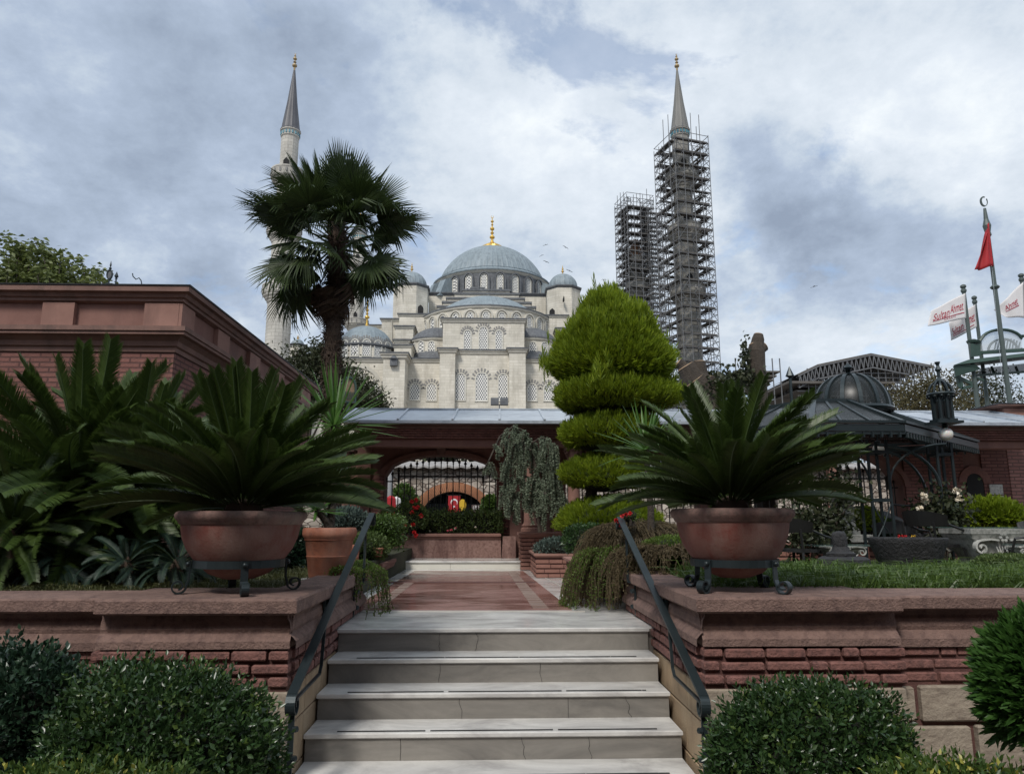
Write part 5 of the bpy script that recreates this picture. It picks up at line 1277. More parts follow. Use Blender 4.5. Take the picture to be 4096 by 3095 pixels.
tree('grey_green_tree', (a.x, 26, 0), (a.x, 26, a.z-.6), (a.x, 26, a.z-.3, 1.5, 1.2, 1.3), 6000, .15, m_tree2, 'small grey-green tree behind the end of the left building', clumps=16, cl=.45, seed=7)
a = at(364, 396, 24)
tree('dark_shrubby_tree', (a.x, 24, 0), (a.x, 24, a.z-.4), (at(356,398,24).x, 24, a.z-.15, 1.15, .8, .85), 6500, .12, m_tree2, 'dark upright tree between the arched sign and the mosque wall', clumps=20, cl=.4, seed=8)
# arched sign
p = at(348, 402, 16); q = at(348, 376, 16)
sg = thing('arched_sign', (p.x, 16, 0), 'green-framed arched sign standing above the left end of the pavilion roof', 'sign')
h = q.z-p.z; w_ = .36; n = 14; ang = radians(35); ax = (cos(ang), sin(ang), 0); nn = (-sin(ang), cos(ang), 0)
o_ = [(-w_/2,0)]+[(w_/2*cos(pi-pi*i/n), h*.55+h*.45*sin(pi*i/n)) for i in range(n+1)]+[(w_/2,0)]; i_ = [(x*.78, .03+y*.88) for x, y in o_]
MB().ringprism(o_, i_, (p.x,16,p.z), ax, (0,0,1), nn, -.04, .04).build('frame', m_green, sg); MB().prism([(x*.99,y) for x,y in i_], (p.x,16,p.z), ax, (0,0,1), nn, -.01, .01).build('panel', M('tan_sign_panel', (.3,.2,.12), (.16,.12,.08), .8, 9), sg)
k = MB()
for i in range(7): k.bar(Vector((p.x,16,p.z+.06))+Vector(ax)*(-.12+.04*i)-Vector(nn)*.02, Vector((p.x,16,p.z+h*.42))+Vector(ax)*(-.12+.04*i)-Vector(nn)*.02, .014)
k.build('slats', m_green, sg); MB().bar((p.x,16,0), (p.x,16,p.z+.02), .06).build('post', m_green, sg)
# ------------------------------------------------------------------ mosque
UC = lambda x: 325+.13467*x
VC = lambda y: 200+.13467*y
def CP(x, y, D): return at(UC(x), VC(y), D)
mos = thing('mosque', (0, 100, 0), 'huge pale stone mosque with grey lead domes and gold finials rising behind the pavilion', 'mosque')
def cx(x, D, y=900): return CP(x, y, D).x
def cz(y, D, x=1175): return CP(x, y, D).z
def slab(x0, x1, ytop, D0, D1, zbot=0., name='wall', mat=None, xy=None):
    """axis aligned block: crop-x limits and crop-y top measured at its front face"""
    z = cz(ytop, D0, (x0+x1)/2); ym = xy or ytop+60
    a, b = CP(x0, ym, D0).x, CP(x1, ym, D0).x
    return MB().box(a, b, D0, D1, zbot, z).build(name, mat or m_ash, mos), a, b, z
def coping_line(a, b, D0, D1, z, t=.45, o=.35, mat=None, name='cornice'):
    k = MB(); rectprof(k, a, b, D0, D1, [(.01, z-t*1.2), (o*.5, z-t*.9), (o*.6, z-t*.3), (o, z-t*.2), (o, z+.05)]); k.build(name, mat or m_trim, mos)
    k = MB(); rectprof(k, a, b, D0, D1, [(o+.08, z+.051), (o+.1, z+.22), (o*.4, z+.3)]); k.build('lead_capping', m_leadd, mos)
def arched_window(x, w, yt, yb, D=None, frame=None, vous=True, nose=.12, pointed=True, base=None):
    """frame = (origin Vector, tangent, normal) for curved walls, else plane facing -Y at depth D"""
    if frame is None:
        P = CP(x, (yt+yb)/2, D); s = pxm(P)*.13467; W_ = w*s; z1 = cz(yt, D, x); z0 = cz(yb, D, x); o = Vector((P.x, D, 0)); t = Vector((1,0,0)); n_ = Vector((0,-1,0))
    else:
        (o, t, n_, W_, z0, z1) = frame
    hz = z1-z0; rise = W_*.62; N_ = 10
    def outline(g):
        hw = W_/2+g; pts = [(-hw, z0-g), (hw, z0-g)]
        for i in range(N_+1):
            a = pi*i/N_; pts.append((hw*cos(a), z1-rise+(rise+g)*(sin(a)**.85)))
        return pts
    fr_ = MB(); fr_.ringprism(outline(.14), outline(-.02), o, t, (0,0,1), n_, -.3, nose); win = fr_.build('window', m_white, mos)
    g_ = MB(); g_.prism(outline(0.), o, t, (0,0,1), n_, -.2, .03); g_.build('lattice', m_lat, win)
    if vous:
        k = MB(); hw = W_/2+.2
        for i in range(9):
            a = pi*(.02+.96*i/8); c_, s_ = cos(a), sin(a)**.85 if sin(a) > 0 else 0
            p = o+t*(hw*1.02*c_)+Vector((0,0,z1-rise+(rise+.2)*s_)); q = o+t*((hw+.42)*1.0*c_)+Vector((0,0,z1-rise+.1+(rise+.62)*s_)); k.bar(p+n_*.02, q+n_*.02, .24, .05, up=n_)
        k.build('arch_stones', m_vous, win)
def ribdome(c, z0, R_, H, ribs, name='dome', rings=12, amp=.012, mat=None, lip=True, seg4=4):
    S_ = (R_*R_+H*H)/(2*H); amax = math.asin(min(1, R_/S_)) if H <= R_ else pi-math.asin(R_/S_)
    prof = [(S_*sin(amax*(1-i/rings)), z0+H-S_+S_*cos(amax*(1-i/rings))) for i in range(rings+1)]
    if lip: prof = [(R_*1.0, z0-.28), (R_*1.03, z0-.25), (R_*1.035, z0-.05)]+prof
    k = MB(); k.lathe(prof, c, ribs*seg4, mod=lambda kk, r, z: 1+(amp if kk % seg4 == 0 else 0)); o = k.build(name, mat or m_lead, mos); return o
def gold_finial(c, z0, h, spec, name='finial', lobed=0, mat=None, parent=None):
    prof = [(r*h, z0+z*h) for r, z in spec]; k = MB()
    k.lathe(prof, c, 24, mod=(lambda kk, r, z: 1+(.09*abs(sin(kk*pi/3)) if z < z0+lobed*h else 0)))
    if lobed or True:
        zt_ = prof[-1][1]; r = .035*h; n = 16   # crescent
        o_ = [(r*cos(radians(120)+radians(300)*i/n), r*sin(radians(120)+radians(300)*i/n)) for i in range(n+1)]; i_ = [(x*.75, y*.75+.12*r) for x, y in o_]
        k.ringprism(o_, i_, (c[0], c[1], zt_+r*.9), (1,0,0), (0,0,1), (0,1,0), -.01*h, .01*h, closed=False)
    return k.build(name, mat or m_gold, parent or mos)
BALLS = [(.0,0)]
def ballspec(levels, base=.09):
    """levels: list of (z, r)"""
    s = []; zprev = 0
    for (z, r, hh) in levels: s += [(.014, z-hh), (r*.75, z-hh*.55), (r, z), (r*.75, z+hh*.55), (.014, z+hh)]
    return s
# lower facade
slab(600, 1760, 1182, 102.5, 140); a_, b_, z_ = slab(600, 852, 1182, 102.3, 103, xy=1300)[1:]; coping_line(a_, b_, 102.3, 104, z_)
a_, b_, z_ = slab(1488, 1900, 1184, 102.3, 103, xy=1300)[1:]; coping_line(a_, b_, 102.3, 104, z_)
a_, b_, z_ = slab(852, 1490, 1120, 101, 108, xy=1300)[1:]; coping_line(a_, b_, 101, 108, z_)
for (p, q) in ((850, 965), (1368, 1490)):
    a_, b_, z_ = slab(p, q, 1112, 100, 101.2, xy=1300)[1:]; coping_line(a_, b_, 100, 102, z_+.1)
a_, b_, z_ = slab(430, 592, 1146, 98.5, 106, xy=1300)[1:]; coping_line(a_, b_, 98.5, 106, z_+.1, .6, .45)
a_, b_, z_ = slab(-330, 430, 1178, 103.5, 140, xy=1300)[1:]; coping_line(a_, b_, 103.5, 112, z_)
for (x, w, yt, yb, D) in ((1007,66,1287,1482,101),(1162,84,1281,1488,101),(1322,66,1290,1486,101),(667,68,1360,1482,102.3),(791,68,1360,1484,102.3),(1538,66,1364,1487,102.3),(1660,66,1365,1487,102.3),
                           (230,78,1282,1500,103.5),(382,68,1362,1482,103.5),(78,68,1362,1482,103.5)):
    arched_window(x, w, yt, yb, D)
# blind arch on the left wing
P = CP(230, 1440, 103.5); s_ = pxm(P)*.13467; n = 24
for (R1, R2, d) in ((192, 165, .1),): 
    zz = cz(1400, 103.5, 230); o_ = [(R1*s_*cos(pi-pi*i/n), zz+185*s_*sin(pi*i/n)**.9) for i in range(n+1)]; i_ = [(R2*s_*cos(pi-pi*i/n), zz+160*s_*sin(pi*i/n)**.9) for i in range(n+1)]
    MB().ringprism(o_, i_, (P.x, 103.5, 0), (1,0,0), (0,0,1), (0,-1,0), -.1, .18, closed=False).build('blind_arch', m_trim, mos)
# small lamp housing on the pier
P = CP(512, 1205, 98.4); MB().box(P.x-.5, P.x+.5, 97.9, 98.5, P.z-.5, P.z+.5).lathe([(.7,P.z+.5),(.1,P.z+1.0)], (P.x,98.2), 6).build('floodlight', m_leadd, mos)
# upper central block
a_, b_, z_ = slab(876, 1480, 888, 106, 116, 5)[1:]; coping_line(a_, b_, 106, 116, z_)
for (x, w, yt, yb) in ((1058,48,965,1112),(1176,60,940,1112),(1292,48,967,1113)): arched_window(x, w, yt, yb, 106)
# exedra drums (low curved walls at each side of the block) with lead half domes
def drum(xc, D, Rpx, yt, ybot, name='drum_wall', mat=None, seg=64, cap=True):
    P = CP(xc, yt, D); s = pxm(P)*.13467; R_ = Rpx*s; zt_ = cz(yt, D-R_, xc); zb = cz(ybot, D-R_, xc); k = MB(); k.lathe([(R_, zb), (R_, zt_)], (P.x, D), seg); k.build(name, mat or m_ash, mos)
    if cap:
        k = MB(); k.lathe([(R_+.01, zt_-.5), (R_+.25, zt_-.3), (R_+.3, zt_-.05)], (P.x, D), seg); k.build('cornice', m_trim, mos)
        k = MB(); k.lathe([(R_+.36, zt_-.05), (R_+.36, zt_+.15), (R_*.96, zt_+.3)], (P.x, D), seg); k.build('lead_capping', m_leadd, mos)
    return P.x, R_, zt_, zb
def drumwin(cxw, D, R_, ang, W_, z0, z1, **kw):
    n_ = Vector((sin(ang), -cos(ang), 0)); t = Vector((cos(ang), sin(ang), 0)); o = Vector((cxw, D, 0))+n_*R_
    arched_window(0, 0, 0, 0, frame=(o, t, n_, W_, z0, z1), **kw)
for (xc, sgn, angs) in ((835, -1, (-52,-29,-7)), (1525, 1, (2,26,50))):
    X0, R_, zt_, zb = drum(xc, 115, 205, 1018, 1180)
    for a in angs: drumwin(X0, 115, R_, radians(a), 1.05, cz(1130, 115-R_*cos(radians(a))), cz(1050, 115-R_*cos(radians(a))), vous=False)
    k = MB(); R2 = R_*1.35; k.lathe([(R2, zb-.5), (R_+.02, zb+1.4)], (X0, 115), 48); k.build('lower_lead_roof', m_leadd, mos)
    ribdome((X0, 115), zt_+.3, R_*.98, R_*.52, 30, 'exedra_dome', mat=m_leadd)
# semi dome drum
X0, R_, zt_, zb = drum(1200, 122, 472, 782, 1000, seg=96)
ribdome((X0, 122), zt_+.35, R_*.84, cz(668, 117)-zt_-.35, 56, 'semi_dome')
k = MB(); k.lathe([(R_+.3, zt_+.02), (R_*.84, zt_+.34)], (X0, 122), 96); k.build('roof_ledge', m_lead, mos)
for i in range(13):
    a = radians(-78+13*i); dd = 122-R_*cos(a)
    drumwin(X0, 122, R_, a, .95, zt_-2.9, zt_-1.05, vous=False)
    n_ = Vector((sin(a), -cos(a), 0)); t = Vector((cos(a), sin(a), 0)); o = Vector((X0, 122, 0))+n_*R_
    oo = []; ii = []
    for j in range(13):
        b = pi-pi*j/12; oo.append((1.12*cos(b), zt_-1.75+1.25*sin(b))); ii.append((.88*cos(b), zt_-1.75+1.0*sin(b)))
    MB().ringprism([(-1.12,zt_-3.2)]+oo+[(1.12,zt_-3.2)], [(-.88,zt_-3.2)]+ii+[(.88,zt_-3.2)], o, t, (0,0,1), n_, -.1, .22, closed=False).build('niche_arch', m_trim, mos)
# stepped extrados and body behind the semi dome
SD = 126.
slab(770, 1640, 697, SD+1, 152)
a_, b_, z_ = slab(770, 1640, 697, SD+.9, 152)[1:]; coping_line(a_, b_, SD+.9, 152, z_, .3, .3, m_leadd)
steps = [(1085,1310,659),(1020,1372,674),(960,1442,700),(903,1480,735),(873,1530,765),(835,1562,798)]
prev = None
for i, (p, q, y) in enumerate(steps):
    D_ = SD-.25*i; z = cz(y, D_); a, b = CP(p, 760, D_).x, CP(q, 760, D_).x
    MB().box(a, b, D_, D_+4, 8, z).build('stepped_gable', m_ash, mos); MB().box(a-.15, b+.15, D_-.2, D_+4, z+.001, z+.35).build('step_capping', m_leadd, mos)
# main drum and dome
X1, R1, zt1, zb1 = drum(1240, 137, 415, 505, 700, 'main_drum', m_leadd, 96, cap=False)
P = CP(1240, 515, 137); s_ = pxm(P)*.13467
for i in range(-6, 7):
    a = radians(15*i+7.5); zw0, zw1 = cz(668, 137-R1), cz(546, 137-R1); drumwin(X1, 137, R1, a, 1.0, zw0, zw1, vous=False)
    n_ = Vector((sin(a), -cos(a), 0)); t = Vector((cos(a), sin(a), 0)); o = Vector((X1, 137, 0))+n_*R1
    oo = [(1.1*cos(pi-pi*j/10), zw1-.9+1.35*sin(pi*j/10)) for j in range(11)]; ii = [(.8*cos(pi-pi*j/10), zw1-.9+1.1*sin(pi*j/10)) for j in range(11)]
    MB().ringprism([(-1.1,zb1+.6)]+oo+[(1.1,zb1+.6)], [(-.8,zb1+.6)]+ii+[(.8,zb1+.6)], o, t, (0,0,1), n_, -.1, .35, closed=False).build('window_hood', m_leadd, mos)
    if i in (-5,-4,4,3):
        a2 = a+radians(7.5*0+ (7.5)); n2 = Vector((sin(a2), -cos(a2), 0)); t2 = Vector((cos(a2), sin(a2), 0)); o2 = Vector((X1, 137, 0))+n2*R1
        MB().hexa([tuple(o2+t2*x+n2*y+Vector((0,0,z))) for (x,y,z) in ((-.8,0,zb1),(.8,0,zb1),(.8,3.2,zb1),(-.8,3.2,zb1),(-.8,-.5,zt1-.6),(.8,-.5,zt1-.6),(.8,1.6,zt1-2.0),(-.8,1.6,zt1-2.0))][0:4]+[tuple(o2+t2*x+n2*y+Vector((0,0,z))) for (x,y,z) in ((-.8,-.5,zt1-.6),(.8,-.5,zt1-.6),(.8,1.7,zt1-1.6),(-.8,1.7,zt1-1.6))]).build('buttress', m_lead, mos)
k = MB(); k.lathe([(R1*.99, zt1-.9), (R1+.2, zt1-.6), (R1+.35, zt1-.3)], (X1, 137), 128); k.build('drum_cornice', m_trim, mos)
k = MB(); k.lathe([(R1+.5, zt1-.3), (R1+.55, zt1-.1), (R1*.925, zt1+.75)], (X1, 137), 192); k.build('dome_skirt', m_lead, mos)
Rd = 385*s_; ztop = cz(362, 137, 1240); ribdome((X1, 137), zt1+.75, Rd*1.0, ztop-zt1-.75, 64, 'main_dome', 18, .008)
fs = [(.0,-.02),(.27,-.02),(.285,.03),(.26,.10),(.16,.17),(.06,.23),(.03,.30)]+[(.03,.34),(.065,.36),(.07,.385),(.06,.41),(.025,.43),(.022,.47),(.045,.49),(.05,.505),(.04,.52),(.02,.54),(.02,.575),(.055,.60),(.06,.625),(.05,.65),(.018,.67),(.018,.72),(.035,.735),(.018,.75),(.015,.80),(.042,.82),(.042,.845),(.012,.86),(.012,.93)]
gold_finial((X1, 137), ztop-.4, cz(100, 137, 1240)-ztop, fs, lobed=.2)
# corner turrets
def turret(x, w, ytop, D, ydome, domew, yft, ybody=1300, zslit=None, lower=None):
    P = CP(x, ytop+60, D); s = pxm(P)*.13467; R_ = w/2*s/cos(pi/8)*.96; zt_ = cz(ytop, D-R_, x); k = MB(); k.lathe([(R_, 6), (R_, zt_)], (P.x, D), 8, rot=pi/8); k.build('turret', m_ash, mos)
    k = MB(); k.lathe([(R_+.02,zt_-.35),(R_+.3,zt_-.1),(R_+.32,zt_+.12),(R_*.9,zt_+.3)], (P.x, D), 8, rot=pi/8); k.build('turret_cornice', m_leadd, mos)
    Rd_ = domew/2*s; zd = cz(ydome, D, x); ribdome((P.x, D), zt_+.3, Rd_, zd-zt_-.3, 20, 'turret_dome', 10, .02, m_lead)
    sp = [(0,-.02),(.24,-.02),(.22,.05),(.1,.15),(.05,.22),(.05,.3),(.15,.36),(.15,.42),(.05,.48),(.05,.55),(.11,.6),(.11,.66),(.04,.7),(.04,.78),(.07,.82),(.03,.86),(.02,1)]
    gold_finial((P.x, D), zd-.15, cz(yft, D, x)-zd, sp)
    return P.x, R_, zt_
tx, tR, tz_ = turret(641, 258, 612, 124, 535, 225, 462)
tx2, tR2, tz2 = turret(1767, 252, 628, 124, 550, 215, 480)
for (x, y0, y1, D) in ((710, 782, 840, 120.3), (1686, 808, 862, 120.3), (1771, 715, 752, 120.2)):
    P = CP(x, y1, D); zt_ = cz(y0, D, x); w_ = .9 if y1-y0 > 40 else .25; MB().prism([(-w_/2, P.z), (w_/2, P.z), (w_/2, zt_-.4), (0, zt_), (-w_/2, zt_-.4)], (P.x, D, 0), (1,0,0), (0,0,1), (0,1,0), -.6, .3).build('slit_window', m_dark, mos)
# stepped masses left and right of the semi dome
for (p, q, y, D0, D1) in ((550,750,850,117.5,124),(522,655,940,114,118),(516,622,1042,111,115),(420,552,886,120,130),(250,425,932,122,132),(1640,1800,860,117.5,124),(1722,1850,955,114,118),(512,640,1080,107,111)):
    a_, b_, z_ = slab(p, q, y, D0, D1, 4)[1:]; coping_line(a_, b_, D0, D1, z_, .3, .25)
    if q-p > 120 and y in (850, 860, 1080):
        pass
P0 = CP(497, 890, 119.8); P1 = CP(497, 1050, 119.8); MB().tube([P0, P1], .09, 6).build('downpipe', m_trim, mos)
# left corner dome
P = CP(305, 1065, 111); s_ = pxm(P)*.13467; R_ = 215*s_; zt_ = cz(1062, 111-R_, 305); zb = cz(1175, 111-R_, 305)
k = MB(); k.lathe([(R_, zb-1.5), (R_, zt_)], (P.x, 111), 48); k.build('corner_drum', m_ash, mos)
k = MB(); k.lathe([(R_+.02,zt_-.4),(R_+.3,zt_-.1),(R_+.32,zt_+.1),(R_*.93,zt_+.3)], (P.x, 111), 48); k.build('cornice', m_leadd, mos)
ribdome((P.x, 111), zt_+.3, R_*.95, cz(938, 111, 305)-zt_-.3, 36, 'corner_dome', 12, .012)
gs = [(0,-.02),(.13,-.02),(.12,.02),(.05,.1),(.035,.2),(.03,.28)]+[(.03,.33),(.085,.37),(.09,.40),(.08,.43),(.03,.47),(.03,.5),(.055,.53),(.03,.56),(.025,.62),(.06,.65),(.06,.68),(.02,.72),(.02,.9),(.01,1)]
gold_finial((P.x, 111), cz(938, 111, 305)-.2, cz(740, 111, 305)-cz(938, 111, 305), gs)
for a in (-56,-33,-11,11,33,56): drumwin(P.x, 111, R_, radians(a), 1.1, zb+.5, zb+3.0)
# little domed turret at far left
Q = at(297, 354, 106); s_ = pxm(Q); R_ = 8*s_; z1 = at(297, 345.5, 106).z; k = MB(); k.lathe([(R_, Q.z-1), (R_, z1)], (Q.x, 106), 8, rot=pi/8); k.build('small_turret', m_ash, mos)
k = MB(); k.lathe([(R_+.02,z1-.15),(R_+.3,z1),(R_+.3,z1+.1),(R_*.8,z1+.25)], (Q.x, 106), 8, rot=pi/8); k.build('turret_cornice', m_leadd, mos)
zd = at(297, 338.8, 106).z; ribdome((Q.x, 106), z1+.2, R_*.8, zd-z1-.2, 14, 'small_dome', 8, .02); gold_finial((Q.x,106), zd-.1, at(297,334,106).z-zd, [(0,-.02),(.4,0),(.15,.25),(.25,.4),(.1,.55),(.18,.7),(.05,.85),(0,1)])
# ------------------------------------------------------------------ minarets
def minaret(name, u, vref, D, lab, stone, cone, finm, levels, rads, vtip, vcone, vcol, bal, k_=1., bottom=0, conemat=None):
    P = at(u, vref, D); root = thing(name, (P.x, D, 0), lab, 'minaret', 'minarets'); c = (P.x, D)
    Z = lambda v: at(u, v, D).z
    prof = [(rads[-1]*1.0, bottom)]
    # shafts
    zs = [Z(v) for v in levels]
    sh = MB(); pr = [(rads[-1]*1.15, 0), (rads[-1]*1.15, 9), (rads[-1], 13)]
    for i in range(len(bal)-1, -1, -1):
        (vt, vb, rb) = bal[i]; r_lo = rads[i+1]; r_hi = rads[i]; pr += [(r_lo, Z(vb)), (r_hi, Z(vt)-.5)]
    pr += [(rads[0], Z(vcol[1]))]
    sh.lathe(pr, c, 20, mod=lambda kk, r, z: 1+(.03 if kk % 2 else 0)); sh.build('shaft', stone, root)
    for i, (vt, vb, rb) in enumerate(bal):
        zt_, zb_ = Z(vt), Z(vb); h = zt_-zb_; r_lo = rads[i+1]; b = MB(); g = rb-r_lo
        b.lathe([(r_lo*1.01, zb_),(r_lo+g*.12, zb_+.05*h),(r_lo+g*.14, zb_+.12*h),(r_lo+g*.4, zb_+.2*h),(r_lo+g*.42, zb_+.27*h),(r_lo+g*.72, zb_+.35*h),(r_lo+g*.75,zb_+.42*h),(rb,zb_+.48*h),(rb,zb_+.52*h)], c, 32, mod=lambda kk, r, z: 1+(.05 if kk % 2 and r < rb*.99 else 0))
        bo = b.build('balcony', stone, root)
        p_ = MB(); p_.lathe([(rb*1.02,zb_+.52*h),(rb*1.03,zb_+.55*h),(rb*.99,zb_+.57*h),(rb*.99,zt_-.1*h),(rb*1.02,zt_-.08*h),(rb*1.02,zt_),(rb*.9,zt_),(rb*.9,zb_+.56*h)], c, 32); p_.cur = 1
        for j in range(1, 32, 2): t = 2*pi*j/32; pp = Vector((c[0]+rb*.99*cos(t), c[1]+rb*.99*sin(t), 0)); p_.bar(pp+Vector((0,0,zb_+.63*h)), pp+Vector((0,0,zt_-.16*h)), .24, .24)
        p_.build('parapet', [stone, m_vous], bo)
        k = MB()
        for j in range(0):
            if j % 2: 
                t = 2*pi*j/32; pp = Vector((c[0]+rb*.99*cos(t), c[1]+rb*.99*sin(t), 0)); k.bar(pp+Vector((0,0,zb_+.63*h)), pp+Vector((0,0,zt_-.16*h)), .26, .26)
        MB().prism([(-.4, zt_-.6),(.4,zt_-.6),(.4,zt_+1.1),(0,zt_+1.6),(-.4,zt_+1.1)], (c[0], D-rads[i], 0), (1,0,0), (0,0,1), (0,1,0), -.06, .2).build('door_opening', m_dark, bo)
    zc0, zc1 = Z(vcol[0]), Z(vcone); r0 = rads[0]
    k = MB(); k.lathe([(r0*1.0, Z(vcol[1])),(r0*1.1, Z(vcol[1])+.15),(r0*1.08, Z(vcol[1])+.3),(r0*1.08, zc0-.35),(r0*1.2, zc0-.2),(r0*1.2, zc0)], c, 32); col_ = k.build('collar', stone, root)
    k = MB()
    for j in range(18):
        t = 2*pi*j/18; pp = Vector((c[0]+r0*1.08*cos(t), c[1]+r0*1.08*sin(t), 0)); k.bar(pp+Vector((0,0,Z(vcol[1])+.35)), pp+Vector((0,0,zc0-.42)), .2, .2)
    k.build('blue_tiles', m_cyan, col_)
    k = MB(); k.lathe([(r0*1.22, zc0+.001), (r0*1.08, zc0+.25), (r0*.60, zc0+(zc1-zc0)*.46), (r0*.12, zc1)], c, 48, mod=lambda kk, r, z: 1+(.03 if kk % 3 == 0 else 0)); k.build('spire', cone, root)
    h = Z(vtip)-zc1; f = [(.03,-.02),(.045,.1),(.03,.14),(.10,.2),(.11,.24),(.1,.28),(.03,.33),(.03,.36),(.075,.41),(.03,.46),(.03,.5),(.085,.56),(.085,.60),(.03,.66),(.03,.69),(.05,.72),(.02,.75),(.02,.8)]
    gold_finial(c, zc1, h, f, mat=finm, parent=root)
    return c, Z
S9 = pxm(at(690, 200, 97))
BAL = [(171,189,2.30),(227,244,2.35),(286.5,304,2.45)]; RAD = [1.2,1.33,1.55,1.62]
def upright(u, v, D):  # u of the vertical axis through (u,v) does not matter in 3D
    return u
minaret('minaret', 276, 366, 97, 'slender pale minaret left of the mosque, partly behind the fan palm', m_ash2, M('spire_lead', (.06,.06,.07),(.10,.10,.11),.5,.5), m_goldd, [], RAD, 50, 70, (131,138.5), BAL)
(mc, mZ) = minaret('minaret', 691, 366, 97, 'tall grey minaret wrapped in the higher scaffolding', m_ashg, M('spire_grey', (.13,.13,.12),(.19,.185,.175),.6,.5,stretch=(3,3,.3)), m_goldd, [], RAD, 51, 71, (131,138.5), BAL)
minaret('minaret', 355.5, 340, 150, 'distant minaret glimpsed between the palm fronds', m_ash2, m_leadd, m_gold, [], [1.3,1.45,1.6], 207, 216, (235,240), [(262,272,2.5),(320,331,2.6)])
def ruined():
    D = 150; P = at(638, 330, D); c = (P.x, D); root = thing('minaret', (P.x, D, 0), 'shorter minaret being rebuilt with exposed timber ribs inside the lower scaffolding', 'minaret', 'minarets')
    Z = lambda v: at(634, v, D).z
    k = MB(); k.lathe([(1.6,0),(1.6,Z(296)),(1.4,Z(284)),(1.4,Z(257))], c, 20); k.build('shaft', m_ashg, root)
    k = MB(); k.lathe([(1.6,Z(296)),(2.1,Z(292)),(2.5,Z(289)),(2.5,Z(284)),(1.7,Z(281))], c, 24); k.build('balcony', m_ashg, root)
    k = MB(); k.lathe([(1.4,Z(256.9)),(1.45,Z(253)),(1.2,Z(249)),(1.0,Z(245)),(.8,Z(241)),(.2,Z(239))], c, 16); k.build('timber_cone', m_timber, root)
    for v in (254, 250): MB().lathe([(1.5-.012*(252-v)*2,Z(v)),(1.6-.012*(252-v)*2,Z(v)+.15),(1.3-.012*(252-v)*2,Z(v)+.4)], c, 12).build('timber_ring', m_timber, root)
    return c
rc = ruined()
# ------------------------------------------------------------------ scaffolding
def scaffold(c, D, s, rot, ztop, nlev, dz, lab, inner, zmin=10, pr=.075, missing=0, seed=0, deckw=1.0):
    rr = random.Random(seed); root = thing('scaffold_tower', (c[0], c[1], 0), lab, 'scaffolding', 'scaffolding around the minarets')
    R_ = Matrix.Rotation(rot, 3, 'Z'); C_ = Vector((c[0], c[1], 0))
    def W_(x, y, z): return C_+R_@Vector((x, y, 0))+Vector((0,0,z))
    h = s/2; hi = inner; cnt = 0; offs = [-1,-.5,0,.5,1]
    pos = []
    for a in offs: pos += [(a*h, -h), (a*h, h)]
    for a in offs[1:-1]: pos += [(-h, a*h), (h, a*h)]
    for a in (-1, 0, 1): pos += [(a*hi, -hi), (a*hi, hi)]
    pos += [(-hi, 0), (hi, 0)]
    for (x, y) in pos:
        zt_ = ztop+rr.choice([.6, 1.2, 2.4, 4.2 if missing else 1.8]); MB().bar(W_(x, y, zmin), W_(x, y, zt_), pr).build('upright_pole', m_pipe, root)
    for i in range(nlev):
        z = ztop-dz*i
        if z < zmin+1: break
        k = MB()
        for (x0, y0, x1, y1) in ((-h,-h,h,-hi+.1),(-h,hi-.1,h,h),(-h,-hi+.13,-hi+.1,hi-.13),(hi-.1,-hi+.13,h,hi-.13)):
            if i < 2 and rr.random() < .35: continue
            nb = 4; along = abs(x1-x0) > abs(y1-y0)
            for b in range(nb):
                if rr.random() < .10: continue
                e0 = rr.uniform(0, .06)*s; e1 = rr.uniform(0, .06)*s; jz = rr.uniform(-.04,.04)
                if along: ya, yb = y0+(y1-y0)*b/nb+.02, y0+(y1-y0)*(b+1)/nb-.03; P = [(x0+e0,ya),(x1-e1,ya),(x1-e1,yb),(x0+e0,yb)]
                else: xa, xb = x0+(x1-x0)*b/nb+.02, x0+(x1-x0)*(b+1)/nb-.03; P = [(xa,y0+e0),(xb,y0+e0),(xb,y1-e1),(xa,y1-e1)]
                k.hexa([W_(x, y, z+jz) for x, y in P]+[W_(x, y, z+jz+.14) for x, y in P])
        if k.v: k.build('deck', m_plank, root)
        k = MB()
        for zz in (z-.1, z+1.0):
            for (a, b) in (((-h,-h),(h,-h)),((h,-h),(h,h)),((h,h),(-h,h)),((-h,h),(-h,-h))): k.bar(W_(*a, zz), W_(*b, zz), pr*.8)
        for a in offs:
            for (p, q) in (((a*h,-h),(a*h*.6,-hi)),((a*h,h),(a*h*.6,hi)),((-h,a*h),(-hi,a*h*.6)),((h,a*h),(hi,a*h*.6))): k.bar(W_(*p, z-.08), W_(*q, z-.08), pr*.8)
        k.build('ledger_ring', m_pipe, root)
    for f in range(4):
        k = MB(); Rf = Matrix.Rotation(pi/2*f, 3, 'Z')
        for i in range(nlev):
            z1 = ztop-dz*i; z0 = z1-dz
            if z0 < zmin: break
            for (xa, xb) in ((-1, -.5), (.5, 1), (-.25+.0, .25)):
                aa, bb = (xa, xb) if i % 2 else (xb, xa); p = Rf@Vector((aa*h, -h-.03, 0)); q = Rf@Vector((bb*h, -h-.03, 0)); k.bar(W_(p.x, p.y, z0), W_(q.x, q.y, z1), pr*.7)
        k.build('diagonal_brace', m_pipe, root)
    return root
zt_ = mZ(149); scaffold(mc, 97, 5.7, radians(17), zt_, 24, 1.93, 'tall pipe and plank scaffolding enclosing the grey minaret right of the mosque', 2.0, 8, .08, missing=1, seed=1)
zt2 = at(634, 204, 150).z; scaffold(rc, 150, 6.5, radians(14), zt2, 24, 2.05, 'lower pipe and plank scaffolding left of the taller scaffolded minaret', 1.5, 10, .11, seed=2)
p = at(652, 208, 148)
scaffold((p.x, 148), 148, 3.4, radians(14), at(652, 216, 148).z, 22, 2.05, 'narrow scaffold stair tower squeezed between the two scaffolded minarets', .9, 10, .07, seed=3)
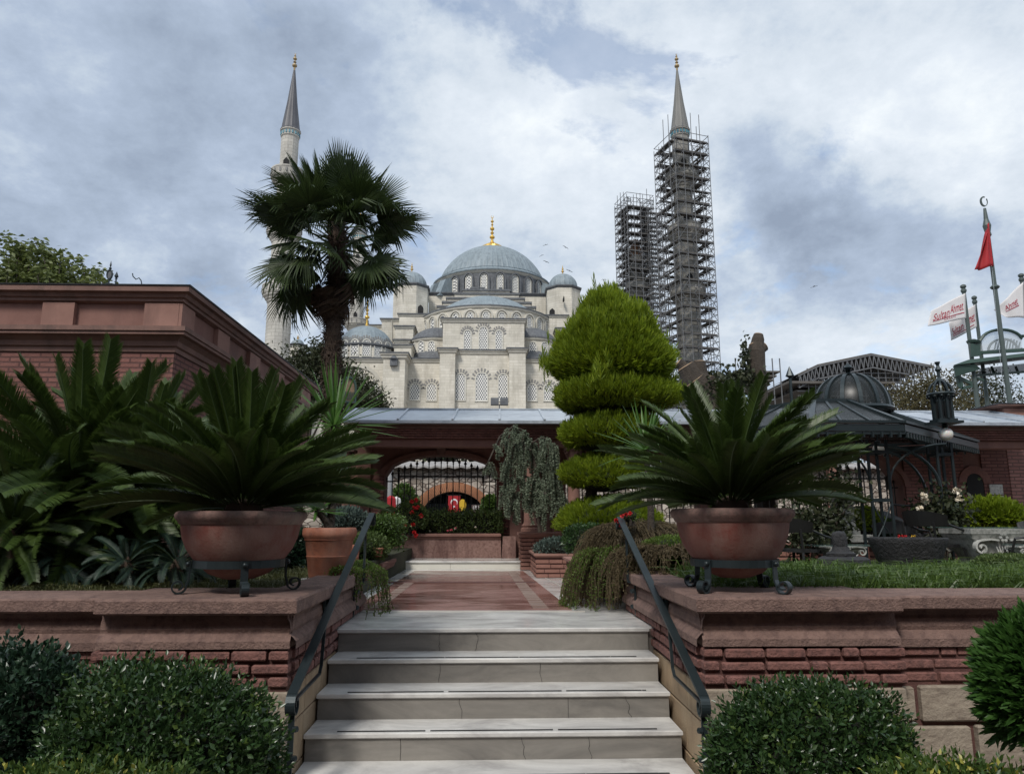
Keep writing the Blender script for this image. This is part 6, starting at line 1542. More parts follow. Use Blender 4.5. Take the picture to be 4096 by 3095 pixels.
# ------------------------------------------------------------------ birds
for i, (u, v, s) in enumerate(((545.5,244.4,.5),(565.6,247,.55),(541.5,255,.45),(546.2,261.5,.55),(569.4,270.2,.6),(604,279.3,.45),(814,286,.8))):
    s *= .62; p = at(u, v, 70); r_ = random.Random(i); a = r_.uniform(-.6,.6); k = MB(); w = Vector((cos(a), .3, sin(a)))*s; f = Vector((.3, -1, .0)).normalized()*s*.35
    k.tube([p-f*.9, p-f*.3, p+f*.4, p+f], [.01,.07*s*1.6,.06*s*1.6,.01], 6)
    for sg_ in (-1, 1):
        t = p+w*sg_*.5+Vector((0,0,.18*s*(1 if i%2 else -.3))); e = p+w*sg_+Vector((0,0,-.05*s)); q = MB(); vs = [p+f*.25, t+f*.3, e, t-f*.25, p-f*.25]; b = len(k.v); 
        k.add([x for x in vs]+[x-Vector((0,0,.03)) for x in vs], [(0,1,2,3,4),(9,8,7,6,5),(0,5,6,1),(1,6,7,2),(2,7,8,3),(3,8,9,4)])
    places = ['topmost left bird of the flock over the mosque turret','bird at the upper right of the flock over the mosque turret','bird below the topmost left one over the mosque','lower left bird of the flock beside the main dome','lowest right bird, just above the right turret finial','lone bird right of the flock, above the topiary','lone bird in the dark cloud far right of the scaffolding']
    tag(k.build('bird', m_ironb, org=p), places[i], 'bird', 'birds flying around the mosque')
# ------------------------------------------------------------------ right-hand garden
U4 = lambda x: 750+.16457*x
V4 = lambda y: 300+.16457*y
def Q4(x, y, D): return at(U4(x), V4(y), D)
# low brick wall behind the seats
lw = thing('low_brick_wall', (5, 9.4, ZP), 'low pink brick wall behind the garden seats at right', 'low wall')
brickbox(lw, Xu(768, 9.4, 1.2), 9.2, 9.4, 9.75, ZP, Q4(500, 1498, 9.4).z, .06, pitch=.075, blen=.24)
ms = thing('marble_trough', (Xu(842, 9.1, 1.3), 9.0, ZP), 'long white marble trough under the birdbath', 'trough')
x0, x1, zt_ = Xu(U4(385), 9.0, 1.4), Xu(U4(745), 9.0, 1.4), Q4(560, 1422, 9.0).z
MB().rbox(x0, x1, 8.95, 9.38, zt_-.10, zt_, .01).build('rim', m_capst, ms); MB().rbox(x0+.05, x1-.05, 9.0, 9.33, ZP+.002, zt_-.102, .01).build('body', m_redst, ms)
# birdbath
p = Q4(578, 1420, 9.15); zt_ = Q4(578, 1195, 9.15).z; zb = Q4(578, 1252, 9.15).z
bb = thing('birdbath', (p.x, 9.15, p.z-.02), 'pale stone birdbath on a square column in front of the pink column', 'birdbath')
c = MB(); rectprof(c, p.x-.10, p.x+.10, 9.05, 9.25, [(.03,p.z-.02),(.03,p.z+.06),(0,p.z+.09),(-.01,zb-.04),(.02,zb)]); c.build('column', m_capst, bb)
k = MB(); k.lathe([(.10,zb+.001),(.14,zb+.02),(.19,zb+.09),(.235,zt_-.03),(.25,zt_-.02),(.25,zt_),(.21,zt_),(.15,zt_-.06),(0,zt_-.07)], (p.x, 9.15), 8, rot=pi/8); k.build('basin', m_capst, bb)
k = MB(); z = zt_-.07; k.lathe([(.04,z),(.03,z+.1),(.05,z+.12),(.09,z+.20),(.05,z+.27),(.07,z+.30),(0,z+.36)], (p.x, 9.15), 16); k.build('carved_top', m_whitef, bb)
# stone bowl, mortar
D = 6.85; a = Q4(735, 1440, D); b = Q4(1170, 1440, D); c0 = ((a.x+b.x)/2, D+.0); R_ = (b.x-a.x)/2; zt_ = a.z
st_ = thing('stone_trough', (c0[0], D, 1.245), 'big round black basalt bowl standing on the grass', 'stone bowl')
rn = [noise.noise(Vector((i*.5, 3, 1)))*.03 for i in range(28)]
k = MB(); k.lathe([(R_*.62,1.2),(R_*.7,1.26),(R_*.84,1.38),(R_*.96,zt_-.05),(R_,zt_-.01),(R_*.99,zt_),(R_*.86,zt_),(R_*.8,zt_-.06),(0,zt_-.08)], c0, 28, mod=lambda kk, r, z: 1+rn[kk]); auto_smooth(k.build('bowl', m_bowl, st_), 45)
fw = [Q4(x, 1432, D-.05) for x in (905, 925, 945, 985, 1000)]; flowers(st_, fw[:3], .014, m_redf, 'floating_flower'); flowers(st_, fw[3:], .012, m_yel, 'floating_flower')
D = 6.6; a = Q4(420, 1590, D); b = Q4(720, 1590, D); c0 = ((a.x+b.x)/2, D); R_ = (b.x-a.x)/2; z1 = Q4(570, 1555, D).z
mt_ = thing('stone_mortar', (c0[0], D, 1.245), 'black stone disc carrying a leaning rounded stone post, left of the basalt bowl', 'stone ornament')
k = MB(); k.lathe([(R_*.7,1.2),(R_*.95,1.26),(R_,1.3),(R_*.96,z1-.02),(R_*.8,z1),(0,z1+.01)], c0, 28, mod=lambda kk, r, z: 1+rn[kk]*.7); auto_smooth(k.build('disc', m_bowl, mt_), 50)
k = MB(); k.lathe([(R_*.55,z1+.0),(R_*.56,z1+.03),(R_*.36,z1+.05),(R_*.3,z1+.09)], (c0[0]-.02, D), 20); auto_smooth(k.build('collar', m_bowl, mt_), 50)
p0 = Vector((c0[0]-.02, D, z1+.08)); p1 = Q4(535, 1400, D); r = .062; k = MB(); k.tube([p0, p0.lerp(p1,.4), p0.lerp(p1,.8), p0.lerp(p1,.93), p1], [r*.98, r*1.05, r, r*.8, r*.2], 16); auto_smooth(k.build('post', m_bowl, mt_), 60)
# capital tables
def captable(x0, x1, y0, y1, D, lab, gx0, gx1, gz):
    a, b = Q4(x0, y1, D), Q4(x1, y1, D); zt_ = Q4((x0+x1)/2, y0, D).z; cxx = (a.x+b.x)/2; w = (b.x-a.x)/2; zb = min(a.z, 1.25); zb = ZP if D > 8 else 1.245
    root = thing('capital_table', (cxx, D, zb), lab, 'table', 'glass tables on carved capitals'); h = zt_-zb
    c = MB(); rectprof(c, cxx-w*.62, cxx+w*.62, D-w*.5, D+w*.5, [(0,zb),(0,zb+.05*h),(-.02,zb+.08*h),(-.02,zb+.3*h),(.0,zb+.5*h),(w*.1,zt_-.36*h),(w*.24,zt_-.2*h),(w*.28,zt_-.165*h)]); c.build('bell', m_capst, root)
    c = MB(); rectprof(c, cxx-w, cxx+w, D-w*.8, D+w*.8, [(-.05,zt_-.17*h),(-.03,zt_-.16*h),(-.01,zt_-.1*h),(0,zt_-.08*h),(0,zt_)]); c.build('abacus', m_capst, root)
    for sx in (-1, 1):
        for sy in (-1, 1):
            k = MB(); cc = Vector((cxx+sx*w*.72, D+sy*w*.78, zt_-.30*h)); pts = []
            for i in range(34):
                t = i/33; rr_ = w*.22*(1-.85*t); aa = pi/2-t*2.6*pi; pts.append(cc+Vector((-sx*rr_*cos(aa)*-1, 0, rr_*sin(aa))))
            pts = [cc+Vector((-sx*w*.55, 0, w*.22)), cc+Vector((-sx*w*.3, 0, w*.25))]+pts
            ribbon(k, pts, (0,1,0), w*.16, w*.055); k.build('volute', m_capst, root)
    for sy in (-1,):
        k = MB(); y = D-w*.82
        for i in range(-3, 4): k.tube([(cxx, y+.01, zt_-.75*h), (cxx+i*w*.05, y-.01, zt_-.5*h), (cxx+i*w*.09, y-.0, zt_-.28*h)], [w*.02, w*.05, w*.012], 6)
        for i in range(6): k.lathe([(0,-.02),(w*.05,-.01),(w*.05,.01),(0,.02)], (cxx+w*.1*cos(i*pi/3), 0), 6); n_ = 24; k.v[-n_:] = [(v[0], y+v[2]*.6, zt_-.14*h+w*.1*sin(i*pi/3)+(v[1])) for v in k.v[-n_:]]
        for sx in (-1, 1): k.tube([(cxx, y+.01, zt_-.85*h), (cxx+sx*w*.3, y, zt_-.8*h), (cxx+sx*w*.35, y-.01, zt_-.55*h), (cxx+sx*w*.5, y, zt_-.45*h)], [w*.04, w*.05, w*.045, w*.02], 6)
        k.build('acanthus', m_capst, root)
    ga, gb = Q4(gx0, gz, D).x, Q4(gx1, gz, D).x
    MB().rbox(ga, gb, D-w*1.1, D+w*1.3, zt_+.004, zt_+.016, .003).build('glass_top', m_glass, root)
captable(1262, 1640, 1385, 1600, 8.1, 'glass-topped table on a large carved white capital near the right edge', 1225, 1760, 1380)
captable(440, 672, 1492, 1600, 8.0, 'glass-topped table on a white capital behind the black stone disc', 345, 760, 1484)
captable(1612, 1760, 1490, 1640, 7.6, 'white carved capital table cut by the right edge of the picture', 1600, 1800, 1484)
# chairs
def chair(x, y, z, rz, s, lab):
    root = thing('garden_chair', (x, y, z), lab, 'chair', 'black metal garden armchairs')
    R_ = Matrix.Rotation(rz, 3, 'Z'); T = lambda p: Vector((x, y, z))+R_@(Vector(p)*s)
    n = 12; k = MB(); pts = [T((.27*sin(a), -.0+.24*(1-cos(a))*-1+.24, .72+.0*abs(a))) for a in [-1.25+2.5*i/n for i in range(n+1)]]
    V = []
    for (dz, oo) in ((0,0),(.17,.03)):
        for i in range(n+1):
            a = -1.25+2.5*i/n; V.append(T(((.27+oo)*sin(a), -.24*cos(a)-oo*cos(a), .66+dz*(1-.35*(abs(a)/1.25)**2))))
    m = n+1; V2 = V+[v+Vector((0,.012,0)) for v in V]; Fs = []
    for i in range(n): Fs += [(i,i+1,m+i+1,m+i),(2*m+i+1,2*m+i,3*m+i,3*m+i+1),(m+i,m+i+1,3*m+i+1,3*m+i),(i+1,i,2*m+i,2*m+i+1)]
    k.add(V2, Fs); k.build('backrest', m_ironb, root)
    k = MB(); k.prism([(.24*cos(2*pi*i/16), .22*sin(2*pi*i/16)) for i in range(16)], T((0,0,.44)), R_@Vector((1,0,0))*s, R_@Vector((0,1,0))*s, (0,0,1), 0, .03); k.build('seat', m_ironb, root)
    for sx in (-1, 1):
        MB().tube([T((sx*.26,-.07,.68)), T((sx*.29,.10,.62)), T((sx*.28,.24,.60)), T((sx*.24,.27,.45))], .014*s, 6).build('armrest', m_ironb, root)
        MB().tube([T((sx*.2,.17,.44)), T((sx*.24,.22,.2)), T((sx*.22,.24,0))], .014*s, 6).build('leg', m_ironb, root)
        MB().tube([T((sx*.2,-.2,.70)), T((sx*.19,-.17,.44)), T((sx*.21,-.2,.2)), T((sx*.23,-.26,0))], .014*s, 6).build('leg', m_ironb, root)
    return root
def chairat(xq, yb, D, rz, s, lab, z):
    p = Q4(xq, yb, D); chair(p.x, D, z, rz, s, lab)
chairat(1130, 1560, 8.2, radians(-75), 1.05, 'black armchair with a curved solid back between the basalt bowl and the carved table', ZP)
chairat(300, 1600, 8.0, radians(-60), .95, 'small black armchair left of the leaning stone post', ZP)
chairat(1690, 1600, 7.7, radians(80), .95, 'black armchair cut by the right edge of the picture', ZP)
chairat(900, 1560, 8.9, radians(160), .9, 'black armchair mostly hidden behind the basalt bowl', ZP)
# motorbike beyond the low wall
def motorbike():
    D = 10.6; p = Q4(905, 1430, D); z0 = ZP; root = thing('motorbike', (p.x, D, z0), 'dark motorbike with a round mirror parked behind the low wall', 'motorbike')
    a = radians(25); ax = Vector((cos(a), sin(a), 0)); nn = Vector((-sin(a), cos(a), 0)); O = Vector((p.x, D, z0))
    for sx in (-.62, .62):
        k = MB(); n = 20; o_ = [(.29*cos(2*pi*i/n), .29+.29*sin(2*pi*i/n)) for i in range(n)]; i_ = [(.2*cos(2*pi*i/n), .29+.2*sin(2*pi*i/n)) for i in range(n)]
        k.ringprism(o_, i_, O+ax*sx, ax, (0,0,1), nn, -.05, .05); w_ = k.build('wheel', m_ironb, root)
        k = MB(); 
        for i in range(6): k.bar(O+ax*sx+Vector((0,0,.29)), O+ax*sx+ax*(.21*cos(i*pi/3))+Vector((0,0,.29+.21*sin(i*pi/3))), .02)
        k.build('spokes', m_pipe, w_)
    k = MB(); k.tube([O+ax*-.75+Vector((0,0,.62)), O+ax*-.3+Vector((0,0,.66)), O+ax*.0+Vector((0,0,.6)), O+ax*.35+Vector((0,0,.5))], [.06,.14,.15,.12], 10); k.build('body', m_ironb, root)
    k = MB(); k.tube([O+ax*-.7+Vector((0,0,.74)), O+ax*-.3+Vector((0,0,.80)), O+ax*.05+Vector((0,0,.74))], [.05,.1,.06], 10); k.build('seat', m_ironb, root)
    k = MB(); k.tube([O+ax*.62+Vector((0,0,.3)), O+ax*.42+Vector((0,0,.95))], .03, 6); k.build('fork', m_ironb, root)
    k = MB(); k.tube([O+ax*.35-nn*.3+Vector((0,0,1.0)), O+ax*.43+Vector((0,0,.97)), O+ax*.35+nn*.3+Vector((0,0,1.0))], .018, 6); k.build('handlebar', m_ironb, root)
    k = MB(); k.lathe([(0,-.07),(.07,-.05),(.09,0),(.07,.04),(0,.05)], (0,0), 12); k.v = [tuple(O+ax*(.56+v[2])+nn*v[0]+Vector((0,0,.88+v[1]))) for v in k.v]; k.build('headlight', m_globe, root)
    m = Q4(985, 1281, D-.25); k = MB(); k.tube([O+ax*.36-nn*.25+Vector((0,0,1.0)), m], .008, 5); mr = k.build('mirror_stalk', m_ironb, root)
    n = 14; MB().prism([(.05*cos(2*pi*i/n)*.7+.02*sin(2*pi*i/n), .085*sin(2*pi*i/n)) for i in range(n)], m, (1,0,0), (0,0,1), (0,1,0), -.01, .01).build('mirror', M('mirror_glass', (.7,.75,.8),(.7,.75,.8),.05,2,metal=.9), mr)
motorbike()
# bushes
def S4(name, x, y, D, w, h, n, ls, mat, lab, **kw): return S(name, U4(x), V4(y), D, w*.16457, h*.16457, n, ls, mat, lab, **kw)
S4('yellow_green_bush', 705, 1345, 10.0, 185, 170, 3200, .05, m_yg, 'yellow-green bush behind the marble trough', group='bright bushes')
p = Q4(1425, 1318, 9.9); s_ = pxm(p)*.16457
conifer_bush('bright_conifer', p, (160*s_, .5, 75*s_), 2000, .12, m_yg, 'wide bright lime conifer mound in front of the brick building at right', up=.5, group='bright bushes', zmin=-.5)
def rosebush(name, pts, flw, fm, lab, D, base, nl=500, rad=.16, fr=.05):
    b = Q4(*base, D); root = thing(name, (b.x, D, ZP), lab, 'rose bush', 'rose bushes'); k = MB(); Ps = []; rr = random.Random(int(b.x*100))
    for (x, y) in pts:
        e = Q4(x, y, D+rr.uniform(-.15,.15)); m = Vector((b.x+(e.x-b.x)*.35+rr.uniform(-.08,.08), D+rr.uniform(-.1,.1), b.z+(e.z-b.z)*.5)); s = Vector((b.x+rr.uniform(-.1,.1), D, ZP)); path = [s, m, e]; k.tube(path, [.014,.009,.005], 5)
        for i in range(nl//len(pts)): t = rr.uniform(.35,1.02); q = s.lerp(m, t*2) if t < .5 else m.lerp(e, min(1, t*2-1)); Ps.append(q+Vector((rr.gauss(0,rad), rr.gauss(0,rad), rr.gauss(0,rad))))
    k.build('stems', m_bark, root)
    P = np.array([tuple(q) for q in Ps]); V, T = leaves(P, RNG.normal(size=P.shape), .075*(.6+.7*RNG.random(len(P))), .045); mk('foliage', V, T, m_rose, root)
    flowers(root, [Q4(x, y, D-.12) for x, y in flw], fr, fm)
rosebush('rose_bush', [(495,870),(540,930),(520,1080),(600,1100),(450,1150),(640,1200),(400,1250),(480,1300),(350,1320),(560,1350)], [(495,858)], m_pinkf, 'tall rose bush with one pink bloom beside the birdbath', 8.5, (500,1480), 900, .09, .065)
rosebush('rose_bush', [(1257,1155),(1053,1190),(1035,1272),(1275,1210),(1180,1170),(1130,1230),(1210,1260),(1150,1330),(1230,1330)], [(1257,1155),(1053,1188),(1034,1270),(1273,1206),(1065,1215)], m_whitef, 'rose bush with white blooms in front of the trellis post at right', 8.9, (1170,1440), 1300, .10, .05)
rosebush('rose_bush', [(250,1330),(300,1380),(380,1300),(240,1250),(330,1230),(420,1400)], [(262,1340)], m_pinkf, 'low rose bush between the red bowl and the birdbath', 8.3, (310,1500), 900, .11, .04)
S4('hedge_shrub', 820, 1400, 10.3, 130, 120, 1800, .06, m_shr, 'dark shrub between the yellow-green bush and the motorbike')
S4('ground_cover', 1560, 1590, 7.0, 300, 80, 2500, .035, m_hedge, 'bright low ground cover in front of the carved table', cat='plant', ry=.3, up=.6)
# ------------------------------------------------------------------ iron gazebo
gz = thing('iron_gazebo', (Q4(620, 1300, 9.3).x, 9.3, ZP), 'dark green iron and glass gazebo with ribbed dome behind the right cycad', 'gazebo')
A = Q4(930, 790, 8.1); B_ = Q4(1437, 893, 9.9); zc_ = A.z; 
C1 = Q4(380, 806, 8.1); C1.z = zc_; E1 = Q4(560, 925, 10.6)
Bp = Vector((B_.x, 10.1, zc_)); base = [Vector((C1.x-.9, 9.5, zc_)), C1, A, Bp, Vector((A.x+.3, 12.0-.9, zc_)), Vector((C1.x, 11.1, zc_))]
cen = sum(base, Vector())/6
pk = Q4(700, 648, 9.6)
ringz = pk.z-.02
inner = [cen+(b-cen)*.42 for b in base]
for i_ in inner: i_.z = ringz
k = MB(); n = len(base)
for i in range(n):
    a, b = base[i], base[(i+1)%n]; k.bar(a+Vector((0,0,.03)), b+Vector((0,0,.03)), .05, .08); k.bar(a+Vector((0,0,.1)), b+Vector((0,0,.1)), .09, .03)
k.build('eave_beam', m_iron, gz)
k = MB()
for i in range(n):
    a, b = base[i]+Vector((0,0,.1)), base[(i+1)%n]+Vector((0,0,.1)); c, d = inner[i], inner[(i+1)%n]
    k.bar(a, c, .06, .05); k.bar(c, d, .06, .06)
    for t in (.33, .66): k.bar(a.lerp(b, t), c.lerp(d, t), .03, .03)
k.build('roof_ribs', m_iron, gz)
k = MB()
for i in range(n):
    a, b = base[i]+Vector((0,0,.1)), base[(i+1)%n]+Vector((0,0,.1)); c, d = inner[i], inner[(i+1)%n]
    k.add([a,b,d,c]+[v-Vector((0,0,.012)) for v in (a,b,d,c)], [(0,1,2,3),(7,6,5,4)])
k.build('roof_glass', m_smoke, gz)
# scalloped lower canopy rail
k = MB()
for i in range(n):
    a, b = base[i]-Vector((0,0,.03)), base[(i+1)%n]-Vector((0,0,.03)); L_ = (b-a).length; m = int(L_/.1)
    k.bar(a+Vector((0,0,.0)), b+Vector((0,0,.0)), .03, .03)
    for j in range(m): k.bar(a.lerp(b, (j+.5)/m)+Vector((0,0,.01)), a.lerp(b, (j+.5)/m)-Vector((0,0,.05)), .07, .02, up=(b-a))
k.build('valance', m_iron, gz)
# dome
D = 9.6; dl, dr = Q4(398, 672, D), Q4(836, 680, D); dc = Vector(((dl.x+dr.x)/2, D, dl.z)); R_ = (dr.x-dl.x)/2; top = Q4(520, 455, D).z; H = top-dl.z
m_ribs = MB(); gl = MB(); NS = 14
def dp(a, t): return Vector((dc.x+R_*cos(t)**.8*cos(a), D+R_*cos(t)**.8*sin(a), dc.z+H*sin(t)))
for i in range(NS):
    a = 2*pi*i/NS; ribbon(m_ribs, [dp(a, pi/2*j/12*.97) for j in range(13)], (-sin(a), cos(a), 0), .05, .03)
m_ribs.tube([(dc.x+R_*cos(2*pi*j/40), D+R_*sin(2*pi*j/40), dc.z) for j in range(41)], .035, 6); m_ribs.build('dome_ribs', m_iron, gz)
gl.lathe([(R_*.985*cos(pi/2*j/14)**.8 if j < 14 else .03, dc.z+H*.985*sin(pi/2*j/14)) for j in range(15)], (dc.x, D), 42); auto_smooth(gl.build('dome_glass', m_smoke, gz), 60)
f0 = top; fz = Q4(512, 380, D).z; h = fz-f0
MB().lathe([(.09,f0-.03),(.1,f0+.02),(.04,f0+.1*h),(.03,f0+.3*h),(.08,f0+.36*h),(.03,f0+.42*h),(.07,f0+.6*h),(0,fz)], (dc.x, D), 10).build('finial', m_iron, gz)
for (x, y, D2, lab) in ((243,398,9.3,'iron spear finial rising between the right cycad fronds and the scaffold roof'),):
    pf = Q4(x, 470, D2); z1 = Q4(x, y, D2).z; MB().lathe([(.02,pf.z-.6),(.02,pf.z),(.05,pf.z+.02),(.02,pf.z+.05),(.06,z1-.14),(0,z1)], (pf.x, D2), 8).build('corner_finial', m_iron, gz)
# trellis posts
def trellis(x0, x1, ytop, D, nm='trellis_post'):
    a = Q4(x0, 1200, D).x; b = Q4(x1, 1200, D).x; zt_ = zc_-.05; w = b-a; g = MB()
    for (px_, py_) in ((a,D),(b,D),(b,D+w),(a,D+w)): g.bar((px_,py_,ZP), (px_,py_,zt_), .028)
    for z in (ZP+.25, 1.95, zt_-.15):
        for (p, q) in (((a,D),(b,D)),((b,D),(b,D+w)),((b,D+w),(a,D+w)),((a,D+w),(a,D))): g.bar((*p, z), (*q, z), .03, .04)
    g.tube([(a,D,1.92),((a+b)/2,D,1.65),(b,D,1.45)], .009, 4); g.tube([(b,D,1.92),((a+b)/2,D,1.65),(a,D,1.45)], .009, 4)
    g.build(nm, m_iron, gz); return a, b, zt_
a, b, zt_ = trellis(740, 858, 870, 8.6)
k = MB()
for (sx, ex) in ((a, -.55), (b, .75)):
    k.tube([(sx, 8.6, zt_-.55)]+[(sx+ex*(1-cos(t)), 8.6, zt_-.55+.5*sin(t)) for t in [pi/2*j/8 for j in range(1, 9)]], .014, 5)
k.build('curved_bracket', m_iron, gz)
a2, b2, zt_ = trellis(1165, 1255, 760, 8.9)
k = MB()
k.tube([(a2, 8.9, 2.1)]+[(a2-.75*(1-cos(t))*1.0, 8.9, 2.1+.55*sin(t)) for t in [pi/2*j/10 for j in range(1, 11)]], .022, 6)
k.tube([(a2, 9.2, 2.0)]+[(a2-.6*(1-cos(t))*1.0, 9.2, 2.0+.6*sin(t)) for t in [pi/2*j/10 for j in range(1, 11)]], .018, 6); k.build('curved_bracket', m_iron, gz)
for (x, y, D2, r) in ((1190,812,8.7,.082),(780,905,9.3,.075)):
    p = Q4(x, y, D2); k = MB(); k.lathe([(r*sin(pi*i/12), p.z-r*cos(pi*i/12)) for i in range(13)], (p.x, p.y), 20); g_ = k.build('globe_lamp', m_globe, gz, smooth=True); MB().lathe([(.03,p.z+r-.01),(.04,p.z+r+.03),(.01,p.z+r+.05),(.01,p.z+r+.15)], (p.x,p.y), 10).build('lamp_cap', m_iron, g_)
# lantern on top
D = 8.7; c0 = Q4(1170, 720, D); zb = Q4(1170, 722, D).z; zr = Q4(1155, 572, D).z; zt_ = Q4(1155, 492, D).z; r = 50*.16457*pxm(c0); R_ = 71*.16457*pxm(c0); cc = (Q4(1168, 650, D).x, D)
ln = thing('iron_lantern', (cc[0], D, zb-.07), 'black domed iron lantern standing on the gazebo corner at right', 'lantern')
MB().box(cc[0]-R_*1.1, cc[0]+R_*1.1, D-R_, D+R_, zb-.06, zb-.03).box(cc[0]-R_*.8, cc[0]+R_*.8, D-R_*.7, D+R_*.7, zb-.03, zb).build('base', m_iron, ln)
k = MB(); NS = 8
for i in range(NS):
    t = 2*pi*i/NS; k.bar((cc[0]+r*cos(t), D+r*sin(t), zb), (cc[0]+r*cos(t), D+r*sin(t), zr), .028)
    ribbon(k, [(cc[0]+r*.9*cos(t+pi/NS*s), D+r*.9*sin(t+pi/NS*s), zr-.02-.10*abs(s)) for s in (-.8+ .0, -.4, 0.0001, .4, .8)][:5], (cos(t), sin(t), 0), .02, .012)
k.build('cage', m_iron, ln)
k = MB()
for i in range(24): t = 2*pi*i/24; k.bar((cc[0]+r*.9*cos(t), D+r*.9*sin(t), zb), (cc[0]+r*.9*cos(t), D+r*.9*sin(t), zr), .008)
k.build('fine_bars', m_ironb, ln)
k = MB(); H = zt_-zr
for i in range(12):
    a = 2*pi*i/12; ribbon(k, [(cc[0]+R_*cos(t)**.8*cos(a), D+R_*cos(t)**.8*sin(a), zr+H*sin(t)) for t in [pi/2*j/8*.98 for j in range(9)]], (-sin(a), cos(a), 0), .02, .012)
    k.lathe([(0,zr-.05),(.02,zr-.03),(0,zr)], (cc[0]+R_*cos(a), D+R_*sin(a)), 5)
k.tube([(cc[0]+R_*cos(2*pi*j/30), D+R_*sin(2*pi*j/30), zr) for j in range(31)], .02, 6); k.build('dome', m_iron, ln)
zf = Q4(1140, 412, D).z; MB().lathe([(.05,zt_-.03),(.06,zt_),(.02,zt_+.05),(.02,zt_+.12),(.04,zt_+.15),(.015,zt_+.2),(.035,zt_+.25),(0,zf)], cc, 8).build('spear', m_iron, ln)
# ------------------------------------------------------------------ pollarded trees
def pollard(name, D, limbs, lab, ivy=None):
    b = limbs[0][0]; P = at(b[0], b[1], D); root = thing(name, (P.x, D, 0), lab, 'tree', 'lopped tree trunks'); k = MB(); c = MB()
    k.tube([(P.x, D, 0), P], [limbs[0][2][0]*1.2, limbs[0][2][0]], 14)
    for (p0, p1, (r0, r1)) in limbs:
        a, e = at(*p0, D), at(*p1, D); m = [a.lerp(e, t)+Vector((noise.noise(Vector((t*3, p0[0], 1)))*.04, 0, 0)) for t in (0,.25,.5,.75,1)]
        k.tube(m, [r0+(r1-r0)*t+.02*noise.noise(Vector((t*7, p0[1], 2))) for t in (0,.25,.5,.75,1)], 14)
        if r1 > .05: d = (e-a).normalized(); c.tube([e-d*.002, e+d*.012], [r1*.97, r1*.9], 14)
    k.build('trunk', m_bark, root)
    if c.v: c.build('sawn_face', m_cut, root)
    if ivy:
        Ps = []
        for (u, v, su, sv, n) in ivy: 
            q = np.array([tuple(at(u+random.gauss(0,su), v+random.gauss(0,sv), D-.15+random.uniform(-.15,.1))) for _ in range(n)]); Ps.append(q)
        P_ = np.concatenate(Ps); V, T = leaves(P_, RNG.normal(size=P_.shape), .10, .07); mk('ivy', V, T, m_rose, root)
pollard('lopped_tree', 15, [((757,380),(756,352),(.20,.19)),((756,352),(758.5,334),(.19,.10)),((758,350),(765,346),(.12,.10)),((756,350),(753,343),(.1,.1))], 'thick lopped tree trunk with sawn knobs standing above the right cycad', [(745,355,2,9,120),(740,378,10,6,500),(722,380,8,4,300),(700,376,6,4,200)])
pollard('lopped_tree', 14, [((712,402),(695,380),(.30,.28)),((695,380),(686,366),(.26,.20)),((700,384),(697,362),(.2,.17)),((712,400),(706,378),(.2,.18)),((690,372),(678,362),(.15,.1))], 'forked lopped tree trunk with pale sawn ends right of the topiary', [(710,392,7,6,260),(720,385,6,5,200)])
sd_ = thing('scaffold_deck', (at(755,380,40).x, 40, 0), 'dark stacked scaffold decking behind the ivy-clad lopped trunk', 'scaffolding')
k = MB(); x0, x1 = at(733, 380, 40).x, at(777, 380, 40).x
for i in range(5):
    z = at(750, 372+4.2*i, 40).z; MB().box(x0, x1-i*.2, 39.5, 41.5, z-.09, z).build('deck', m_plank, sd_)
for i in range(7): x = x0+(x1-x0)*i/6; MB().bar((x, 39.45, 0), (x, 39.45, at(750,370,40).z+.6), .05).build('upright_pole', m_pipe, sd_)
# ------------------------------------------------------------------ scaffold roof
D = 60; ss = thing('scaffold_shelter', (Q4(720, 500, D).x, D, 0), 'big dark temporary roof on lattice trusses and scaffolding at right', 'scaffolding')
pkp = Q4(735, 320, D); lf = Q4(290, 448, D); rt_ = Q4(1120, 396, D); ml = Q4(410, 388, D); dp_ = 9
k = MB(); pts = [lf, ml, pkp, rt_]; 
V = [tuple(p) for p in pts]+[(p.x, p.y+dp_, p.z+.0) for p in pts]; V += [(x, y, z-.15) for x, y, z in V]
k.add(V, [f for i in range(3) for f in ((i,i+1,5+i,4+i),(8+i,12+i,13+i,9+i))]+[(0,8,9,1),(1,9,10,2),(2,10,11,3)]); k.build('roof_sheet', m_plank, ss)
def truss(p, q, hgt, m, y, nm='roof_truss'):
    g = MB(); p = Vector((p.x, y, p.z-.2)); q = Vector((q.x, y, q.z-.2)); dz = Vector((0,0,-hgt)); g.bar(p, q, .10); g.bar(p+dz, q+dz, .10)
    for i in range(m): g.bar(p.lerp(q, i/m)+dz, p.lerp(q, (i+.5)/m), .07); g.bar(p.lerp(q, (i+.5)/m), p.lerp(q, (i+1)/m)+dz, .07)
    g.build(nm, m_pipe, ss)
for y in (D-.05, D+3, D+6, D+9): truss(pkp, rt_, 1.1, 14, y); truss(ml, pkp, 1.1, 12, y); truss(lf, ml, 1.0, 5, y)
lo = Q4(870, 510, D); 
k = MB(); k.box(lf.x-1, Q4(860,400,D).x, D-.3, D+8, lo.z-.0, lo.z+.2); k.build('platform', m_plank, ss)
k = MB(); k.box(lf.x, Q4(940,400,D).x, D+.5, D+8, Q4(870,548,D).z, Q4(870,540,D).z); k.build('platform', m_plank, ss)
for i in range(18):
    x = lf.x+1+(rt_.x-lf.x-1.5)*i/17; t = (x-pkp.x); zz = pkp.z+(rt_.z-pkp.z)*(x-pkp.x)/(rt_.x-pkp.x) if x > pkp.x else pkp.z+(ml.z-pkp.z)*min(1,(x-pkp.x)/(ml.x-pkp.x))
    for y in (D+.3, D+4): MB().bar((x, y, 0), (x, y, zz-.3), .075).build('upright_pole', m_pipe, ss)
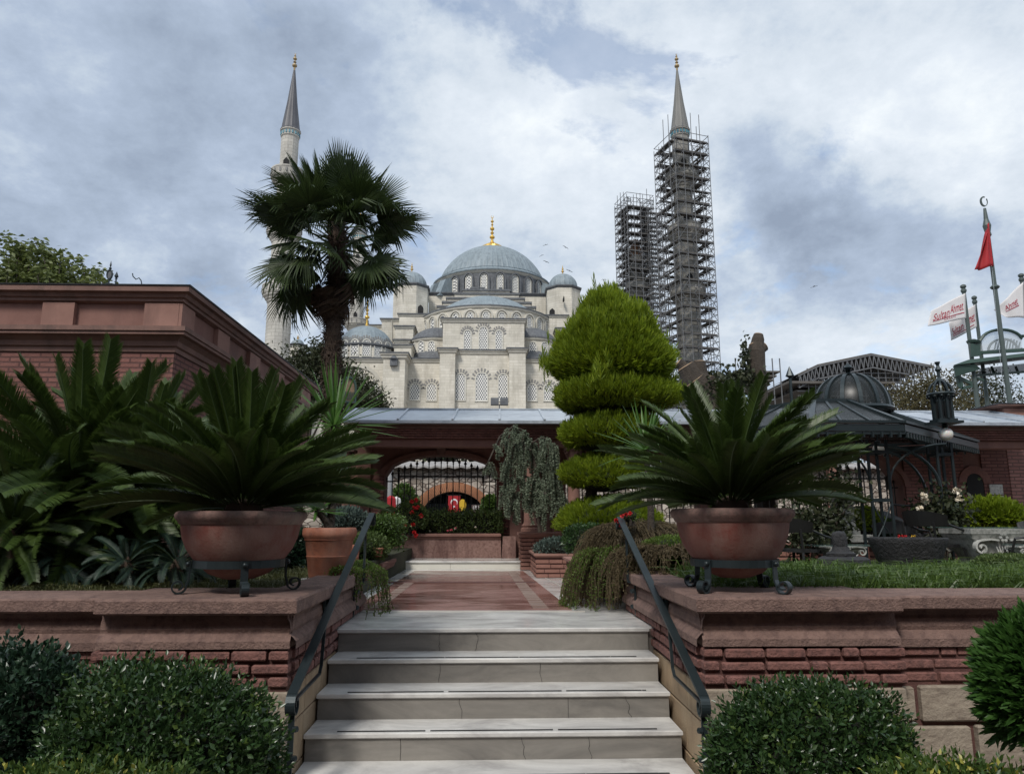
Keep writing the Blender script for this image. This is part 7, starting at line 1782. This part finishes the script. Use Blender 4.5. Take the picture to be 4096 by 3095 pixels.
for i in range(14):
    z = at(870, 372+4.6*i, D).z; g = MB(); x0 = lf.x+(0 if z < lf.z else (z-lf.z)*3.0); x1 = rt_.x-max(0,(z-rt_.z))*4
    if z > pkp.z-1: continue
    for y in (D+.3, D+4): g.bar((x0, y, z), (min(x1, rt_.x-.2), y, z), .06)
    g.build('ledger', m_pipe, ss)
k = MB()
for i in range(9): x = lf.x+2+(rt_.x-lf.x-4)*i/9; k.bar((x, D+.25, at(870,430,D).z), (x+3, D+.25, at(870,385,D).z), .05)
k.build('diagonal_brace', m_pipe, ss)
# trees at right behind
for (u, v, D_, rx, rz, n, mt, lab, sd1) in ((945, 405, 32, 2.2, 1.5, 3600, m_tree3, 'sparse autumn tree left of the green entrance sign', 4),(985, 400, 36, 2.6, 1.5, 4200, m_tree2, 'bushy dark tree beneath the green entrance sign', 9),(905, 410, 34, 1.8, 1.3, 2400, m_tree3, 'thin see-through tree beneath the scaffold roof', 14)):
    p = at(u, v, D_); tree('sparse_tree', (p.x, D_, 0), (p.x, D_, p.z-.3*rz), (p.x, D_, p.z, rx, 1.2, rz), n, .15, mt, lab, clumps=18, cl=.5, seed=sd1, limbs=8)
# ------------------------------------------------------------------ entrance sign structure with flags
def U5(x): return 900+.13465*x
def V5(y): return 187.5+.13465*y
def Q5(x, y, D): return at(U5(x), V5(y), D)
D = 20.
es = thing('entrance_sign_frame', (Q5(700, 1600, D).x, D, 0), 'green steel entrance canopy with arched glass panels above the right pavilion', 'sign frame')
def P5(x, y, d=0): return Q5(x, y, D+d)
k = MB(); k.hexa([P5(395,1316,-.3), P5(1050,1236,-.3), P5(1050,1262,.9), P5(500,1330,.9)]+[P5(510,1275,-.25), P5(1050,1212,-.25), P5(1050,1240,.85), P5(560,1290,.85)]); k.build('canopy', m_green, es)
arc = [P5(585, 1150, 0)]+[P5(600+155*(1-cos(t)), 1140-88*sin(t), 0) for t in [pi*j/12 for j in range(1, 12)]]+[P5(905,1100,0), P5(1000,1098,0)]
k = MB(); k.tube(arc, .045, 6); k.bar(P5(590,1225), P5(1000,1200), .09, .09); k.tube([P5(655+110*(1-cos(t)), 1210-88*sin(t), .1) for t in [pi*j/12 for j in range(13)]], .035, 6); k.bar(P5(655,1212,.1), P5(905,1195,.1), .06); k.build('arch_frame', m_green, es)
k = MB(); q = [P5(600,1222,.03), P5(905,1202,.03)]+[P5(905,1105,.03)]+[P5(600+155*(1-cos(t)), 1140-86*sin(t), .03) for t in [pi*j/12 for j in range(11, 0, -1)]]
k.add(q+[v+Vector((0,.02,0)) for v in q], [tuple(range(len(q))), tuple(range(2*len(q)-1, len(q)-1, -1))]); k.build('glass_panel', m_pane, es)
k = MB(); k.hexa([P5(526,1256,-.1),P5(600,1248,-.1),P5(600,1248,.1),P5(526,1256,.1),P5(526,1155,-.1),P5(592,1150,-.1),P5(592,1150,.1),P5(526,1155,.1)]); k.build('side_panel', m_green, es)
k = MB(); k.tube([P5(545,1155), P5(545,1140), P5(545,1125)], [.16,.19,.06], 12); k.build('knob', m_green, es)
k = MB()
for i in range(9): k.bar(P5(700+22*i, 1205, .14), P5(715+22*i, 1150-30*sin(pi*(i+.5)/9), .14), .03)
k.build('slats', m_green, es)
k = MB(); k.hexa([P5(400,1316,-.25), P5(415,1400,-.2), P5(420,1400,0), P5(405,1316,0), P5(560,1310,-.25), P5(600,1345,-.2), P5(602,1345,0), P5(562,1310,0)]); k.build('side_bracket', m_green, es)
k = MB(); k.bar(P5(410,1395), P5(530,1455), .09); k.bar(P5(450,1420), P5(455,1490), .08); k.bar(P5(455,1490), P5(535,1470), .08); k.bar(P5(405,1320), P5(440,1480), .06); k.bar(P5(540,1400), P5(620,1430), .06); k.build('side_struts', m_green, es)
k = MB(); k.hexa([P5(555,1392,.3),P5(950,1362,.3),P5(950,1362,.33),P5(555,1392,.33),P5(600,1340,.8),P5(950,1300,.8),P5(950,1300,.83),P5(600,1340,.83)]); k.build('lower_glass', m_smoke, es)
k = MB(); k.bar(P5(555,1394,.3), P5(950,1364,.3), .06); 
for x in (690, 870): k.bar(P5(x-10,1330,.75), P5(x+10,1382,.3), .06)
k.build('lower_frame', m_green, es)
def pole(x, ytop, d, r, lab, top='ball', h2=None):
    p = Q5(x, ytop, D+d); root = thing('flagpole', (p.x, D+d, 0), lab, 'flagpole', 'flagpoles on the entrance frame')
    MB().tube([(p.x, D+d, 0), (p.x, D+d, p.z-.2)], [r*1.25, r*.85], 12).build('pole', m_poleg, root)
    if top == 'ball': MB().lathe([(r,p.z-.25),(r*1.3,p.z-.22),(r*1.3,p.z-.16),(r*.8,p.z-.13),(r*1.4,p.z-.08),(r*1.3,p.z-.03),(r*.5,p.z)], (p.x, D+d), 10).build('cap', m_poleg, root)
    else:
        MB().lathe([(r,p.z-.85),(r*1.5,p.z-.8),(r*1.2,p.z-.7),(r*1.8,p.z-.5),(r,p.z-.3),(r*.6,p.z+.05)], (p.x, D+d), 10).build('cap', m_poleg, root)
        n = 16; R_ = .16; o_ = [(R_*.7*cos(radians(75)+radians(320)*i/n), R_*sin(radians(75)+radians(320)*i/n)) for i in range(n+1)]; i_ = [(x*.78+.02, y*.82) for x, y in o_]
        MB().ringprism(o_, i_, (p.x, D+d, p.z+.27), (1,0,0), (0,0,1), (0,1,0), -.02, .02, closed=False).build('crescent', m_poleg, root)
        for z in (p.z*.93, p.z*.62): pass
    return root, p
mp, pm = pole(630, 165, -.4, .062, 'tallest flagpole with a crescent top at the right', 'crescent')
z = Q5(712, 738, D-.4).z; MB().lathe([(.09,z-.05),(.13,z),(.09,z+.05)], (pm.x, D-.4), 12).build('collar', m_poleg, mp)
MB().tube([(pm.x-.05, D-.5, pm.z-1), (pm.x-.28, D-.6, pm.z-5), (pm.x-.08, D-.5, pm.z-8.2)], .008, 4).build('halyard', m_pane, mp)
p1, q1 = pole(467, 718, 0, .06, 'left short flagpole carrying the larger white flag')
p2, q2 = pole(549, 802, .6, .055, 'short flagpole second from the left, behind the first')
p3, q3 = pole(897, 636, .2, .06, 'short flagpole at the right edge of the picture')
def cloth(name, corners, D_, mat, lab, grp, nx=18, ny=12, amp=.05, text=None, waves=2.2, cat='flag'):
    """corners tl,tr,br,bl in crop5 coords; hoist on the right"""
    C4 = [Q5(x, y, D_) for x, y in corners]; root = thing(name, C4[1], lab, cat, grp)
    def S_(u, v):
        p = C4[0].lerp(C4[1], u).lerp(C4[3].lerp(C4[2], u), v); return p+Vector((0, amp*sin(waves*2*pi*(1-u)+v*1.8)*(1-u*.8), .25*amp*sin(5*(1-u)+v)))
    V = [tuple(S_(i/nx, j/ny)) for j in range(ny+1) for i in range(nx+1)]; m = nx+1
    Fs = [(j*m+i, (j+1)*m+i, (j+1)*m+i+1, j*m+i+1) for j in range(ny) for i in range(nx)]
    o = mk('cloth', V, Fs, mat, root, smooth=True); sm = o.modifiers.new('thick', 'SOLIDIFY'); sm.thickness = .006
    if text:
        for (body, u0, u1, v0, v1, size) in text:
            c_ = bpy.data.curves.new('lettering', 'FONT'); c_.body = body; c_.size = 1; c_.resolution_u = 4; c_.align_x = 'LEFT'; t = bpy.data.objects.new('lettering', c_); COL.objects.link(t); bpy.context.view_layer.update()
            me = bpy.data.meshes.new_from_object(t); bpy.data.objects.remove(t); bpy.data.curves.remove(c_)
            co_ = np.empty(len(me.vertices)*3); me.vertices.foreach_get('co', co_); co_ = co_.reshape(-1, 3); mn, mx = co_.min(0), co_.max(0)
            O = ORG[root.name]
            for vtx in me.vertices:
                uu = u0+(u1-u0)*(vtx.co.x-mn[0])/(mx[0]-mn[0]); vv = v1+(v0-v1)*(vtx.co.y-mn[1])/(mx[1]-mn[1]); vtx.co = S_(uu, vv)-Vector((0,.012,0))-O
            me.name = 'lettering'; me.materials.clear(); me.materials.append(m_flagtx); link_mesh('lettering', me, root)
    return root
TX = [('Sultan', .12, .52, .33, .72, 1), ('Ahmet', .55, .93, .26, .64, 1), ('______________', .12, .95, .74, .77, 1), ('SARAYI', .40, .70, .80, .87, 1)]
cloth('white_flag', [(240,905),(486,782),(494,970),(207,1024)], D-.1, m_flagw, 'larger white flag with dark red lettering flying left of the green frame', 'white lettered flags', text=TX, waves=1.2)
cloth('white_flag', [(358,1000),(560,865),(574,1036),(374,1134)], D+.5, m_flagw, 'smaller white lettered flag hanging behind and below the larger one', 'white lettered flags', text=[('Sultan', .08, .5, .40, .78, 1), ('met', .72, .94, .35, .7, 1), ('_________', .08, .9, .82, .85, 1)], waves=1.6)
cloth('white_flag', [(705,900),(916,698),(925,968),(775,955)], D+.1, m_flagw, 'white flag at the right edge of the picture with a curved red emblem', 'white lettered flags', text=[('Ahmet', .25, .75, .28, .55, 1), ('_______', .25, .78, .58, .61, 1)], waves=1.3)
cloth('red_flag', [(640,330),(660,258),(700,585),(541,612)], D-.55, m_flagr, 'red flag hanging in folds from the tallest flagpole', None, amp=.10, waves=1.6)
# street lamp style floodlight beyond the pavilion
p = at(UC(1295), VC(1545), 30); q = at(UC(1295), VC(1512), 30)
fl_ = thing('floodlight_mast', (p.x, 30, 0), 'twin floodlight on a thin mast just above the pavilion roof', 'floodlight')
MB().bar((p.x,30,0), (p.x,30,q.z), .05).build('mast', m_pipe, fl_)
for s in (-1, 1): MB().rbox(p.x+s*.20-.17, p.x+s*.20+.17, 29.9, 30.1, q.z-.05, q.z+.26, .01).build('lamp', m_leadd, fl_)
